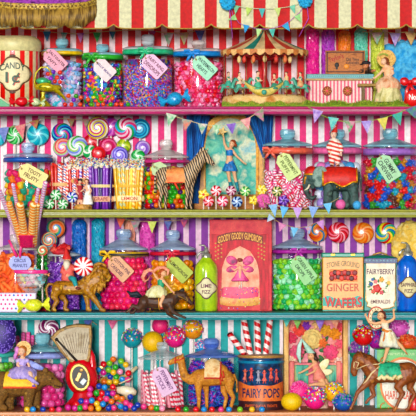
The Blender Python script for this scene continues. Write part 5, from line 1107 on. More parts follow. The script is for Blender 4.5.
for i, (x, y, r, rot, c, cn, dd) in enumerate([(22.5, 279, 3.2, 60, ['e8d040', 'f4e888'], 'yellow', -4), (29, 283.5, 3.8, -15, ['f080a8', 'fbe0e8'], 'pink striped', -4.5), (36, 283, 3.4, 30, ['f0e0c4', 'f8f4e8'], 'cream', -3), (40, 278.5, 3.3, 60, ['2cb0b4', '80dce0'], 'teal', -4), (32.5, 277, 4, -20, ['f8e0e0', 'f4a8b8'], 'pale pink', -4.5), (24.5, 274.5, 3.6, 15, ['28a8b0', 'd8f0e8'], 'turquoise', 0), (38.5, 271.5, 3.4, 45, ['1ca0b4', '88dcdc'], 'blue green', 0), (31, 270, 3.6, -30, ['f8c8a0', 'fbf0d8'], 'peach', 1), (45, 273.5, 2.6, 20, ['f08838', 'f8c088'], 'orange', 0)]):
    wrapped(x, y, r*.72, r*.9, rot, 'ffffff', 11+dd*.6, float(y+r), f'{cn} wrapped taffy in the pink rimmed glass bowl', c, .9)
wrapped(33.5, bp(3, -3)-6.9, 6.6, 8.6, -3, 'd8e81c', -5+1.5, float(bp(3, -3)), 'bright yellow wrapped candy lying before the spotted box', ['b8cc10', 'f0f050', 'd8e420'], 1.0) if 0 else wrapped(33.5, 305.2, 6.5, 8.6, -3, 'd8e81c', 1-6, float(305.2+6.6), 'bright yellow wrapped candy lying before the spotted box', ['b8cc10', 'f0f050', 'd8e420'], 1.0)
# ---- dark jar of green balls, lollipops, red sweets
J11 = jar('small jar of round green candies among the lollipops', 34.5, 49.5, 249, 3, 56, 'clear', (6, 2), 252.5, None, None, 3)
fill(J11, 'ball', [('green', '1f8c2c', 4), ('dark green', '125c1c', 3), ('light green', '40b048', 2)], 2.5, 254.5, 'in the small jar among the lollipops', 'gumball', 'gumball')
L(55.5, 228.5, 9.6, ['f0783c', 'f8b080', '48b070', '3c8cc8', 'f0945c'], 1, 2.2, 90, 3, 'large orange spiral lollipop with a blue eye on the purple striped wall')
L(49, 240, 8.2, ['f09068', '3c9c94', 'f8d8a8', 'e0604c', '5cb0c0'], 1, 2.4, 70, 3, 'middle sized orange and teal spiral lollipop below the large one')
L(42.5, 250.5, 5.4, ['f4a060', 'f8f0d0', '50b868', 'e85c5c'], 1, 2.2, 42, 3, 'small orange and green spiral lollipop, lowest of the three')
J12 = jar('jar of purple sugar crystals with a grey lid behind the gnome', 46, 81, 243.5, 3, 62, 'grey', (10, 6), 256, None, None, 6)
bits(J12, ['6c2c9c', '9c58c8', '8444b4', 'c490e4', '54208c'], 262, 1100, 1.25, 'purple sugar crystals filling the jar behind the gnome')
for i in range(26):
    x = 61+random.uniform(-9, 8); y = 250.6-abs(random.gauss(0, 1))*2.4-max(0, 6-abs(x-62))*.55
    candy('rock', random.choice(['e0484c', 'f07868', 'c83040']), W(x, y, 48+random.uniform(-3, 3)), 2.2, 'red sugar lump heaped on the purple jar lid', 'candy', 'red sugar lumps on the lid', 'sugar_lump')
m = MB(); m.ell((61, 252, 0), (9.5, 3.6, 5), 16, 8, noise=.05); solo('sugar_mound', 'mound of red sugar under the loose lumps on the purple jar', 'candy', m, M('c83c48', .7, .25, 150), 61, 255.0, 48, kind='stuff')
column(72, 86, 219, 3, ['0c3c94', '2c8cd8', '1858b8'], 'tall deep blue sugar crystal column on the purple striped wall', 98)
column(91.5, 104.5, 218, 3, ['0c7ca0', '30b8d0', '1890b8'], 'tall turquoise sugar crystal column beside the pink gumball jar', 98)
column(124, 135, 219, 3, ['e08060', 'f4b8a0', 'e89c80'], 'tall peach sugar crystal column behind the pink gumball jar', 100)
column(140, 154.5, 219, 3, ['b8208c', 'f070c8', 'd840a8'], 'tall magenta sugar crystal column between the two round jars', 100)
bunting([(112, 216), (123, 219), (135, 221), (152, 221.5), (166, 221), (180, 220), (196, 217)], [(121, 218.5, 9, 10, 5), (135.5, 221, 9.5, 12), (152, 221.5, 9, 12, 0), (168, 221, 8, 9), (184, 219.5, 8, 9)], 9, 11, 60,
        'string of small flags under the olive shelf above two round jars', [('d8604c', 'e88868'), ('48b090', 'd868a0'), ('c8d850', 'e0e890'), ('48609c', '8890c8'), ('d86858', '90509c')], 'c8b080')
# ---- lion and gnome
def lion():
    q = T('lion_figurine', 'golden carved lion figurine striding along the teal shelf', 'lion', 78, 3, 26); B = q.base
    g = M2(['5c3c10', 'c08c24', '94641c', 'f0c858'], 70, .45, bump=.35)
    ch = [[(59, 287.5, 0, 7), (68, 288, 0, 6.9), (78, 288, 0, 7), (88, 286, 0, 9)], [(90, 284, 0, 10), (97, 279, 0, 10)], [(99, 272, 0, 7.2), (104, 272.5, 0, 5.6)], [(104, 274, 0, 4.6), (108.4, 276.4, 0, 3.1)], [(105, 278.4, 0, 2.6), (107.4, 280, 0, 2)]]
    ch += legs(q, B, [[(57.5, 289, -4.5, 6), (54, 296, -5, 3.4), (57.5, 301, -5, 2.4), (53, 308, -5, 2), (53, None, -5, 1.9), (55.5, B-1.6, -5.6, 1.7)], [(61, 289, 4.5, 5.6), (62, 297, 4.5, 3.2), (66, 302, 4.5, 2.3), (64.5, 308, 4.5, 2), (65, None, 4.5, 1.9), (67.6, B-1.6, 4, 1.7)],
                       [(88, 290, -4.5, 5.4), (93, 297, -5, 3.2), (97.6, 303, -5, 2.5), (101, 308.6, -5, 2.1), (101.4, None, -5, 2), (104.4, B-1.6, -5.6, 1.8)], [(85, 290, 4.5, 5), (86.6, 298, 4.5, 3), (87.6, 305, 4.5, 2.3), (87.4, None, 4.5, 2), (90, B-1.6, 4, 1.8)]])
    h = body(q, 'lion_body', ch, g, vox=.55)
    b = MB()
    for i in range(120):
        t = random.uniform(0, 6.28); rr = random.uniform(5.5, 10.5); x, y = 96+rr*cos(t)*.95, 277.5+rr*sin(t)*1.15; d = -random.choice([-1, 1])*(6+4*math.sqrt(max(0, 1-(rr/11)**2)))*random.uniform(.85, 1)
        if x > 103 and y < 281: continue
        b.tube([(x, y, d), (x-1-cos(t)*-.8, y+2.4, d*1.06), (x-.6+cos(t)*1.4, y+4.8, d*.98)], [1.3, 1.1, .25], 6)
    for i in range(22):
        a = pi*.75+pi*1.0*i/21; x, y = 100.4+7*cos(a), 271.4+7.4*sin(a)
        for d in (-4, 0, 4): b.tube([(x, y, d), (x+1.6*cos(a)-.5, y+1.8*sin(a)+.8, d*1.15), (x+2*cos(a)-1, y+2*sin(a)+3, d*1.2)], [1.5, 1.2, .3], 6)
    q.part('mane', b, M2(['4a2c0c', 'a8742c', 'd8a84c', '7a4c18'], 90, .6), h)
    b = MB(); b.tube([(53.5, 284.5, 0), (48.6, 284, 0), (46, 289, -.4), (47.8, 298, -.8), (49.4, 304, -1), (47.6, 309, -1.2)], [1.7, 1.4, 1.3, 1.2, 1.2, 1], 8); q.part('tail', b, g, h); b = MB(); b.ell((47.4, 309, -1.2), (2, 2.6, 1.8), 10, 7); q.part('tail_tuft', b, M('5a3810', .7), h)
    eyes(q, h, [(104.6, 270.8, -4.6)], .7); b = MB(); b.ell((110.6, 275, 0), (1.2, 1.1, 1.8), 10, 6); q.part('nose', b, M('3a200c', .5), h)
    b = MB(); b.tube([(108.6, 279.2, -2.8), (106.6, 279, -3.6), (105, 277.6, -4.2)], .4, 5); q.part('mouth', b, M('3a1c0c', .6), h)
    for d in (-5, 5): b = MB(); b.ell((98.6, 266.6, d), (2, 2.2, 1.2), 10, 7); q.part('ear', b, g, h)
lion()
def gnome():
    q = T('gnome_figurine', 'gnome in a red cap and coat riding on the lion', 'gnome', 69, 281.6, 26); B = q.base
    sk = SK('eeb494')
    h = body(q, 'gnome_body', [[(68, 276, 0, 5.6), (68, 268, 0, 4.4), (67.6, 264, 0, 3)], [(67.4, 260.4, 0, 3.6), (67.2, 261.4, -.8, 3.2)], [(64.4, 266.5, 0, 1.9), (63.2, 272, -2.6, 1.6), (67.5, 275.5, -5.2, 1.3)], [(71.4, 266.5, 0, 1.9), (75, 269, -3.4, 1.6), (77.6, 269.6, -5, 1.2)],
        [(70, 277.4, -3, 2.6), (74.4, 279.4, -8.2, 2.2), (76, 284.5, -9.6, 1.7), (77, 287.5, -10.2, 1.4)], [(68, 277.4, 3, 2.6), (70, 280, 8.4, 2.2), (70, 285, 9.6, 1.7), (71, 287.5, 9.8, 1.4)]], sk, vox=.5, ells=[((67.4, 260.8, -4), (.9, .8, .9))])
    b = MB(); hand(b, (77.4, 269.5, -5.2), 1, 0, .9); q.part('hand', b, sk, h); b = MB(); hand(b, (67.4, 275.4, -5.4), 1, .1, .9); q.part('hand', b, sk, h)
    b = MB(); b.lathe(67.8, 0, [(2.6, 263), (5, 265.5), (5.8, 271), (6.6, 276), (6.6, 280), (5.8, 280.6)], 28, sd=.85, wob=lambda a, i: 1+.03*sin(5*a)); b.tube([(64.4, 266, 0), (62.6, 272, -2.4), (66.4, 275.2, -5)], [2.6, 2.5, 1.9], 10); b.tube([(71.4, 266, 0), (75, 268.8, -3.2), (76.8, 269.5, -4.6)], [2.6, 2.4, 1.8], 10); q.part('red_coat', b, M2(['d84c44', 'f08478', 'c03430'], 60, .6), h)
    b = MB(); b.lathe(67, 0, [(.3, 247.6), (1.6, 250.5), (3.4, 255), (4.6, 258.2), (4.8, 259), (4, 259.2)], 24); b.v = [(x-(259-y)*.1, y, d) for x, y, d in b.v]; q.part('red_cap', b, M('d8403c', .6, .2), h)
    b = MB(); b.tube([(66.9, 262, -2.6), (66.8, 264.4, -4.4), (66.6, 267.4, -5.2), (66.2, 270.4, -5)], [3.4, 3.6, 2.6, .5], 14); b.tube([(64, 261.8, -3.4), (66.8, 262.3, -4.8), (69.6, 261.8, -3.4)], [.6, 1.1, .6], 8); q.part('white_beard', b, M('f0e4cc', .7, .15), h)
    eyes(q, h, [(66, 260.2, -4), (68.6, 260.2, -4)], .42)
    tl = M('2c9c9c', .6, .25)
    for c in ([(70, 277.6, -3), (74.4, 279.4, -8.2), (76, 284.5, -9.6), (76.4, 286, -9.9)], [(68, 277.6, 3), (70, 280, 8.4), (70, 285, 9.6), (70.4, 286, 9.8)]): b = MB(); b.tube(c, [3, 2.8, 2.1, 2], 10); q.part('teal_trouser', b, tl, h)
    for p in ((78.4, 288, -11), (72.4, 288, 9.6)): b = MB(); b.ell(p, (2.8, 1.5, 1.8), 12, 7, rot=8); q.part('boot', b, M('7a3428', .5, .2), h)
gnome()
q = T('peppermint_disc', 'big round peppermint with red and white swirls held by the gnome', 'candy', 83.5, 276.0, 15); b = MB(); b.coin((83.5, 266.6, 0), [(.1, -2.6), (5, -2.5), (8, -1.9), (9.6, -.6), (9.8, .4), (9.2, 1.6), (.1, 2)], 44); q.part('mint_disc', b, swirl(['e0202c', 'fbf0ee'], 10, .32, 9.8), o=(83.5, 266.6, 0))
# ---- two round jars, rider, siphon
J13 = jar('round jar of hot pink gumballs with a yellow and black ribbon', 99, 148.5, 229, 3, 72, 'blue', (15, 10), 250, 'f0c81c', 254, 6, bow=108, rib_h=4)
b = MB(); b.lathe(J13['cx'], 0, [(24.9, 253.2), (25.2, 254.4), (24.9, 255.6)], 48); J13['T'].part('black_stripe', b, M('2a2420', .5))
fill(J13, 'ball', [('hot pink', 'f01c74', 5), ('pink', 'fb4c94', 4), ('magenta', 'd81c88', 2), ('coral pink', 'f4506c', 2)], 3.3, 259, 'in the jar with the yellow and black ribbon', 'gumball', 'gumball')
tag(119.5, 268, 26, 17, 45, 'e8b896', '5a2c4c', [('COTTON PINK', .84, .2, .6), ('CANDIES', .62, .22, -.6)], 'salmon paper tag reading cotton pink candies', 42, string=(110, 255))
J14 = jar('round jar of golden candy balls with a crimson ribbon', 149.5, 196, 230, 3, 74, 'blue', (14, 10), 250, 'd82c50', 253.5, 6, bow=172, rib_h=3.5)
fill(J14, 'ball', [('golden yellow', 'f8b81c', 5), ('amber', 'f0941c', 3), ('lemon yellow', 'fcd850', 3)], 3.5, 262, 'in the jar with the crimson ribbon', 'candy ball', 'candy_ball')
tag(178.5, 269, 27, 16.5, 44, 'b8c464', '44401c', [('LEMONDROPS', .84, .22, .6)], 'olive lime paper tag reading lemondrops', 46, string=(167, 254))
def gallop():
    q = T('running_horse', 'dark brown galloping horse figurine with its forelegs over the teal edge', 'horse', 160, 3, -7); B = q.base
    m = M2(['1c120c', '54341c', '382010', '7a5430'], 60, .55, bump=.25)
    ch = [[(147, 301, 0, 7), (156, 302, 0, 6.6), (166, 301, 0, 7.2), (171, 300, 0, 7)], [(172, 299, 0, 6.4), (178, 295, 0, 4.6), (183.4, 295, 0, 3.6)], [(183, 295.4, 0, 3.5), (188, 300, 0, 2.6), (191.4, 303.6, 0, 1.9)], [(182.6, 292.4, 1.3, .8), (183, 289.4, 1.6, .3)], [(183.6, 292.4, -1.3, .8), (184.6, 289.6, -1.6, .3)],
          [(144, 302, -3, 6), (139, 308, -3.4, 3.3), (133, 305.6, -3.4, 2), (129.6, 310, -3.4, 1.4), (126.6, 312, -3.6, 1.3)], [(145, 303, 3, 5.6), (141.5, 309.6, 3.2, 3), (136.5, 308, 3.2, 1.8), (133.5, 312.6, 3.2, 1.3), (130.5, 313, 3.2, 1.2)],
          [(169, 304, -3.4, 4.4), (172.6, 311.6, -4, 2.3), (178, 314.6, -4, 1.5), (183, 316.8, -4, 1.2), (185, 317.6, -4, 1.1)], [(166, 305, 3, 4.2), (168.4, 313.4, 3, 2.2), (172.6, 316.6, -2, 1.4), (176, 318, -3, 1.1), (177.4, 318.4, -3, 1)]]
    h = body(q, 'horse_body', ch, m, vox=.5)
    b = MB(); b.tube([(141.4, 297, 0), (137, 293.6, 0), (131, 294.4, 0), (127, 291, 0)], [1.6, 2.6, 2.4, .6], 8); b.tube([(141, 297, .8), (135.6, 296, 1), (129.6, 296.6, 1)], [1.2, 2, .4], 8); q.part('tail', b, M('16202a', .6, .3), h)
    b = MB()
    for i in range(9): t = i/8; b.ell((174+8.6*t, 294.6-4.4*t+1.5*sin(t*3)*.4, 0), (2, 2.1, 1), 8, 6, rot=-30)
    q.part('mane', b, M('140e0a', .6, .3), h)
    b = MB(); b.lathe(0, 0, [(1, 0), (1, 1)], 4) if 0 else b.tube([(160+1.2*sin(a*1), 301.8+7.3*cos(a), 7.3*sin(a)) for a in [2*pi*i/24 for i in range(24)]], 1.3, 8, closed=True, flat=.5); q.part('yellow_girth', b, M('d8a03c', .5, .2), h)
    b = MB(); b.tube([(186.4, 297, -3), (187.6, 300.4, -3), (185.6, 303, -2)], .45, 5); b.tube([(187.4, 300.4, -3), (180, 296.6, -4), (172.6, 293.6, -4.6)], .4, 5); q.part('bridle', b, M('a8843c', .5), h)
    eyes(q, h, [(185.6, 295.4, -3.2)], .6)
    b = MB(); b.tube([(150, 308, 4), (150, B-.1, 7.6)], 1, 8); b.lathe(150, 12, [(.1, B-1.4), (4, B-1.2), (4.4, B-.1), (.1, B-.1)], 20); b.tube([(150, B-1, 7.6), (150, B-.8, 11)], .9, 6); q.part('brass_support', b, GOLD('8c6a34'))
gallop()
def rider_lady():
    q = T('rider_figurine', 'lady in a pale gown with a coral scarf riding the galloping horse', 'person', 159, 296.4, -7); B = q.base
    sk = SK('f0bc94')
    h = body(q, 'person', [[(157.5, 291.5, 0, 4), (160.6, 286, 0, 2.9), (161.4, 280.6, 0, 3.2)], [(161.8, 278, 0, 1.3), (162.4, 276, 0, 1.3)], [(163.2, 272.8, 0, 3), (163.8, 274, -.6, 2.6)], [(163.4, 280.6, -2, 1.5), (168, 286, -3.4, 1.2), (172.6, 291.6, -3.8, 1)], [(159.4, 280.8, 0, 1.5), (156, 277, -1.4, 1.2), (153.6, 273, -1.6, 1)],
        [(158.6, 292.6, -3.6, 2.8), (163.4, 296.4, -7.6, 2.1), (160.4, 303.6, -8.4, 1.6), (161.6, 307, -8.8, 1.1)]], sk, vox=.42, ells=[((166, 273.4, -1.4), (.6, .6, .6))])
    b = MB(); hand(b, (172.6, 291.6, -3.8), .7, .6, .85); q.part('hand', b, sk, h); b = MB(); hand(b, (153.4, 272.8, -1.6), -.5, -.9, .85); q.part('hand', b, sk, h)
    b = MB(); b.ell((162.4, 271.6, .6), (3.2, 3, 3.2), 12, 8); b.ell((159.6, 273.4, 1), (1.9, 2, 1.8), 10, 6); q.part('hair', b, M('b8602c', .6, .3), h)
    eyes(q, h, [(164.8, 272.6, -2.4), (163, 272.6, -2.9)], .34)
    b = MB(); b.ell((164.6, 275.2, -2.2), (.6, .25, .3), 8, 5); q.part('lips', b, M('c8403c', .5), h)
    b = MB(); b.lathe(161, 0, [(2.4, 278.8), (3.7, 280.4), (3.5, 284), (3, 287), (2.9, 288)], 24, sd=.9); q.part('green_bodice', b, M('2c9c74', .5, .25), h)
    b = MB(); b.lathe(157.4, -1, [(3, 285.6), (6.4, 287.6), (9.6, 291), (10.6, 294.6), (9.6, 297.2), (8.4, 297.4)], 44, sd=.9, wob=lambda a, i: 1+.07*sin(9*a+i)); b.v = [(x-(y-286)*.12, y, d) for x, y, d in b.v]; q.part('pale_gown', b, M2(['c8c070', 'f4f0c4', 'e0dc98'], 60, .6, stretch=(1, 1, .5)), h)
    b = MB(); b.tube([(153.4, 271.6, -2), (149.4, 269.6, -1), (145, 272.4, 0), (142.6, 277.4, .4), (144.6, 281.6, .4), (148.4, 279.4, 0), (150, 275.4, 0), (154, 278.6, .6)], [1.2, 2, 2.4, 2.2, 2, 1.7, 1.3, .8], 8, flat=.35); b.tube([(153.6, 271.4, -1.6), (158, 267.6, 1), (163.6, 267.6, 2.4), (168.4, 270.6, 1), (167.4, 275.4, 0)], [1.2, 1.7, 1.9, 1.7, .9], 8, flat=.4); q.part('coral_scarf', b, M2(['e87858', 'f8b498', 'd85c44'], 70, .5), h)
    b = MB(); b.ell((161.8, 307.8, -9.2), (1.7, 1.1, 1.3), 10, 6); q.part('slipper', b, M('b04838', .5), h)
rider_lady()
def siphon(cx, x0, x1, top, sh, t, d, col, lab, line1, line2, ink, pap, label, edge, w1=.56):
    q = T('soda_siphon', label, 'bottle', cx, t, d); B = q.base; R = (x1-x0)/2
    b = MB(); b.lathe(cx, 0, [(.1, sh-4), (R*.36, sh-3.8), (R*.38, sh), (R*.6, sh+2.4), (R*.92, sh+7), (R, sh+12), (R, B-3), (R*.94, B-.6), (R*.8, B-.1), (.1, B-.1)], 44); bt = q.part('bottle', b, M2(col, 40, .12, coat=.8, stretch=(1, 1, .3)))
    mt = M2(['6c6c64', 'c4c4b8', '98988c'], 90, .3, metal=.6)
    b = MB(); b.lathe(cx, 0, [(.1, top+2), (1.8, top+2.2), (2.2, top+5), (3.2, top+7), (3.4, sh-5), (R*.42, sh-4), (R*.44, sh-.6)], 20); hd = q.part('metal_head', b, mt)
    b = MB(); b.tube([(cx-1, top+6, 0), (cx-6, top+7, -1.4), (cx-8.6, top+10, -2), (cx-9, top+13, -2)], [1.3, 1.1, .95, .8], 8); q.part('spout', b, mt, hd)
    b = MB(); b.tube([(cx+.5, top+3, 0), (cx-2, top, -1), (cx-7, top-.6, -2)], [1, .9, .7], 8); q.part('lever', b, mt, hd)
    f = cyl(cx, R+.05); P = lambda s: [(cx+R*.8*s*cos(a)*(1+.12*cos(4*a)), lab+R*.78*s*sin(a)*(1+.12*cos(4*a))) for a in [2*pi*i/48 for i in range(48)]]
    b = MB(); b.plate(P(1.1), f, .15); q.part('label_border', b, M(edge, .5, .1), bt); b = MB(); b.plate(P(.98), f, .4); lb = q.part('paper_label', b, M(pap, .6, .1), bt)
    b = MB(); text(b, line1, cx, lab-2.4, R*2*w1, 3.9, 0, dfun=f, dep=.3); text(b, line2, cx, lab+3.6, R*.72, 3.5, 0, dfun=f, dep=.3); b.v = [(x, y, dd-.5) for x, y, dd in b.v]; q.part('lettering', b, M(ink, .6, 0), lb)
siphon(206.2, 194.8, 217.8, 245.5, 258, 3, 38, ['78a81c', 'c4e040', '9cc830'], 288, 'LIME', 'FIZZ', '6c2c4c', 'e8e0b8', 'lime green soda siphon with a cream label reading lime fizz', '6a3450', .46)
siphon(408, 396.5, 419.5, 243, 256, 3, 38, ['0c4ca8', '2880dc', '1464c0'], 287, 'SAPPHIRE', 'FIZZ', '5c2c3c', 'e4d8a8', 'sapphire blue soda siphon at the end of the third shelf', '6a4c30', .66)
# ---- gumdrop box with a picture
def gumbox():
    q = T('gumdrop_box', 'tall red picture box lettered goody goody gumdrops', 'box', 240, 3, 46); B = q.base
    b = MB(); b.box(209.5, 272, 219.5, B-.1, 0, 40, bev=.6); bx = q.part('box', b, M2(['b01830', 'd0344c', 'e05a58', 'b82840'], 24, .6, vor=False))
    b = MB(); b.prism([(221, B-6), (222, 268), (228, 250), (240, 244), (252, 250), (259, 268), (260, B-6)], -.5, .1, .2); q.part('peach_backdrop', b, M2(['f0a080', 'f8c4a8', 'e88870'], 30, .7), bx)
    for sg in (-1, 1):
        b = MB(); P = [(240, 236), (240+sg*28.6, 234), (240+sg*28.6, B-1.5), (240+sg*20, B-1.5), (240+sg*20.6, 280), (240+sg*17, 262), (240+sg*10, 251), (240, 246)]
        b.prism(P, -1.3, -.4, .4); q.part('red_curtain', b, M2(['980c28', 'c81c3c', 'e0304c'], 60, .6, stretch=(2, 1, .4)), bx)
        b = MB()
        for i in range(14): b.ell((240+sg*(21.5+3.4*sin(i*2.1)), 242+i*1.35, -1.5), (1.0, .9, .4), 8, 5)
        q.part('gold_sprig', b, M('d8a868', .5, .3), bx)
    A = lambda x, y0: y0+.0085*(x-240)**2
    b = MB(); n = 24; P = [(217+46*i/n, A(217+46*i/n, 231.5)) for i in range(n+1)]; P += [(x, y+8.5) for x, y in reversed(P)]
    m = n+1; b.add([(x, y, -1.7) for x, y in P]+[(x, y, -1) for x, y in P], [(i, i+1, 2*m-2-i, 2*m-1-i) for i in range(n)]+[(i, i+1, 2*m+i+1, 2*m+i) for i in range(2*m-1)], False); bn = q.part('title_banner', b, M('7a2c1c', .6, .2), bx)
    b = MB(); text(b, 'GOODY GOODY GUMDROPS', 240, A(240, 231.5)+6.6, 43.5, 6.8, -1.9, arc=4.6, dep=.4); q.part('gold_lettering', b, M('f0b43c', .5, .1), bn)
    b = MB(); b.lathe(240, 0, [(16, 287), (18.5, 289), (18.5, 296), (16, 298.5)], 40, sd=.0+1.6/18.5); b.v = [(x, y, d-.5) for x, y, d in b.v]; ck = q.part('printed_cake', b, M2(['d83860', 'f06c90', 'e84c78'], 60, .5), bx)
    b = MB(); b.lathe(240, 0, [(19, 297), (22, 299.5), (21, 304), (13, 306)], 40, sd=1.4/22); b.v = [(x, y, d-.5) for x, y, d in b.v]; q.part('printed_cake_stand', b, M2(['d89848', 'e8b868', 'e87858'], 60, .5), ck)
    b = MB()
    for i in range(40): a = random.uniform(0, 6.28); b.ell((240+random.uniform(-20, 20), random.uniform(287, 309), -2.3), (.7, .7, .4), 6, 4)
    q.part('printed_sweets', b, M2(['f8e058', 'f080b0', '8c58c0', 'f8f0e0'], 200, .5, const=True, vor=True), ck, kind='stuff')
    f = body(q, 'printed_fairy', [[(240, 284, -1.2, 2), (240, 273, -1.2, 1.9), (240, 267, -1.2, 2.2)], [(240, 262, -1.2, 2.6)], [(238.6, 267, -1.2, 1), (234.5, 270.5, -1.4, .8), (231.6, 268, -1.4, .7)], [(241.4, 267, -1.2, 1), (245.5, 270.5, -1.4, .8), (248.4, 268, -1.4, .7)]], SK('f0b898'), vox=.45, parent=bx)
    pk = M2(['b8206c', 'f070a8', 'd83c88'], 70, .5)
    for sg in (-1, 1):
        for c, r, rt in (((240+sg*8.2, 260.5), (6, 4.4), sg*-28), ((240+sg*8, 269), (6, 3.4), sg*14)): b = MB(); b.ell((c[0], c[1], -.9), (r[0], r[1], .5), 18, 8, rot=rt); q.part('printed_wing', b, M2(['a01c5c', 'e85c9c', 'c82c78', '782058'], 60, .5, pos=None), f)
    b = MB(); b.lathe(240, 0, [(1.6, 268), (2.6, 271), (5.4, 276), (8.6, 280), (8, 281.4), (5, 279)], 36, sd=.16, wob=lambda a, i: 1+.06*sin(12*a)); b.v = [(x, y, d-1.9) for x, y, d in b.v]; q.part('printed_tutu', b, pk, f)
    b = MB(); b.tube([(239.6, 280, -2), (239.2, 288.5, -2)], [1, .7], 6); b.tube([(240.8, 280, -2), (241.6, 288.5, -2)], [1, .7], 6); q.part('printed_legs', b, M('f4e0d8', .5), f)
    b = MB(); b.ell((240, 260, -1), (2.9, 2, 1.4), 10, 6); q.part('printed_hair', b, M('8a3c34', .6), f)
gumbox()
# ---- green jar, lollipops, tins
J15 = jar('round jar of green sugar candies with a violet ribbon', 271.5, 323, 228.5, 3, 72, 'blue', (15, 10), 248, 'b03ca4', 251.5, 6, bow=298, rib_h=3.5)
fill(J15, 'gumdrop', [('green', '58c858', 4), ('lime green', 'a4dc48', 5), ('emerald green', '28b878', 2), ('pale mint', 'b8f4cc', 4)], 2.9, 258, 'in the jar with the violet ribbon', 'sugar gumdrop', 'gumdrop')
tag(303, 269.5, 29, 16.5, 54, 'aad8a0', '2c4c34', [('GREEN APPLE', .86, .22, .6), ('DROPS', .46, .22, -1)], 'soft green paper tag reading green apple drops', 42, string=(297, 253))
bunting([(262, 196), (266, 210), (272, 218), (282, 224), (296, 228), (308, 226.5), (320, 221), (327, 214)], [(272, 216, 8, 8, 40), (282.5, 223.5, 9, 9, 20), (294.5, 227.5, 8, 10, 6), (308.5, 226.5, 7, 8, -6), (320, 221, 8, 10, -22)], 8, 9, -5,
        'loop of faded blue and pink flags in front of the green candy jar', [('70b8e0', 'e0d8d0'), ('c878a8', 'e0a0c0'), ('68b4dc', '98d0ec'), ('80b8d8', 'd898a8'), ('b880c0', 'd0a0d4')], 'b89868')
L(318, 232.5, 9.6, ['f07c1c', 'f8a850', '2c88b0', 'f0902c', 'e85c28'], 2, 1.6, 94, 3, 'orange spiral lollipop with blue bands beside the green candy jar')
L(338.4, 232.5, 10.6, ['d81838', 'fbb8c4', 'e83050', 'c81030', 'f48098'], 4, 1.0, 96, 3, 'red and pink whirl lollipop on the purple striped wall')
L(363, 233, 10.8, ['f07818', 'fbc080', 'f08c30', 'f8a048'], 4, 1.1, 96, 3, 'plain orange whirl lollipop above the ginger wafer tin')
L(386, 233, 10.8, ['d83c30', 'f4d848', '2ca858', '1f88b8', 'f4d848', '48b8a0'], 2, 1.2, 96, 3, 'rainbow whirl lollipop above the berry tin')
floss('fluffy yellow candy floss behind the blue siphon', [((410, 236, 0), (15, 16, 10)), ((403, 250, 0), (12, 16, 9)), ((420, 250, 0), (14, 22, 10)), ((408, 280, 0), (14, 34, 9)), ((396.5, 244, 2), (5, 8, 6))], ['e0a838', 'f8e088', 'f0c85c', 'f8ecb0'], 408, 3, 92)
def wafer():
    q = T('wafer_tin', 'yellow ginger wafer tin with teal lid and red lettering', 'tin', 343, 3, 40); B = q.base
    b = MB(); b.box(322.5, 363.5, 257, B-.1, 0, 22, bev=.8); bx = q.part('tin_body', b, M('eaa828', .4, .2, 110, coat=.2))
    b = MB(); b.box(321.8, 364.2, 253, 257.4, -.8, 22.6, bev=1); ld = q.part('teal_lid', b, M('16947c', .4, .2, coat=.3))
    for x in (333, 353): b = MB(); b.box(x-2.2, x+2.2, 253.6, 255.8, -1.4, -.6, bev=.3); q.part('hinge', b, GOLD('c89c40'), ld)
    b = MB(); text(b, 'STONE GROUND', 343, 264.6, 33, 5.4, -.1, arc=2.2, dep=.5); q.part('arched_lettering', b, M('8c7430', .5), bx)
    b = MB(); b.box(329.5, 357.5, 269.4, 281.5, -.4, .2, bev=.3); pn = q.part('orange_panel', b, M('f0902c', .5, .2), bx)
    for i in range(16):
        x, y = 331.8+(i % 8)*3.3, 273+(i//8)*4.6+random.uniform(-1, 1); b = MB(); b.coin((x, y, -.6-.15*(i % 3)), [(2.7, .5), (2.6, -.2), (1.7, -.4), (.2, -.3)], 12); q.part('printed_wafer', b, M(['c8302c', '8c1c18', 'e0503c', '5c1814'][(i*3+i//8) % 4], .5, .3), pn)
    b = MB(); text(b, 'GINGER', 343, 287.4, 33, 8, -.1, dep=.5); q.part('ginger_lettering', b, M('c86420', .5), bx)
    b = MB(); b.prism([(322.8, 298), (328, 295.6), (334, 298), (343, 300), (352, 298), (358, 295.6), (363.2, 298), (363.2, 306), (322.8, 306)], -.3, .2, .1); q.part('teal_scroll', b, M('2cb0a0', .5, .2), bx)
    b = MB(); text(b, 'WAFERS', 343, 302, 37, 10, -.5, arc=-1.2, dep=.6); q.part('wafers_lettering', b, M('d8382c', .5, .15), bx)
    b = MB(); text(b, 'WAFERS', 343.7, 302.8, 37, 10, -.3, arc=-1.2, dep=.3); q.part('lettering_outline', b, M('6c4428', .5), bx)
    b = MB(); b.box(322.5, 363.6, 309.6, B-.1, -.8, 22.4, bev=.4); q.part('teal_foot', b, M('16947c', .4, .2), bx)
wafer()
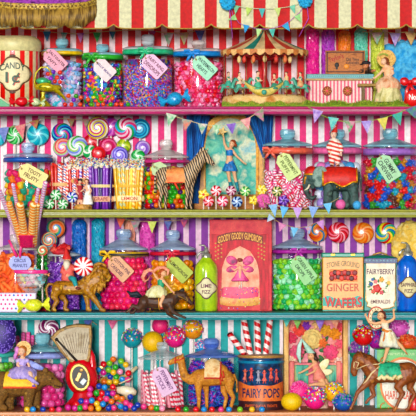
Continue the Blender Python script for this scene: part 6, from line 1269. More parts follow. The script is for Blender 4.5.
def berry():
    q = T('berry_tin', 'cream tin with printed flowers and a navy band beside the blue siphon', 'tin', 380.5, 3, 40); B = q.base; x0, x1 = 364.2, 397
    b = MB(); b.box(x0, x1, 259, B-.1, 0, 20, bev=.8); bx = q.part('tin_body', b, M('1a8c80', .45, .2, coat=.3))
    P = [(x0+1.6, 263), (x1-1.6, 263), (x1-1.6, 300), (x1-3.4, 303), (x1-2.6, 306), (x1-7, 308), (380.5, 309.4), (x0+7, 308), (x0+2.6, 306), (x0+3.4, 303), (x0+1.6, 300)]
    b = MB(); b.prism(P, -.4, .1, .15); pn = q.part('cream_panel', b, M2(['ecdcb4', 'f8ecd4', 'e8cca8'], 30, .5), bx)
    b = MB(); b.tube([(x, y, -.4) for x, y in P], .5, 6, closed=True); q.part('gold_border', b, GOLD('c8a050'), pn)
    b = MB(); b.box(x0-.4, x1+.4, 258, 263.4, -.9, 20.5, bev=.5); bd = q.part('navy_band', b, M2(['0c1c44', '1c3c74', '0a1430'], 90, .4), bx)
    for i in range(9): b = MB(); b.ell((x0+2.4+i*3.5, 260.6, -1), (1.3, 1, .35), 8, 5); q.part('gilt_leaf', b, M('8ca8b8', .4, .3), bd)
    b = MB(); b.lathe(380.5, 10, [(.1, 254.6), (10, 255.6), (16.6, 257.6), (16.8, 258.4)], 28, sd=.6); q.part('domed_lid', b, M('1f7c6c', .4, .25), bx)
    b = MB(); b.tube([(372, 258, 8), (374, 254.6, 7), (380.5, 252.6, 6.6), (387, 254.6, 7), (389, 258, 8)], .9, 8); q.part('brass_handle', b, GOLD('a88440'), bx)
    b = MB(); text(b, 'FAIRYBERRY', 380.5, 271.6, 27.5, 5.4, -.5, dep=.4); q.part('fairyberry_lettering', b, M('5c3440', .5), pn)
    b = MB(); text(b, 'EMERALDS', 380.5, 301.6, 19.5, 3.8, -.5, dep=.4); q.part('emeralds_lettering', b, M('6a3838', .5), pn)
    for x, y, r, c, nm in [(377, 288.6, 4.4, 'd8403c', 'red'), (373.4, 291.4, 2.4, 'e86858', 'red'), (383.6, 285, 3.8, 'f8f0e0', 'white'), (386.6, 290.4, 2.6, 'f8ecd4', 'white'), (381.6, 279.6, 2.6, 'f0b048', 'yellow'), (375.6, 281.6, 2.1, 'e88c8c', 'pink'), (371, 284, 2.2, '3864a0', 'blue'), (388.6, 283, 2, 'f0c058', 'yellow'), (381.6, 292.4, 2.2, 'e0586c', 'pink'), (372.6, 279.4, 1.6, '4c78b0', 'blue')]:
        b = MB(); b.coin((x, y, -.6), [(r, .5), (r*.95, 0), (r*.5, -.35), (r*.15, -.1)], 20, wob=lambda a: 1+.16*cos(5*a)); q.part('printed_flower', b, M(c, .5, .25, 260), pn)
    for i in range(18):
        a = i*2.4; rr = 6.5+3.6*((i*7) % 5)/4; b = MB(); b.ell((379.4+rr*cos(a)*1.05, 286.4+rr*sin(a)*.85, -.5), (1.9, .8, .3), 8, 5, rot=math.degrees(a)); q.part('printed_leaf', b, M('3c8444', .5, .3), pn)
berry()

for i in range(16):
    x = 41+random.uniform(-6, 7); y = bp(3, 27)-1.9-max(0, 8-abs(x-41)*1.0)*random.random()
    candy('rock', random.choice(['a01c2c', '78142c', 'c83848']), W(x, y, 28+random.uniform(-3, 2)), 2.1, 'dark red sugar lump behind the yellow wrapped candy', 'candy', 'dark red sugar lumps on the shelf', 'sugar_lump')
# ================================================================== BOTTOM SHELF
J16 = jar('jar of pink bonbons with a sky blue lid behind the bear', 18, 66.5, 333, 4, 70, 'teal', (15, 11), 351, 'a8b4ec', 355.5, 5, rib_h=5)
fill(J16, 'ball', [('pink', 'f470b4', 5), ('light pink', 'fa9cd0', 4), ('rose', 'e84c94', 2)], 4.1, 363, 'in the jar behind the bear', 'bonbon', 'bonbon')
J17 = jar('jar with a mint green lid cut by the left edge', -34, 16, 330, 4, 74, 'mint', (14, 10), 350, '58c8b8', 354, 5, rib_h=5)
fill(J17, 'ball', [('green', '6cb83c', 4), ('pink', 'f04c94', 2), ('pale green', 'a8d878', 2)], 3.6, 362, 'in the jar cut by the left edge', 'bonbon', 'bonbon')
b = MB(); b.ell((2, 334, 0), (14, 19, 7), 28, 20); 
for i in range(300):
    a, e = random.uniform(pi, 2*pi), random.uniform(-1.5, 1.5); b.ell((2+14*cos(a)*cos(e), 334+19*sin(e), 7*sin(a)*cos(e)), (.8, .8, .6), 6, 4)
b.m = [0 if i < 560 else 1 for i in range(len(b.f))]
solo('candy_bag', 'purple bag of candies with pale dots hanging at the left edge', 'bag', b, [M('3c2478', .5, .25, 90), M('9078d0', .5, .1)], 2, 353.0, 34)
for x, y, r in ((18.5, 335.5, 2), (23.4, 332, 2.3), (27.8, 331.6, 2.2), (31.6, 335, 1.8)):
    q = T('wafer_stick', 'pink wafer stick standing behind the girl on the bear', 'wafer', x, 4, 102, 'pink wafer sticks behind the bear'); q.rod('stick', (x, q.base, 0), (x+(x-25)*.15, y, 0), r, stripes(['f05ca4', 'f88cc4'], 3, 0, 'z', .6, helix=1), nz=20)
L(48.5, 329, 10.6, ['7c1c5c', 'f4e0ec', '94306c', 'fbf0f4', '6a1450'], 3, 1.2, 98, 4, 'maroon and white whirl lollipop behind the candy scale')
def bear():
    q = T('bear_figurine', 'brown bear figurine walking in a yellow blanket', 'bear', 28, 4, 22); B = q.base
    m = M2(['2c1e0c', '8a6428', '5c4014', 'b08c44'], 90, .8, bump=.5)
    ch = [[(2, 384, 0, 13), (12, 385, 0, 12.4), (24, 384, 0, 12.2), (33, 382, 0, 11)], [(36, 380, 0, 9.4), (44, 378, 0, 8.2), (48, 378, 0, 7.4)], [(49, 379, 0, 6.6), (55, 382.4, 0, 4.4), (60, 384.6, 0, 2.8)], [(55, 386, 0, 2.6), (58, 387.2, 0, 1.9)]]
    ch += legs(q, B, [[(30, 388, -6, 7.4), (29, 398, -6, 5.2), (28, B-4.2, -6, 4.4), (31, B-3, -7, 3)], [(34, 388, 6, 6.8), (36, 398, 6, 4.8), (34.6, B-4, 6, 4.2), (38, B-3, 5, 3)], [(3, 390, -6, 8.4), (-1, 400, -6, 5.6), (1, B-4.2, -6, 4.6), (5, B-3, -7, 3.2)], [(10, 390, 6, 7.6), (9, 400, 6, 5.2), (8, B-4, 6, 4.4), (11, B-3, 5, 3)]])
    h = body(q, 'bear_body', ch, m, vox=.65)
    for d in (-5, 5): b = MB(); b.ell((45.4, 370.6, d), (2.8, 3, 1.6), 12, 8); q.part('ear', b, m, h)
    eyes(q, h, [(52.6, 378, -5.4)], .8); b = MB(); b.ell((62, 383.6, 0), (1.5, 1.4, 1.8), 10, 7); q.part('nose', b, M('1c120c', .3), h)
    b = MB(); b.tube([(60.6, 386.4, -2), (57, 386.2, -3.2), (54, 384.8, -4)], .4, 5); q.part('mouth', b, M('1c120c', .6), h)
    b = MB(); vs = []; n = 20
    for i in range(n+1):
        x = 6.5+30*i/n-0; rr = 13.5-.03*(i-8)**2*.2
        for j in range(21): a = math.radians(-98+196*j/20); vs.append((x+(abs(j-10)/10)*(-2.6 if i < 4 else .8), 384.6-rr*cos(a), rr*sin(a)))
    b.add(vs, [(i*21+j, (i+1)*21+j, (i+1)*21+j+1, i*21+j+1) for i in range(n) for j in range(20)]); bl = q.part('yellow_blanket', b, M2(['f0a818', 'fcd83c', 'f8c024'], 70, .6), h)
    b = MB(); b.tube([tuple(Vector(vs[i*21])+Vector((0, .4, -.4))) for i in range(n+1)], 1, 6); q.part('orange_trim', b, M('e8641c', .6, .2), bl)
bear()
def girl():
    q = T('girl_figurine', 'girl in a lavender gown and straw bonnet sitting on the bear', 'person', 24, 371.2, 22); B = q.base
    sk = SK('f4c8a8')
    h = body(q, 'person', [[(22, 370, -1, 4.4), (22.4, 364, -1, 3), (22.6, 359.6, -1, 3.6)], [(22.4, 357, -1.4, 1.5), (22.2, 354.6, -1.8, 1.5)], [(21.8, 350.8, -2, 3.9), (21.4, 352.2, -2.8, 3.3)], [(19.4, 360, -1.4, 1.6), (17.6, 364.4, -4, 1.3), (20.6, 368, -7, 1.05), (22.4, 369, -8, .9)], [(26, 360, -1.4, 1.6), (29, 364.6, -3, 1.3), (29.6, 369, -6, 1.05), (29, 370.4, -7, .9)],
        [(24, 371, -4, 3), (31, 373, -12.6, 2.4), (33, 380, -14.4, 1.7), (34, 384, -14.8, 1.3)], [(25, 371, 4, 3), (31, 373, 12.6, 2.4), (33, 380, 14.4, 1.7), (34, 384, 14.8, 1.3)]], sk, vox=.45, ells=[((20.8, 351.4, -6), (.7, .7, .7))])
    b = MB(); hand(b, (22.2, 368.9, -8), .9, .4, .9); q.part('hand', b, sk, h); b = MB(); hand(b, (29, 370.2, -7), -.5, .8, .9); q.part('hand', b, sk, h)
    b = MB(); b.ell((22.6, 349.4, -.6), (4.2, 3.9, 4), 14, 9); b.ell((24.8, 354, -1), (1.7, 2.8, 1.8), 10, 7); b.ell((18.6, 353.4, -.6), (1.4, 2.4, 1.5), 10, 7); q.part('hair', b, M('c87c38', .6, .3), h)
    eyes(q, h, [(19.9, 350.8, -5.6), (22.6, 350.8, -5.9)], .42); b = MB(); b.ell((21.1, 353.5, -5.9), (.8, .32, .4), 8, 5); q.part('lips', b, M('d04850', .5), h)
    b = MB(); b.coin((23.6, 348.6, 2), [(.5, 3.6), (4.4, 3), (5.2, .8), (6.6, -.4), (7.6, -2), (7.4, -2.4), (5.4, -.6), (.5, .6)], 36, 1.02); ht = q.part('straw_bonnet', b, M2(['d8a860', 'f4dca0', 'c08c48'], 150, .7), h)
    b = MB(); b.ell((17, 350, -1), (2.6, 3.6, 2), 12, 8, noise=.08); b.tube([(17, 352, -1), (15, 356, -1), (14.6, 360, -.6)], [1.8, 1.6, .6], 8, flat=.5); q.part('lilac_bow', b, M('d890d0', .5, .25), ht)
    lv = M2(['8c7cc4', 'd0bce8', 'a898d8', 'e8d8f0'], 50, .6, stretch=(1, 1, .5))
    b = MB(); b.lathe(22.5, -1, [(2.6, 357.6), (4.4, 359.4), (4.2, 363), (3.3, 366), (3.4, 367)], 24, sd=.9); b.ell((18.4, 361, -1.6), (2.9, 2.8, 2.6), 12, 8, noise=.05); b.ell((27, 361, -1.6), (2.9, 2.8, 2.6), 12, 8, noise=.05); q.part('bodice', b, lv, h)
    b = MB(); b.lathe(23, -2, [(3.2, 365.6), (8, 367), (13, 370.4), (16, 375), (15.6, 378), (13.4, 378.4)], 48, sd=.95, wob=lambda a, i: 1+.06*sin(10*a+i)); q.part('skirt', b, lv, h)
    b = MB(); b.tube([(28.4, 376, -15.6), (34, 380, -16.2), (39.4, 383.4, -15)], [2.4, 2.2, 1], 8, flat=.5); q.part('sash_end', b, lv, h); b = MB(); b.tube([(29, 362, -1), (36, 366, -2), (44, 369, -4)], [2.4, 3.4, 1.4], 8, flat=.4); q.part('blue_shawl', b, M2(['8090d8', 'b8c0f0', '6878c8'], 60, .6), h)
    for p in ((34.6, 385, -15.4), (34.6, 385, 15.4)): b = MB(); b.ell(p, (2, 1.2, 1.4), 10, 6); q.part('slipper', b, M('8c6cb8', .5), h)
girl()
def scale():
    q = T('candy_scale', 'red candy scale with a fan shaped dial and an oval window', 'scale', 78, 4, 44); B = q.base
    ax, ay = 79.5, 375; A0, A1 = math.radians(-136), math.radians(-72)
    fan = lambda r0, r1, n=20: [(ax+r1*cos(A0+(A1-A0)*i/n), ay+r1*sin(A0+(A1-A0)*i/n)) for i in range(n+1)]+[(ax+r0*cos(A1+(A0-A1)*i/n), ay+r0*sin(A1+(A0-A1)*i/n)) for i in range(n+1)]
    def fan2(g):
        P = [(50.5, 337.5), (57, 330.5), (66, 326), (77, 323.8), (91.5, 325)] ; Q = [(92, 336), (90.6, 356), (89, 362)]; R = [(76, 364), (69.5, 362), (60, 351)]
        P = P+Q+R; cx, cy = 75, 344; return [(cx+(x-cx)*g, cy+(y-cy)*g) for x, y in P]
    b = MB(); b.prism(fan2(1), -1, 9, 1); hs = q.part('dial_housing', b, M2(['584420', '9c7c3c', '745a2c'], 80, .5, metal=.25))
    b = MB(); b.prism(fan2(.84), -1.5, -.9, .1); dl = q.part('dial_face', b, M2(['a8987c', 'ccc0a8', 'b8a890'], 40, .8), hs)
    for i in range(15):
        a = A0+(A1-A0)*(i+.5)/15; b = MB(); r1 = 43 if i % 3 == 0 else 41.6; b.tube([(ax+22*cos(a), ay+22*sin(a), -1.6), (ax+r1*cos(a), ay+r1*sin(a), -1.6)], .22, 4); q.part('dial_mark', b, M('7a6458', .6), dl)
    b = MB(); b.tube([(56, 338.5, -2.6), (77, 361, -2.6)], [.8, 1.3], 6); b.coin((56.6, 339.4, -2.6), [(1.8, .4), (1.6, -.4), (.3, -.6)], 12); q.part('black_pointer', b, M('2a2420', .5), hs)
    b = MB(); b.ell((81.4, 377, 3), (16, 20, 9), 28, 18, rot=-14); b.tube([(88, 380, 3), (92.5, 366, 3), (92, 356, 3), (90.6, 350, 3)], [5, 4, 3, 1.4], 12); bd = q.part('red_body', b, M2(['a80c20', 'e0283c', 'c41428'], 30, .2, coat=.7))
    b = MB(); b.ell((82, 382, 3), (13, 12, 9.6), 24, 14); b.lathe(84, 4, [(9, 388), (12, 397), (17, 402), (19.5, 405.5), (20, B-.1), (.1, B-.1)], 36, sd=.6); q.part('red_base', b, M2(['9c0c1c', 'd42034', 'b81224'], 30, .25, coat=.6), bd)
    el = lambda rx, ry: [(80.2+rx*cos(a)*cos(-.2)-ry*sin(a)*sin(-.2), 377+rx*cos(a)*sin(-.2)+ry*sin(a)*cos(-.2)) for a in [2*pi*i/36 for i in range(36)]]
    b = MB(); b.prism(el(10, 14), -8.4, -5, .9); fr = q.part('brass_window_frame', b, M2(['7a5c28', 'c8a858', '9c7c3c'], 80, .4, metal=.35), bd)
    b = MB(); b.prism(el(7.8, 11.4), -8.8, -8.2, .1); q.part('dark_window', b, M('1c140e', .5, .3), fr)
    b = MB(); b.box(77, 80.5, 372, 381, -9.6, -8.6, rot=25, bev=.3); b.ell((82, 369.6, -9), (2.2, 1.7, .6), 10, 6); q.part('brass_works', b, M2(['8c6a3c', 'd8b070'], 80, .4, metal=.4), fr)
    b = MB(); b.box(80.6, 86.6, 379, 383.4, -9.8, -8.6, rot=-50, bev=.3); q.part('white_card', b, M('d0dce0', .4, .15), fr)
    b = MB(); b.tube([(92, 392, 6), (100, 390, 8), (106, 389, 9)], 1.6, 8); q.part('scale_arm', b, M('8c6c38', .4, .3, metal=.3), bd)
scale()
def scoop(): 
    q = T('brass_scoop', 'brass scoop pan holding the colourful candy dots', 'scoop', 112, 4, 84); 
    b = MB(); vs = []
    for i in range(17):
        t = i/16; x = 93+34*t
        for j in range(11): a = pi*.02+pi*.96*j/10; vs.append((x, 378-12*t*.3+ (8*sin(a)), 13*cos(a)*(1-.25*t)))
    b.add(vs, [(i*11+j, i*11+j+11, i*11+j+12, i*11+j+1) for i in range(16) for j in range(10)]); q.part('pan', b, M2(['a88440', 'e8cc80', '806028'], 60, .35, metal=.35))
    b = MB(); b.box(95, 104, 366, 370, -6, 6, rot=-28, bev=.8); q.part('pan_lip', b, M2(['a88440', 'e8cc80', '806028'], 60, .35, metal=.35))
    b = MB(); b.tube([(124, 378, 0), (131, 372, 2), (137, 367, 3)], [2.6, 2, 1.6], 10); q.part('pouring_neck', b, M2(['d8c898', 'f4ecd0'], 60, .5))
    b = MB(); b.lathe(118, 0, [(2.4, 385), (2, 396), (5, 406), (9, q.base-2), (9.4, q.base-.1), (.1, q.base-.1)], 20); q.part('pedestal', b, M('8c6c38', .4, .3, metal=.3))
scoop()
def handle():
    q = T('ivory_scoop', 'ivory handled scoop lying in the heap of candy dots', 'scoop', 124, float(bp(4, 40)), 40)
    b = MB(); b.tube([(113, 390.4, -4), (118, 389.6, -6), (125, 390, -7), (132, 391.6, -7), (136.4, 392.6, -7)], [1.6, 3.2, 5, 4.8, 2], 14); q.part('ivory_handle', b, M2(['e0cc9c', 'f8f0d8', 'ecdcb4'], 40, .3, coat=.5))
    b = MB(); b.tube([(112, 390, -4), (102, 388, -3), (96, 387, -2)], [1.4, 1.2, 1], 8); q.part('metal_shank', b, M('b8a888', .3, .2, metal=.5)); b = MB(); b.ell((116.5, 389.8, -5.8), (1.6, 3.4, 3.4), 12, 8); q.part('red_ferrule', b, M('c03838', .4), )
    b = MB(); b.tube([(119, 384, 2), (129, 379.6, 3), (132, 378, 3)], [.7, .6, .4], 6); q.part('cream_string', b, M('e8d8b0', .6)); 
    b = MB(); b.lathe(126, -7, [(3, 394), (2.4, 402), (6, q.base-1.4), (6.4, q.base-.1), (.1, q.base-.1)], 16); q.part('rest', b, M('b8a070', .5))
handle()
DC = [('red', 'e8283c', 4), ('pink', 'f05898', 5), ('magenta', 'd83c9c', 3), ('sky blue', '2c9cdc', 5), ('dark blue', '1c4cac', 4), ('green', '34a838', 4), ('lime', '88c83c', 3), ('yellow', 'f4c838', 3), ('orange', 'f08838', 3), ('pale pink', 'f8a8c4', 2)]
dots = []
rnd = random.Random(11)
def top_of(x):  # silhouette of the heap
    P = [(60, 411), (70, 404), (84, 398), (90, 388), (93, 376), (98, 369), (105, 362), (113, 359), (122, 360), (128, 365), (131, 374), (122, 379), (116, 384), (118, 395), (128, 403), (140, 404), (152, 407), (172, 410), (180, 412)]
    for a, b_ in zip(P, P[1:]):
        if a[0] <= x <= b_[0]: return a[1]+(b_[1]-a[1])*(x-a[0])/max(.1, b_[0]-a[0])
    return 411
for _ in range(9000):
    if len(dots) > 240: break
    x = rnd.uniform(64, 172); y = rnd.uniform(358, 409.6)
    if y < 386:
        if not (94 < x < 131 and y > top_of(min(x, 131)) and not (x > 118 and y > 380)): continue
    else:
        if y < top_of(x) or (113 < x < 137 and 384 < y < 397): continue
    if all((x-p)**2+(y-r)**2 > 5.1**2 for p, r, _d in dots): dots.append((x, y, 0))
for x, y, _ in dots:
    lim = (top_of(x) if y > 386 else 359); d = 34-26*max(0, min(1, (y-366)/46)) if y > 384 else 68+rnd.uniform(0, 6)
    cn, ch = rnd.choices([(c[0], c[1]) for c in DC], [c[2] for c in DC])[0]
    candy('lentil', ch, W(x, min(y, bp(4, d)-3.1), d), 3.15*kf(d), f'{cn} candy dot in the heap beside the red scale', 'candy', 'candy dots heaped by the scale', 'candy_dot', (pi/2+rnd.uniform(-.3, .3), rnd.uniform(-.3, .3), 0))
m = MB(); m.lathe(121, 0, [(.1, 398), (8, 400), (13, 404), (16, 408), (17, bp(4, 50)-.1), (.1, bp(4, 50)-.1)], 36, sd=.45, wob=lambda a, i: 1+.03*sin(9*a+i*2))
solo('candy_heap', 'inside of the heap of candy dots beside the scale', 'candy', m, M2([c[1] for c in DC], 120, .5, const=True, vor=True), 121, 4, 50, kind='stuff')
for i, (x, c) in enumerate([(33, 3), (43, 4), (52, 0), (59, 1), (27, 7), (178, 0), (186, 5), (196, 0), (204, 3), (212, 0), (221, 1), (229, 3), (240, 6), (252, 7), (262, 3)]):
    candy('lentil', DC[c][1], W(x, bp(4, 5)-2.2, 5), 3*kf(5), f'{DC[c][0]} candy dot lying loose along the wooden shelf edge', 'candy', 'loose candy dots on the wooden shelf', 'candy_dot', (pi/2, 0, 0))
# ---- peppermint stick jar, pops, camel jar
J18 = jar('clear jar of pink and white peppermint sticks with a glass lid', 138, 186.5, 342, 4, 57, 'clear', (11, 8), 359, None, None, 5)
def pstk():
    cx, B, d = J18['cx'], J18['B'], 57
    ms = [stripes(['ec4468', 'fbe4e8'], 5, 0, 'z', .35, helix=1, coat=.4), stripes(['f07088', 'fdf0f0'], 4.4, 0, 'z', .35, helix=1, coat=.4), M('f6a4b4', .4, .2, coat=.3)]
    for row, (rad, n) in enumerate(((20.5, 17), (16, 12))):
        for i in range(n):
            a = -1.5+3.0*i/(n-1)+random.uniform(-.05, .05); x, dd = cx+rad*sin(a), -rad*cos(a); tl = random.uniform(3, 13) if row == 0 else random.uniform(0, 10)
            a2 = a-tl/22; r2 = rad*.97
            q = T('peppermint_stick', 'pink and white peppermint stick inside the clear jar', 'candy', x, B, d, 'peppermint sticks in the clear jar')
            q.rod('stick', (x, B-1.6, dd), (cx+r2*sin(a2), 371+random.uniform(-1.5, 3), -r2*cos(a2)), 1.75, random.choice(ms), seg=8, nz=8)
    m = MB(); m.lathe(cx, 0, [(.1, 374), (12, 374), (13.4, 376), (13.4, B-1.8), (.1, B-1.7)], 32); solo('candy_mass', 'bulk of peppermint sticks in the middle of the clear jar', 'candy', m, stripes(['f07c94', 'fbe8ec'], 4, 0, 'x', .5), cx, B, d, kind='stuff')
pstk()
tag(163.5, 381, 29, 17, 62, 'e2c2dc', '6a2c6c', [('PEPPERMINT', .74, .24, .6), ('STICKS', .5, .24, 0)], 'lilac paper tag reading peppermint sticks', 29, string=(157, 364))
SP = ['f8e040', 'f04c94', '3cb0e0', 'f8f8f0', '58c048', 'f08030', '8c50c8']
cakepop(132, 338.5, 9.6, '1c9ca8', 101, 4, 'teal cake pop with mixed sprinkles at the left of its group', SP, '18889c')
cakepop(152.5, 341.8, 10.6, 'f8cc18', 92, 4, 'plain yellow cake pop above the peppermint stick jar')
cakepop(160, 325.5, 8.2, 'f0488c', 103.5, 4, 'plain hot pink cake pop behind the horse hooves')
cakepop(174.8, 337.2, 10.6, 'f03c94', 94, 4, 'hot pink cake pop with mixed sprinkles beside the clear jar', SP, 'e83088')
cakepop(192.8, 329.6, 9.6, 'f4a820', 102, 4, 'orange yellow cake pop with mixed sprinkles', SP, 'f0b428')
cakepop(201.6, 346.5, 7, '2c9cd0', 101, 4, 'sky blue cake pop tucked behind the blue jar lid', ['f070b0', 'f8f8f0'], None)
J19 = jar('jar of blue and purple tinsel sweets with a deep blue lid', 184.5, 238, 338, 4, 72, 'deep', (15, 11), 357, None, None, 6)
bits(J19, ['1c3cb0', '5c2cb8', '2c78d8', '8c3cc8', '20185c', 'c83ca0', '30a0d8'], 362, 1200, 1.7, 'blue and purple tinsel sweets filling the jar behind the camel', 'thread')
def camel():
    q = T('camel_figurine', 'sandy camel figurine with a beige and red saddle cloth', 'camel', 203, 4, 22); B = q.base
    m = M2(['8c5c1c', 'd89c40', 'b87828', 'e8b860'], 60, .7, bump=.35)
    ch = [[(226, 378, 0, 8), (218, 376.5, 0, 9), (208, 377, 0, 9.2), (200, 377.5, 0, 8.6)], [(222, 371, 0, 6.4), (214, 365, 0, 5.4), (211, 363.6, 0, 4.6)], [(197.5, 377.5, 0, 7.4), (191, 380, 0, 5), (185, 377, 0, 4.4), (182.4, 369, 0, 4), (181.4, 362, 0, 3.8)], [(181, 359, 0, 4.2), (176, 360, 0, 3.4), (171.4, 362, 0, 2.6), (170, 363, 0, 2.3)], [(181.6, 355.6, 2, .9), (182.6, 353, 2.4, .4)], [(182.4, 355.6, -2, .9), (184, 353.4, -2.4, .4)]]
    ch += legs(q, B, [[(198.6, 382, -4, 5), (198.4, 392, -4.4, 2.8), (199, 400, -4.4, 2.1), (198.6, B-2, -4.4, 1.6), (197.6, B-1.3, -5, 2)], [(205, 383, 4, 4.6), (206.4, 392, 4.2, 2.6), (206.6, 400, 4.2, 2), (206.8, B-2, 4.2, 1.6), (206, B-1.3, 3.4, 2)],
                       [(229, 380, -4, 6), (229.4, 390, -4.4, 3.3), (233.4, 397, -4.4, 2.2), (230.6, B-2, -4.4, 1.6), (229.6, B-1.3, -5, 2)], [(225, 381, 4, 5.6), (223.4, 391, 4.2, 3), (226.4, 398, 4.2, 2.1), (224, B-2, 4.2, 1.6), (223, B-1.3, 3.4, 2)]])
    h = body(q, 'camel_body', ch, m, vox=.55)
    b = MB(); b.tube([(233.6, 374, 0), (236.6, 381, 0), (237, 388, 0)], [1.2, .9, .7], 8); b.ell((237, 390, 0), (1.2, 2.6, 1.2), 8, 6); q.part('tail', b, m, h)
    b = MB(); vs = []
    for i in range(13):
        x = 205+16*i/12
        for j in range(17): a = math.radians(-100+200*j/16); tp = 358.6+.05*(x-213)**2*1.2; vs.append((x-(abs(j-8)/8)*.8, 376.6-(376.6-tp+.3)*max(0, cos(a))-3*min(0, cos(a)), 10.2*sin(a)*(.55+.45*abs(sin(a)))))
    b.add(vs, [(i*17+j, (i+1)*17+j, (i+1)*17+j+1, i*17+j+1) for i in range(12) for j in range(16)]); c = q.part('saddle_cloth', b, M2(['e0b478', 'f4d8a8', 'd09858'], 60, .7), h)
    b = MB(); b.tube([tuple(Vector(vs[i*17])+Vector((0, .5, -.4))) for i in range(13)], .8, 6); b.tube([tuple(Vector(vs[12*17+j])) for j in range(17)], .8, 6); q.part('red_braid', b, M('c83c28', .6, .2), c)
    for k in range(3): b = MB(); b.tube([(219.5+k*1.6, 377-k*3.4, -10.4), (220.5+k*1.6, 381-k*3.4, -10.8), (220.6+k*1.6, 384-k*3.4, -10.6)], [.7, .6, 1], 6); q.part('red_tassel', b, M('d8402c', .6, .2), c)
    b = MB(); b.tube([(175.6, 357, -3.2), (175, 361, -3.5), (175.6, 363.4, -2.6)], .6, 6); b.tube([(175.2, 360, -3.4), (180, 359.6, -4.4), (184, 357.6, -3.4)], .6, 6); q.part('red_bridle', b, M('d83828', .5, .2), h)
    eyes(q, h, [(178.4, 357.8, -3.8)], .7); b = MB(); b.ell((168.8, 362, -1), (.9, .8, .9), 8, 6); q.part('nostril', b, M('5a3818', .6), h)
camel()
def fairy_tin():
    q = T('fairy_pops_tin', 'round blue and orange tin lettered fairy pops with an open top', 'tin', 261, 4, 46); B = q.base; cx, R = 260.8, 22.4
    b = MB(); b.lathe(cx, 0, [(R-.8, 358), (R-.6, 355.6), (R, 355), (R, 360), (R, B-.1), (.1, B-.1)], 56); bd = q.part('tin_body', b, M2(['0c2c4c', '14507c', '0a2038', '1c6c98'], 40, .3, coat=.4))
    b = MB(); b.lathe(cx, 0, [(R-1, 356.6), (R*.9, 355.6), (R*.5, 354.4), (.1, 354)], 40, smooth=True); q.part('candy_topping', b, M2(['c8907c', 'f0d0b8', 'b87868'], 120, .7, bump=.6, vor=True), bd)
    for y, c, nm in ((356, 'c89c60', 'gold_rim'), (361.5, '2c94b8', 'blue_rim')): b = MB(); b.lathe(cx, 0, [(R, y-1.4), (R+.9, y-.6), (R+.9, y+.6), (R, y+1.4)], 56); q.part(nm, b, M(c, .3, .2, metal=.3), bd)
    f = cyl(cx, R+.05)
    b = MB(); vs = []; n = 28
    for i in range(n+1):
        a = -1.42+2.84*i/n; x = cx+(R+.4)*sin(a); d = -(R+.4)*cos(a); s = 2.2*cos(a*2)**2
        vs += [(x, 384.5-2.5*abs(sin(a))**3*1.6-1.2*cos(a*6)*.4, d), (x, 400, d)]
    b.add(vs, [(2*i, 2*i+1, 2*i+3, 2*i+2) for i in range(n)]); bn = q.part('orange_banner', b, M2(['d86838', 'f09050', 'e87c44'], 50, .5), bd)
    b = MB(); text(b, 'FAIRY POPS', cx, 392, 37, 9.4, 0, dfun=f, dep=.3); b.v = [(x, y, d-.75) for x, y, d in b.v]; q.part('lettering', b, M('1c2c54', .5), bn)
    b = MB(); vs = []
    for i in range(n+1): a = -1.42+2.84*i/n; x = cx+(R+.3)*sin(a); d = -(R+.3)*cos(a); vs += [(x, 400, d), (x, 409, d)]
    b.add(vs, [(2*i, 2*i+1, 2*i+3, 2*i+2) for i in range(n)]); lo = q.part('dark_panel', b, M('3a1c20', .5, .2), bd)
    b = MB(); text(b, 'SWEET SUGAR TREATS', cx, 404.6, 32, 2.6, 0, dfun=f, dep=.3); b.v = [(x, y, d-.6) for x, y, d in b.v]; q.part('orange_lettering', b, M('e0703c', .5), lo)
    for i, x in enumerate((245, 251, 258, 264, 270.5, 276)):
        b = MB(); y = 376-1.5*sin(i*1.9); dz = f(x, y); g = -.5
        b.ell((x, y-6.6, dz+g), (1.3, 1.4, .5), 8, 6); b.ell((x, y-2.6, dz+g), (1.3, 2.8, .5), 8, 6)
        for s in (-1, 1): b.tube([(x, y-4, dz+g), (x+s*2.2, y-6.4+i % 2, f(x+s*2.2, 0)+g)], .45, 5); b.tube([(x, y, dz+g), (x+s*1.3, y+5.4, f(x+s*1.3, 0)+g)], .55, 5)
        b.lathe(x, 0, [(.8, y-1), (2.8, y+2.6)], 14, sd=.2); b.v = b.v[:-28]+[(px_, py_, pd+dz+g) for px_, py_, pd in b.v[-28:]]
        q.part('printed_dancer', b, M(['d8745c', 'e05c4c', '9c9cac', 'e8705c', 'd86048', 'c85444'][i], .5, .2), bd)
fairy_tin()
rw = stripes(['dc2430', 'fbf0ea'], 8.4, 0, 'z', .3, helix=1, coat=.5)
for i, (x0, y0, x1, y1, lab) in enumerate([(246, 356, 228.5, 333, 'red striped candy stick leaning far to the left in the tin'), (251, 358, 243.5, 318.5, 'red striped candy stick, second in the fairy tin'), (258.5, 358, 257, 318.5, 'red striped candy stick standing upright in the middle of the tin'), (265, 358, 270.4, 318.5, 'red striped candy stick tilted towards the flower box')]):
    q = T('candy_stick', lab, 'candy', x0, 355.0, 50+i); q.rod('stick', (x0, y0, 0), (x1, y1, 6), 3.1, rw, nz=20, seg=14)
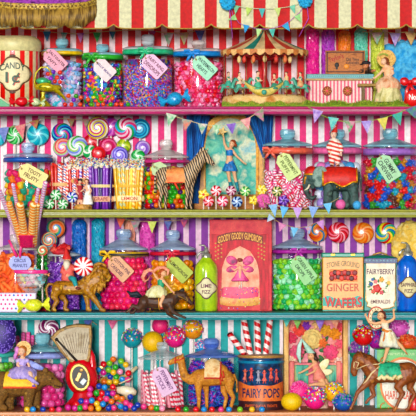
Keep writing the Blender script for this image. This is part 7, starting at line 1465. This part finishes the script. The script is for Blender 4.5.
# ---- flower shadow box with a kneeling fairy
def flowerbox():
    q = T('shadow_box', 'pink lined shadow box full of paper flowers', 'shadow box', 316, 4, 68); B = q.base
    b = MB(); b.box(284, 348, 318.5, B-.1, 36, 40); q.part('back_panel', b, M2(['e87898', 'f8b8b8', 'f0988c', 'f8d0b0'], 26, .8))
    for x in (286.2, 345.6): b = MB(); b.box(x-2.4, x+2.4, 318.5, B-.1, 0, 36, bev=.6); q.part('side_frame', b, M2(['d8a058', 'f0c880', 'b87c3c'], 60, .6, stretch=(1, 1, .3)))
    b = MB(); b.box(288.6, 343.2, 364, B-.2, 22, 35.5, bev=.5); q.part('rose_ledge', b, M2(['e06080', 'f090a0', 'f0b090'], 40, .7))
    for x in (292.4, 339.4): b = MB(); b.box(x-2.4, x+2.4, 362, B-.3, 15, 21.8, bev=.8); q.part('rose_pillar', b, M2(['d84870', 'f4a090', 'e86c80'], 40, .6, stretch=(1, 1, .3)))
    for x in (302, 331): b = MB(); b.box(x-7, x+7, 366, 388, 17, 21.8, bev=.8); q.part('teal_curtain', b, M2(['1c8c7c', '5cc0a4', 'c8b858'], 60, .6, stretch=(2, 1, .3)))
    fls = [(313, 340, 10, 'f0d890', 'cream'), (297.6, 353.4, 7.2, 'f07898', 'pink'), (331.6, 353.4, 7.4, 'f06c94', 'pink'), (326.6, 331.6, 6, 'f0b848', 'golden'), (336, 335, 6, 'f0a838', 'golden'), (300, 331, 6.4, 'f0685c', 'coral'), (292.6, 339, 5.6, 'e85878', 'rose'), (341, 345, 5, 'f0788c', 'rose'), (292.4, 361, 4.6, 'f8e0c4', 'cream'), (340.6, 363, 5, 'f4e0d0', 'cream'), (307, 327, 4.6, '9048b8', 'violet'), (318, 325.4, 5, 'f0c890', 'peach'), (342, 328, 5, 'e86470', 'coral'), (291, 328, 4.4, 'f0a090', 'peach'), (303.4, 345, 4.4, 'e05c50', 'coral'), (323.4, 344, 5, 'f08c50', 'orange')]
    for x, y, r, c, n in fls:
        b = MB(); k = max(6, int(r*1.3))
        for ring, (rr, sc2, dd) in enumerate(((1, .5, 0), (.66, .44, -1.6), (.34, .36, -3))):
            for i in range(k-ring*2): a = 2*pi*i/(k-ring*2)+ring*.5; b.ell((x+r*.62*rr*cos(a), y+r*.62*rr*sin(a), 27+dd), (r*sc2*.95, r*sc2*.7, 1.6), 9, 6, rot=math.degrees(a))
        b.ell((x, y, 23), (r*.2, r*.2, 1.4), 8, 6); q.part('paper_flower', b, M(c, .7, .22, 90), label=f'{n} paper flower')
    for i in range(26):
        a = i*2.39; x, y = 315+(9+14*((i*5) % 7)/7)*cos(a), 352+(6+10*((i*3) % 5)/5)*sin(a); b = MB(); b.ell((x, y, 29), (4, 1.7, .7), 10, 6, rot=math.degrees(a)); q.part('paper_leaf', b, M(['2c6c34', '48903c', '1c5430'][i % 3], .6, .3))
flowerbox()
def fairy():
    q = T('fairy_figurine', 'kneeling fairy in a rose dress and a tall mint cone hat', 'person', 318, 4, 60); B = q.base
    b = MB(); b.lathe(318, 4, [(.1, 383), (8, 384), (11, 388), (9, 396), (10, B-2), (10.6, B-.1), (.1, B-.1)], 28, sd=.8); q.part('cloud_perch', b, M2(['f8dcc8', 'f0b8a0', 'f8f0e0'], 40, .8))
    sk = SK('f0bc90')
    h = body(q, 'person', [[(319, 376, 0, 4.2), (316.6, 369, 0, 3.2), (315, 364, 0, 3.4)], [(313.4, 361.4, 0, 1.4), (312.4, 359, -.4, 1.4)], [(311.4, 355.6, -.6, 3.5), (310.4, 356.8, -1.2, 3)], [(313, 364.6, -2, 1.5), (308, 368.4, -4, 1.2), (302.4, 371.4, -5, 1), (300.6, 372.2, -5.2, .8)], [(317.6, 364.6, 0, 1.5), (314.4, 371, -4.6, 1.2), (308, 374, -6, 1)],
        [(320, 378, -2, 3.8), (323.6, 384, -5, 2.6), (316, 384, -8, 2), (308.6, 385, -8.4, 1.3)], [(322, 377, 2, 3.6), (327, 384, 0, 2.4), (328.4, 385, -2, 2), (320, 386, -3, 1.6), (314, 387, -3, 1.1)]], sk, vox=.5, ells=[((308.6, 356, -3.2), (.7, .7, .7))])
    b = MB(); hand(b, (300.8, 372.2, -5.2), -1, .2, .85); q.part('hand', b, sk, h); b = MB(); hand(b, (308, 374, -6.2), -1, .2, .85); q.part('hand', b, sk, h)
    b = MB(); b.ell((313, 354.6, .6), (3.7, 3.6, 3.8), 14, 9); b.tube([(314.4, 356, .8), (316.6, 360, 1.4), (317, 363.6, 1.8)], [2.6, 2, .8], 8); q.part('dark_hair', b, M('3c1c14', .5, .3), h)
    eyes(q, h, [(309.4, 355.4, -3.6), (311.6, 355.4, -4.2)], .4); b = MB(); b.ell((310, 358, -3.8), (.7, .28, .35), 8, 5); q.part('lips', b, M('d04858', .5), h)
    rs = M2(['d86c68', 'f4a490', 'e88478'], 50, .6)
    b = MB(); b.tube([(314.6, 362.8, 0), (315.6, 367, 0), (317.4, 371, 0), (319, 376, 0), (319.6, 380, -.4)], [3.4, 4, 4.2, 6.2, 6.6], 18, flat=.9); q.part('rose_dress', b, rs, h)
    b = MB(); b.lathe(311.4, -.2, [(.3, 338.4), (1.2, 341), (3, 347), (4.2, 352), (4.4, 353)], 24); b.v = [(x-(353-y)*.68, y, d) for x, y, d in b.v]; ht = q.part('mint_cone_hat', b, M2(['8cc8b0', 'c8e8d4', '68b098'], 60, .6), h)
    b = MB(); b.tube([(301.8, 339, 0), (299.4, 346, .8), (298.6, 354, 1.2), (300.4, 363, 1)], [.8, 2, 2.4, .8], 8, flat=.25); q.part('veil', b, M2(['a8d8c8', 'd8f0e4'], 60, .7), ht)
    for rt, c, r in ((-50, (323, 366), (9, 4)), (-10, (325.4, 372.6), (7.4, 3.2))): b = MB(); b.ell((c[0], c[1], 3), (r[0], r[1], .4), 18, 8, rot=rt); q.part('gauze_wing', b, M2(['e8d890', 'f4ecc0', 'c8c078'], 60, .5), h)
fairy()
cakepop(291.6, 404, 10.6, 'f4d018', 16, 4, 'bright yellow cake pop resting on the wooden shelf by the tin', None, None, .86)
cakepop(299.6, 391, 9.4, 'f04c9c', 30, 4, 'plain pink cake pop in front of the flower box', ['f880bc'], None)
cakepop(315, 398.4, 11, 'f43c98', 20, 4, 'pink cake pop with bright sprinkles before the fairy', SP, 'e83494', 1)
cakepop(334, 392.4, 10, 'f8c020', 30, 4, 'yellow cake pop with bright sprinkles beside the horse', SP, 'f4c830')
cakepop(343.4, 409, 10.4, '2c68b8', 14, 4, 'blue cake pop resting low beside the hoof of the horse', ['3c9c8c', 'b078d0'], None, .8)
# ---- horse, ballerina, hard candy tin
def bighorse():
    q = T('horse_figurine', 'chestnut prancing horse figurine in a green saddle cloth', 'horse', 384, 4, 7); B = q.base
    m = M2(['54280c', 'a0602c', '7a4018', 'c88848'], 50, .5, bump=.25)
    ch = [[(408, 372.5, 0, 10.6), (398, 373, 0, 10), (386, 373, 0, 9.8), (376, 373, 0, 10.4)], [(373.5, 370, 0, 10), (367.5, 363, 0, 8.8), (361.5, 359, 0, 7)], [(358.8, 358.6, 0, 6.2), (355.6, 365, 0, 4.8), (353.8, 371, 0, 3.6), (354.4, 373.6, 0, 3)], [(358.4, 353.4, 1.6, 1.2), (358, 349.8, 2, .5)], [(360.4, 353.2, -1.6, 1.2), (361, 349.6, -2, .5)],
          [(372, 377, -4, 5.6), (364, 385.6, -4.6, 3.2), (357.4, 392, -4.8, 2.2), (354.4, 400, -5, 1.6), (352, B-6, -5, 1.5), (350.6, B-3.4, -5, 1.7)], [(376, 378, 4, 5), (371.6, 387.6, 4.4, 2.8), (374.4, 395.4, 4.4, 2), (368.4, 400, 4.4, 1.5), (366.4, 403, 4.4, 1.6)],
          [(404, 378, -4, 6.4), (397.4, 386.4, -4.6, 3.8), (402.6, 393.6, -4.8, 2.4), (398, 401.6, -5, 1.7), (394.6, B-2, -5, 1.6), (393.4, B-1.4, -5.6, 1.9)], [(412, 378, 4, 6), (410, 387.6, 4.4, 3.4), (415, 394.6, 4.4, 2.2), (410.6, 403, 4.4, 1.6), (408.4, B-2, 4.4, 1.5), (407, B-1.4, 4, 1.8)]]
    h = body(q, 'horse_body', ch, m, vox=.55)
    b = MB()
    for i in range(44):
        t = random.random(); x, y = 361+13*t, 352.4+11*t; d = random.uniform(-2.4, 2.4); s = -1 if d < 0 else 1
        b.tube([(x, y, d*.6), (x+2.4, y+2.6, d+s*3.4), (x+3+random.uniform(-1, 1), y+7+3*t, s*(6.4+1.6*t)), (x+1.6+random.uniform(-1, 1), y+10, s*(6.6+1.8*t))], [1.2, 1.2, .9, .2], 6)
    b.ell((357.4, 354.6, -.6), (2.2, 3.2, 2), 10, 7); q.part('dark_mane', b, M2(['2c1408', '6c3c18', '44240c'], 90, .6), h)
    b = MB(); b.tube([(417, 367, 0), (422, 369, 0), (424, 378, 0), (423, 388, 0)], [2, 3, 3.4, .8], 10); q.part('tail', b, M('2c1408', .6, .3), h)
    b = MB(); vs = []
    for i in range(17):
        x = 378.6+21*i/16
        for j in range(19): a = math.radians(-104+208*j/18); rr = 11.2-.012*(i-6)**2; vs.append((x+(abs(j-9)/9)**2*(1.6 if i > 8 else -1.4), 373.2-rr*cos(a)+(1.4*sin(i*1.6) if abs(j-9) > 8 else 0), rr*sin(a)))
    b.add(vs, [(i*19+j, (i+1)*19+j, (i+1)*19+j+1, i*19+j+1) for i in range(16) for j in range(18)]); c = q.part('green_saddle_cloth', b, M2(['0c7c5c', '3cc094', '18a078', '0a5c48'], 70, .6), h)
    b = MB(); b.tube([tuple(Vector(vs[i*19])+Vector((0, 1, -.4))) for i in range(17)], 1.9, 8); q.part('cream_frill', b, M2(['d8c070', 'f4e8b8', 'b89c50'], 90, .7), c)
    cr = M('e8d0a0', .5, .2)
    b = MB(); b.tube([(354, 361.6, -4.8), (353.6, 367, -4.2), (356.2, 368.8, -4), (358.6, 362.6, -5.4), (355, 361.4, -5)], .55, 6); b.tube([(356.4, 369, -4), (366, 364.6, -8), (378, 363.6, -8.4), (381, 362, -7.6)], .55, 6); q.part('cream_bridle', b, cr, h)
    b = MB(); b.tube([(379, 366, -8.4), (371, 373, -9.8), (366, 380.6, -8), (363, 384, -6.6)], .9, 6, flat=.5); q.part('breast_strap', b, cr, h)
    eyes(q, h, [(356, 359.8, -4.9)], .8); b = MB(); b.ell((352, 374, -1.6), (.8, .8, .8), 8, 6); q.part('nostril', b, M('3a1c0c', .6), h)
bighorse()
def ballerina():
    q = T('ballerina_figurine', 'dancer in a cream dress balancing on the horse with arms raised', 'person', 383, 363.4, 3); B = q.base
    sk = SK('f2c094'); _p = q.part
    def lean(name, mb, *a, **k): mb.v = [(x, y, d-.27*max(0, 358-y)) for x, y, d in mb.v]; return _p(name, mb, *a, **k)
    q.part = lean
    h = body(q, 'person', [[(387, 333.5, 0, 4), (385.6, 328.4, 0, 2.9), (383.6, 322.8, 0, 3.6)], [(382.4, 320.4, 0, 1.5), (381.4, 318.4, -.4, 1.5)], [(380.2, 315, -.6, 3.6), (379.6, 316.4, -1.4, 3.1)], [(381, 322.2, -1, 1.8), (374.6, 323.4, -1.6, 1.5), (368.6, 321.6, -2, 1.35), (365.6, 316.2, -2, 1.0)], [(386.4, 322, -.6, 1.8), (391.6, 319.6, -1.4, 1.5), (393.6, 317.4, -1.6, 1.3), (392.8, 311.6, -2, 1.0)],
        [(386, 336, -1, 3.6), (387.6, 346, -1, 2.7), (386.4, 352, -1, 1.9), (384.6, 358, -1, 1.6), (383.6, B-1.3, -1, 1), (382, B-.8, -2, .9)], [(389.6, 335, .4, 3.5), (396.4, 342.4, -1.6, 2.5), (400, 345, -2, 1.9), (403.4, 349, -2, 1.5), (405.4, 351.8, -2.2, .9)]], sk, vox=.42, sm=3, ells=[((378.2, 316, -4), (.7, .7, .7))])
    b = MB(); hand(b, (365.4, 315.8, -2), -.3, -1, 1); q.part('hand', b, sk, h); b = MB(); hand(b, (392.8, 311.2, -2), .1, -1, 1); q.part('hand', b, sk, h)
    b = MB(); b.ell((381.2, 313.6, .8), (3.9, 3.6, 3.7), 14, 9); b.tube([(383.4, 315, 1), (385, 318.4, 1.6)], [2.4, 1.2], 8); q.part('hair', b, M('6a3018', .5, .3), h)
    eyes(q, h, [(378.4, 314.8, -3.9), (381, 315, -4.3)], .42); b = MB(); b.ell((379.3, 318, -4), (.8, .32, .4), 8, 5); q.part('lips', b, M('d04848', .5), h)
    cr = M2(['d8c890', 'f8f0d8', 'c8d0c0'], 50, .6, stretch=(1, 1, .5))
    b = MB(); b.lathe(384.6, 0, [(3, 321.4), (4, 323), (3.7, 326), (3.1, 329), (3.3, 330.4)], 24, sd=.92); b.v = [(x+(y-326)*.25, y, d) for x, y, d in b.v]; q.part('cream_bodice', b, cr, h)
    b = MB(); b.lathe(387.4, -.6, [(3.2, 328.4), (6.2, 332), (8.4, 338), (10.4, 344.6), (9.6, 347), (8.4, 346.4)], 44, sd=.75, wob=lambda a, i: 1+.08*sin(9*a+i*.6)); b.v = [(x+.12*(y-330), y+.22*max(0, x-390), d) for x, y, d in b.v]; q.part('cream_skirt', b, cr, h)
    b = MB(); b.tube([(381.6, 328.8, -3), (386, 331.4, -4), (391, 331, -3)], [1.3, 1.6, 1.1], 8); b.tube([(385.6, 331, -4), (384, 337, -6), (382.4, 341, -7)], [1.6, 1.5, .5], 8, flat=.4); q.part('orange_sash', b, M('e8943c', .6, .25), h)
    for p, r in (((381.6, B-.9, -2), -10), ((406.2, 353, -2.6), 50)): b = MB(); b.ell(p, (2, .9, 1), 10, 6, rot=r); q.part('slipper', b, M('c88c5c', .5), h)
    q2 = T('spotted_hoop', 'red edged cream hoop with dark dots ringed behind the head of the dancer', 'hoop', 376, 330.0, -7); b = MB(); c = (376.6, 318); 
    b.tube([(c[0]+6.4*cos(a), c[1]+9*sin(a), 2) for a in [2*pi*i/40 for i in range(40)]], 1.9, 8, closed=True, flat=.5); rg = q2.part('cream_ring', b, M('f0e0b8', .5, .15)); b = MB(); b.tube([(c[0]+8*cos(a), c[1]+10.8*sin(a), 2) for a in [2*pi*i/40 for i in range(40)]], .7, 6, closed=True); q2.part('red_rim', b, M('d8302c', .5, .15), rg)
    for i in range(14): a = 2*pi*i/14; b = MB(); b.ell((c[0]+6.4*cos(a), c[1]+9*sin(a), .9), (.6, .6, .4), 7, 5); q2.part('dark_dot', b, M('3c2418', .5), rg)
ballerina()
def hardtin():
    q = T('hard_candy_tin', 'green tin with a white oval lettered hard candy behind the chestnut horse', 'tin', 402, 4, 56); B = q.base; x0, x1 = 375.5, 432
    b = MB(); b.box(x0, x1, 349, B-.1, 0, 26, bev=.8); bx = q.part('tin_body', b, M2(['1c8428', '48b43c', '2c9c30'], 40, .4, coat=.3))
    b = MB(); b.box(x0-.5, x0+1.4, 349.4, B-.3, -.4, 6, bev=.2); q.part('teal_corner', b, M('1c8c98', .4, .2), bx)
    b = MB(); text(b, 'SWEETEST FLAVOUR', 400, 354, 30, 2.4, -.1, dep=.3); q.part('small_lettering', b, M('c8e0a8', .5), bx)
    E = lambda g: circ(403, 384, 21.5*g, 25*g, 44)
    b = MB(); b.prism(E(1.08), -.4, .1, .2); fr = q.part('orange_frame', b, M2(['d87830', 'f0a048'], 60, .5), bx); b = MB(); b.prism(E(.98), -.8, -.3, .1); ov = q.part('white_oval', b, M2(['d8dcc8', 'f0f0e0', 'e0d8c0'], 40, .5), fr)
    for sx, sy in ((-1, -1), (-1, 1)):
        b = MB(); cx, cy = 384.5, 384+sy*23; b.tube([(cx+4*cos(a), cy+4*sin(a), -.5) for a in [2*pi*i/16 for i in range(13)]], .6, 5); q.part('orange_scroll', b, M('e08838', .5), bx)
    b = MB(); text(b, 'HARD', 392.5, 395, 14.5, 8.4, -1, dep=.4); text(b, 'CANDY', 411, 395, 17.5, 8.4, -1, dep=.4); q.part('lettering', b, M('d86030', .5, .15), ov)
    b = MB(); b.ell((409, 381, -1), (5, 4.6, .8), 14, 8); q.part('printed_orange', b, M('f06c38', .5, .25), ov)
    for i in range(6): b = MB(); b.ell((392+i*4.4, 371+1.5*sin(i*2), -1), (2, .9, .35), 8, 5, rot=i*40); q.part('printed_leaf', b, M('4c9c44', .5), ov)
hardtin()
cakepop(363.4, 335.6, 10.2, 'e82c34', 84, 4, 'red cake pop with mixed sprinkles left of the dancer', SP, 'd8202c')
cakepop(358.4, 350.6, 9.6, '2c9c70', 100, 4, 'sea green cake pop with lilac sprinkles above the head of the horse', ['b060b8', 'd890d0', '78c8a0'], '7a5ca8')
cakepop(377.4, 340.6, 9.2, 'b01c9c', 101, 4, 'deep magenta cake pop hidden behind the dancer', ['4c68d8', 'f058b0'], None)
cakepop(399, 328, 9.4, 'e070c4', 102, 4, 'lilac pink cake pop by the raised foot of the dancer', ['f0a8e0', 'c850a8'], None)
cakepop(407.4, 343, 10, 'f0703c', 94, 4, 'orange cake pop resting above the green tin', ['f89858', 'e0582c'], None, .8)
q = T('red_gumdrop', 'red gumdrop lying by the green tin at the edge', 'candy', 414, 4, 30); b = MB(); b.lathe(414, 0, [(.1, 394), (3.6, 395), (5.6, 399.6), (6.6, q.base-1.4), (6, q.base-.1), (.1, q.base-.1)], 24); q.part('gumdrop_body', b, M('e02c2c', .4, .2, coat=.4))
bunting([(280, 316), (288, 319), (297, 320.5), (306, 320.8), (318, 320.4), (330, 320), (341, 318), (350, 315)], [(287, 318.5, 8, 9, 6), (297.5, 320.3, 8, 9, 2), (320, 320.2, 9, 10), (335, 319.4, 9, 10, -6)], 9, 10, 52,
        'string of pastel flags across the top of the flower box', [('40b0a8', '78d0c0'), ('60a860', 'a0c870'), ('8060b8', 'b090d8'), ('e08870', 'f0c0a0')], 'c8a878')
bunting([(104, 318), (113, 321), (124, 320)], [(112.5, 320.5, 10, 9, 4)], 10, 9, 104, 'single pink flag on a cord under the teal shelf', [('e86898', 'f098b8')], 'c8a878')
bunting([(82, 317), (90, 320), (97, 325)], [(88, 319, 9, 11, 10)], 9, 11, 92, 'single blue flag on a cord beside the scale dial', [('5868b8', '7890d0')], 'c8a878')
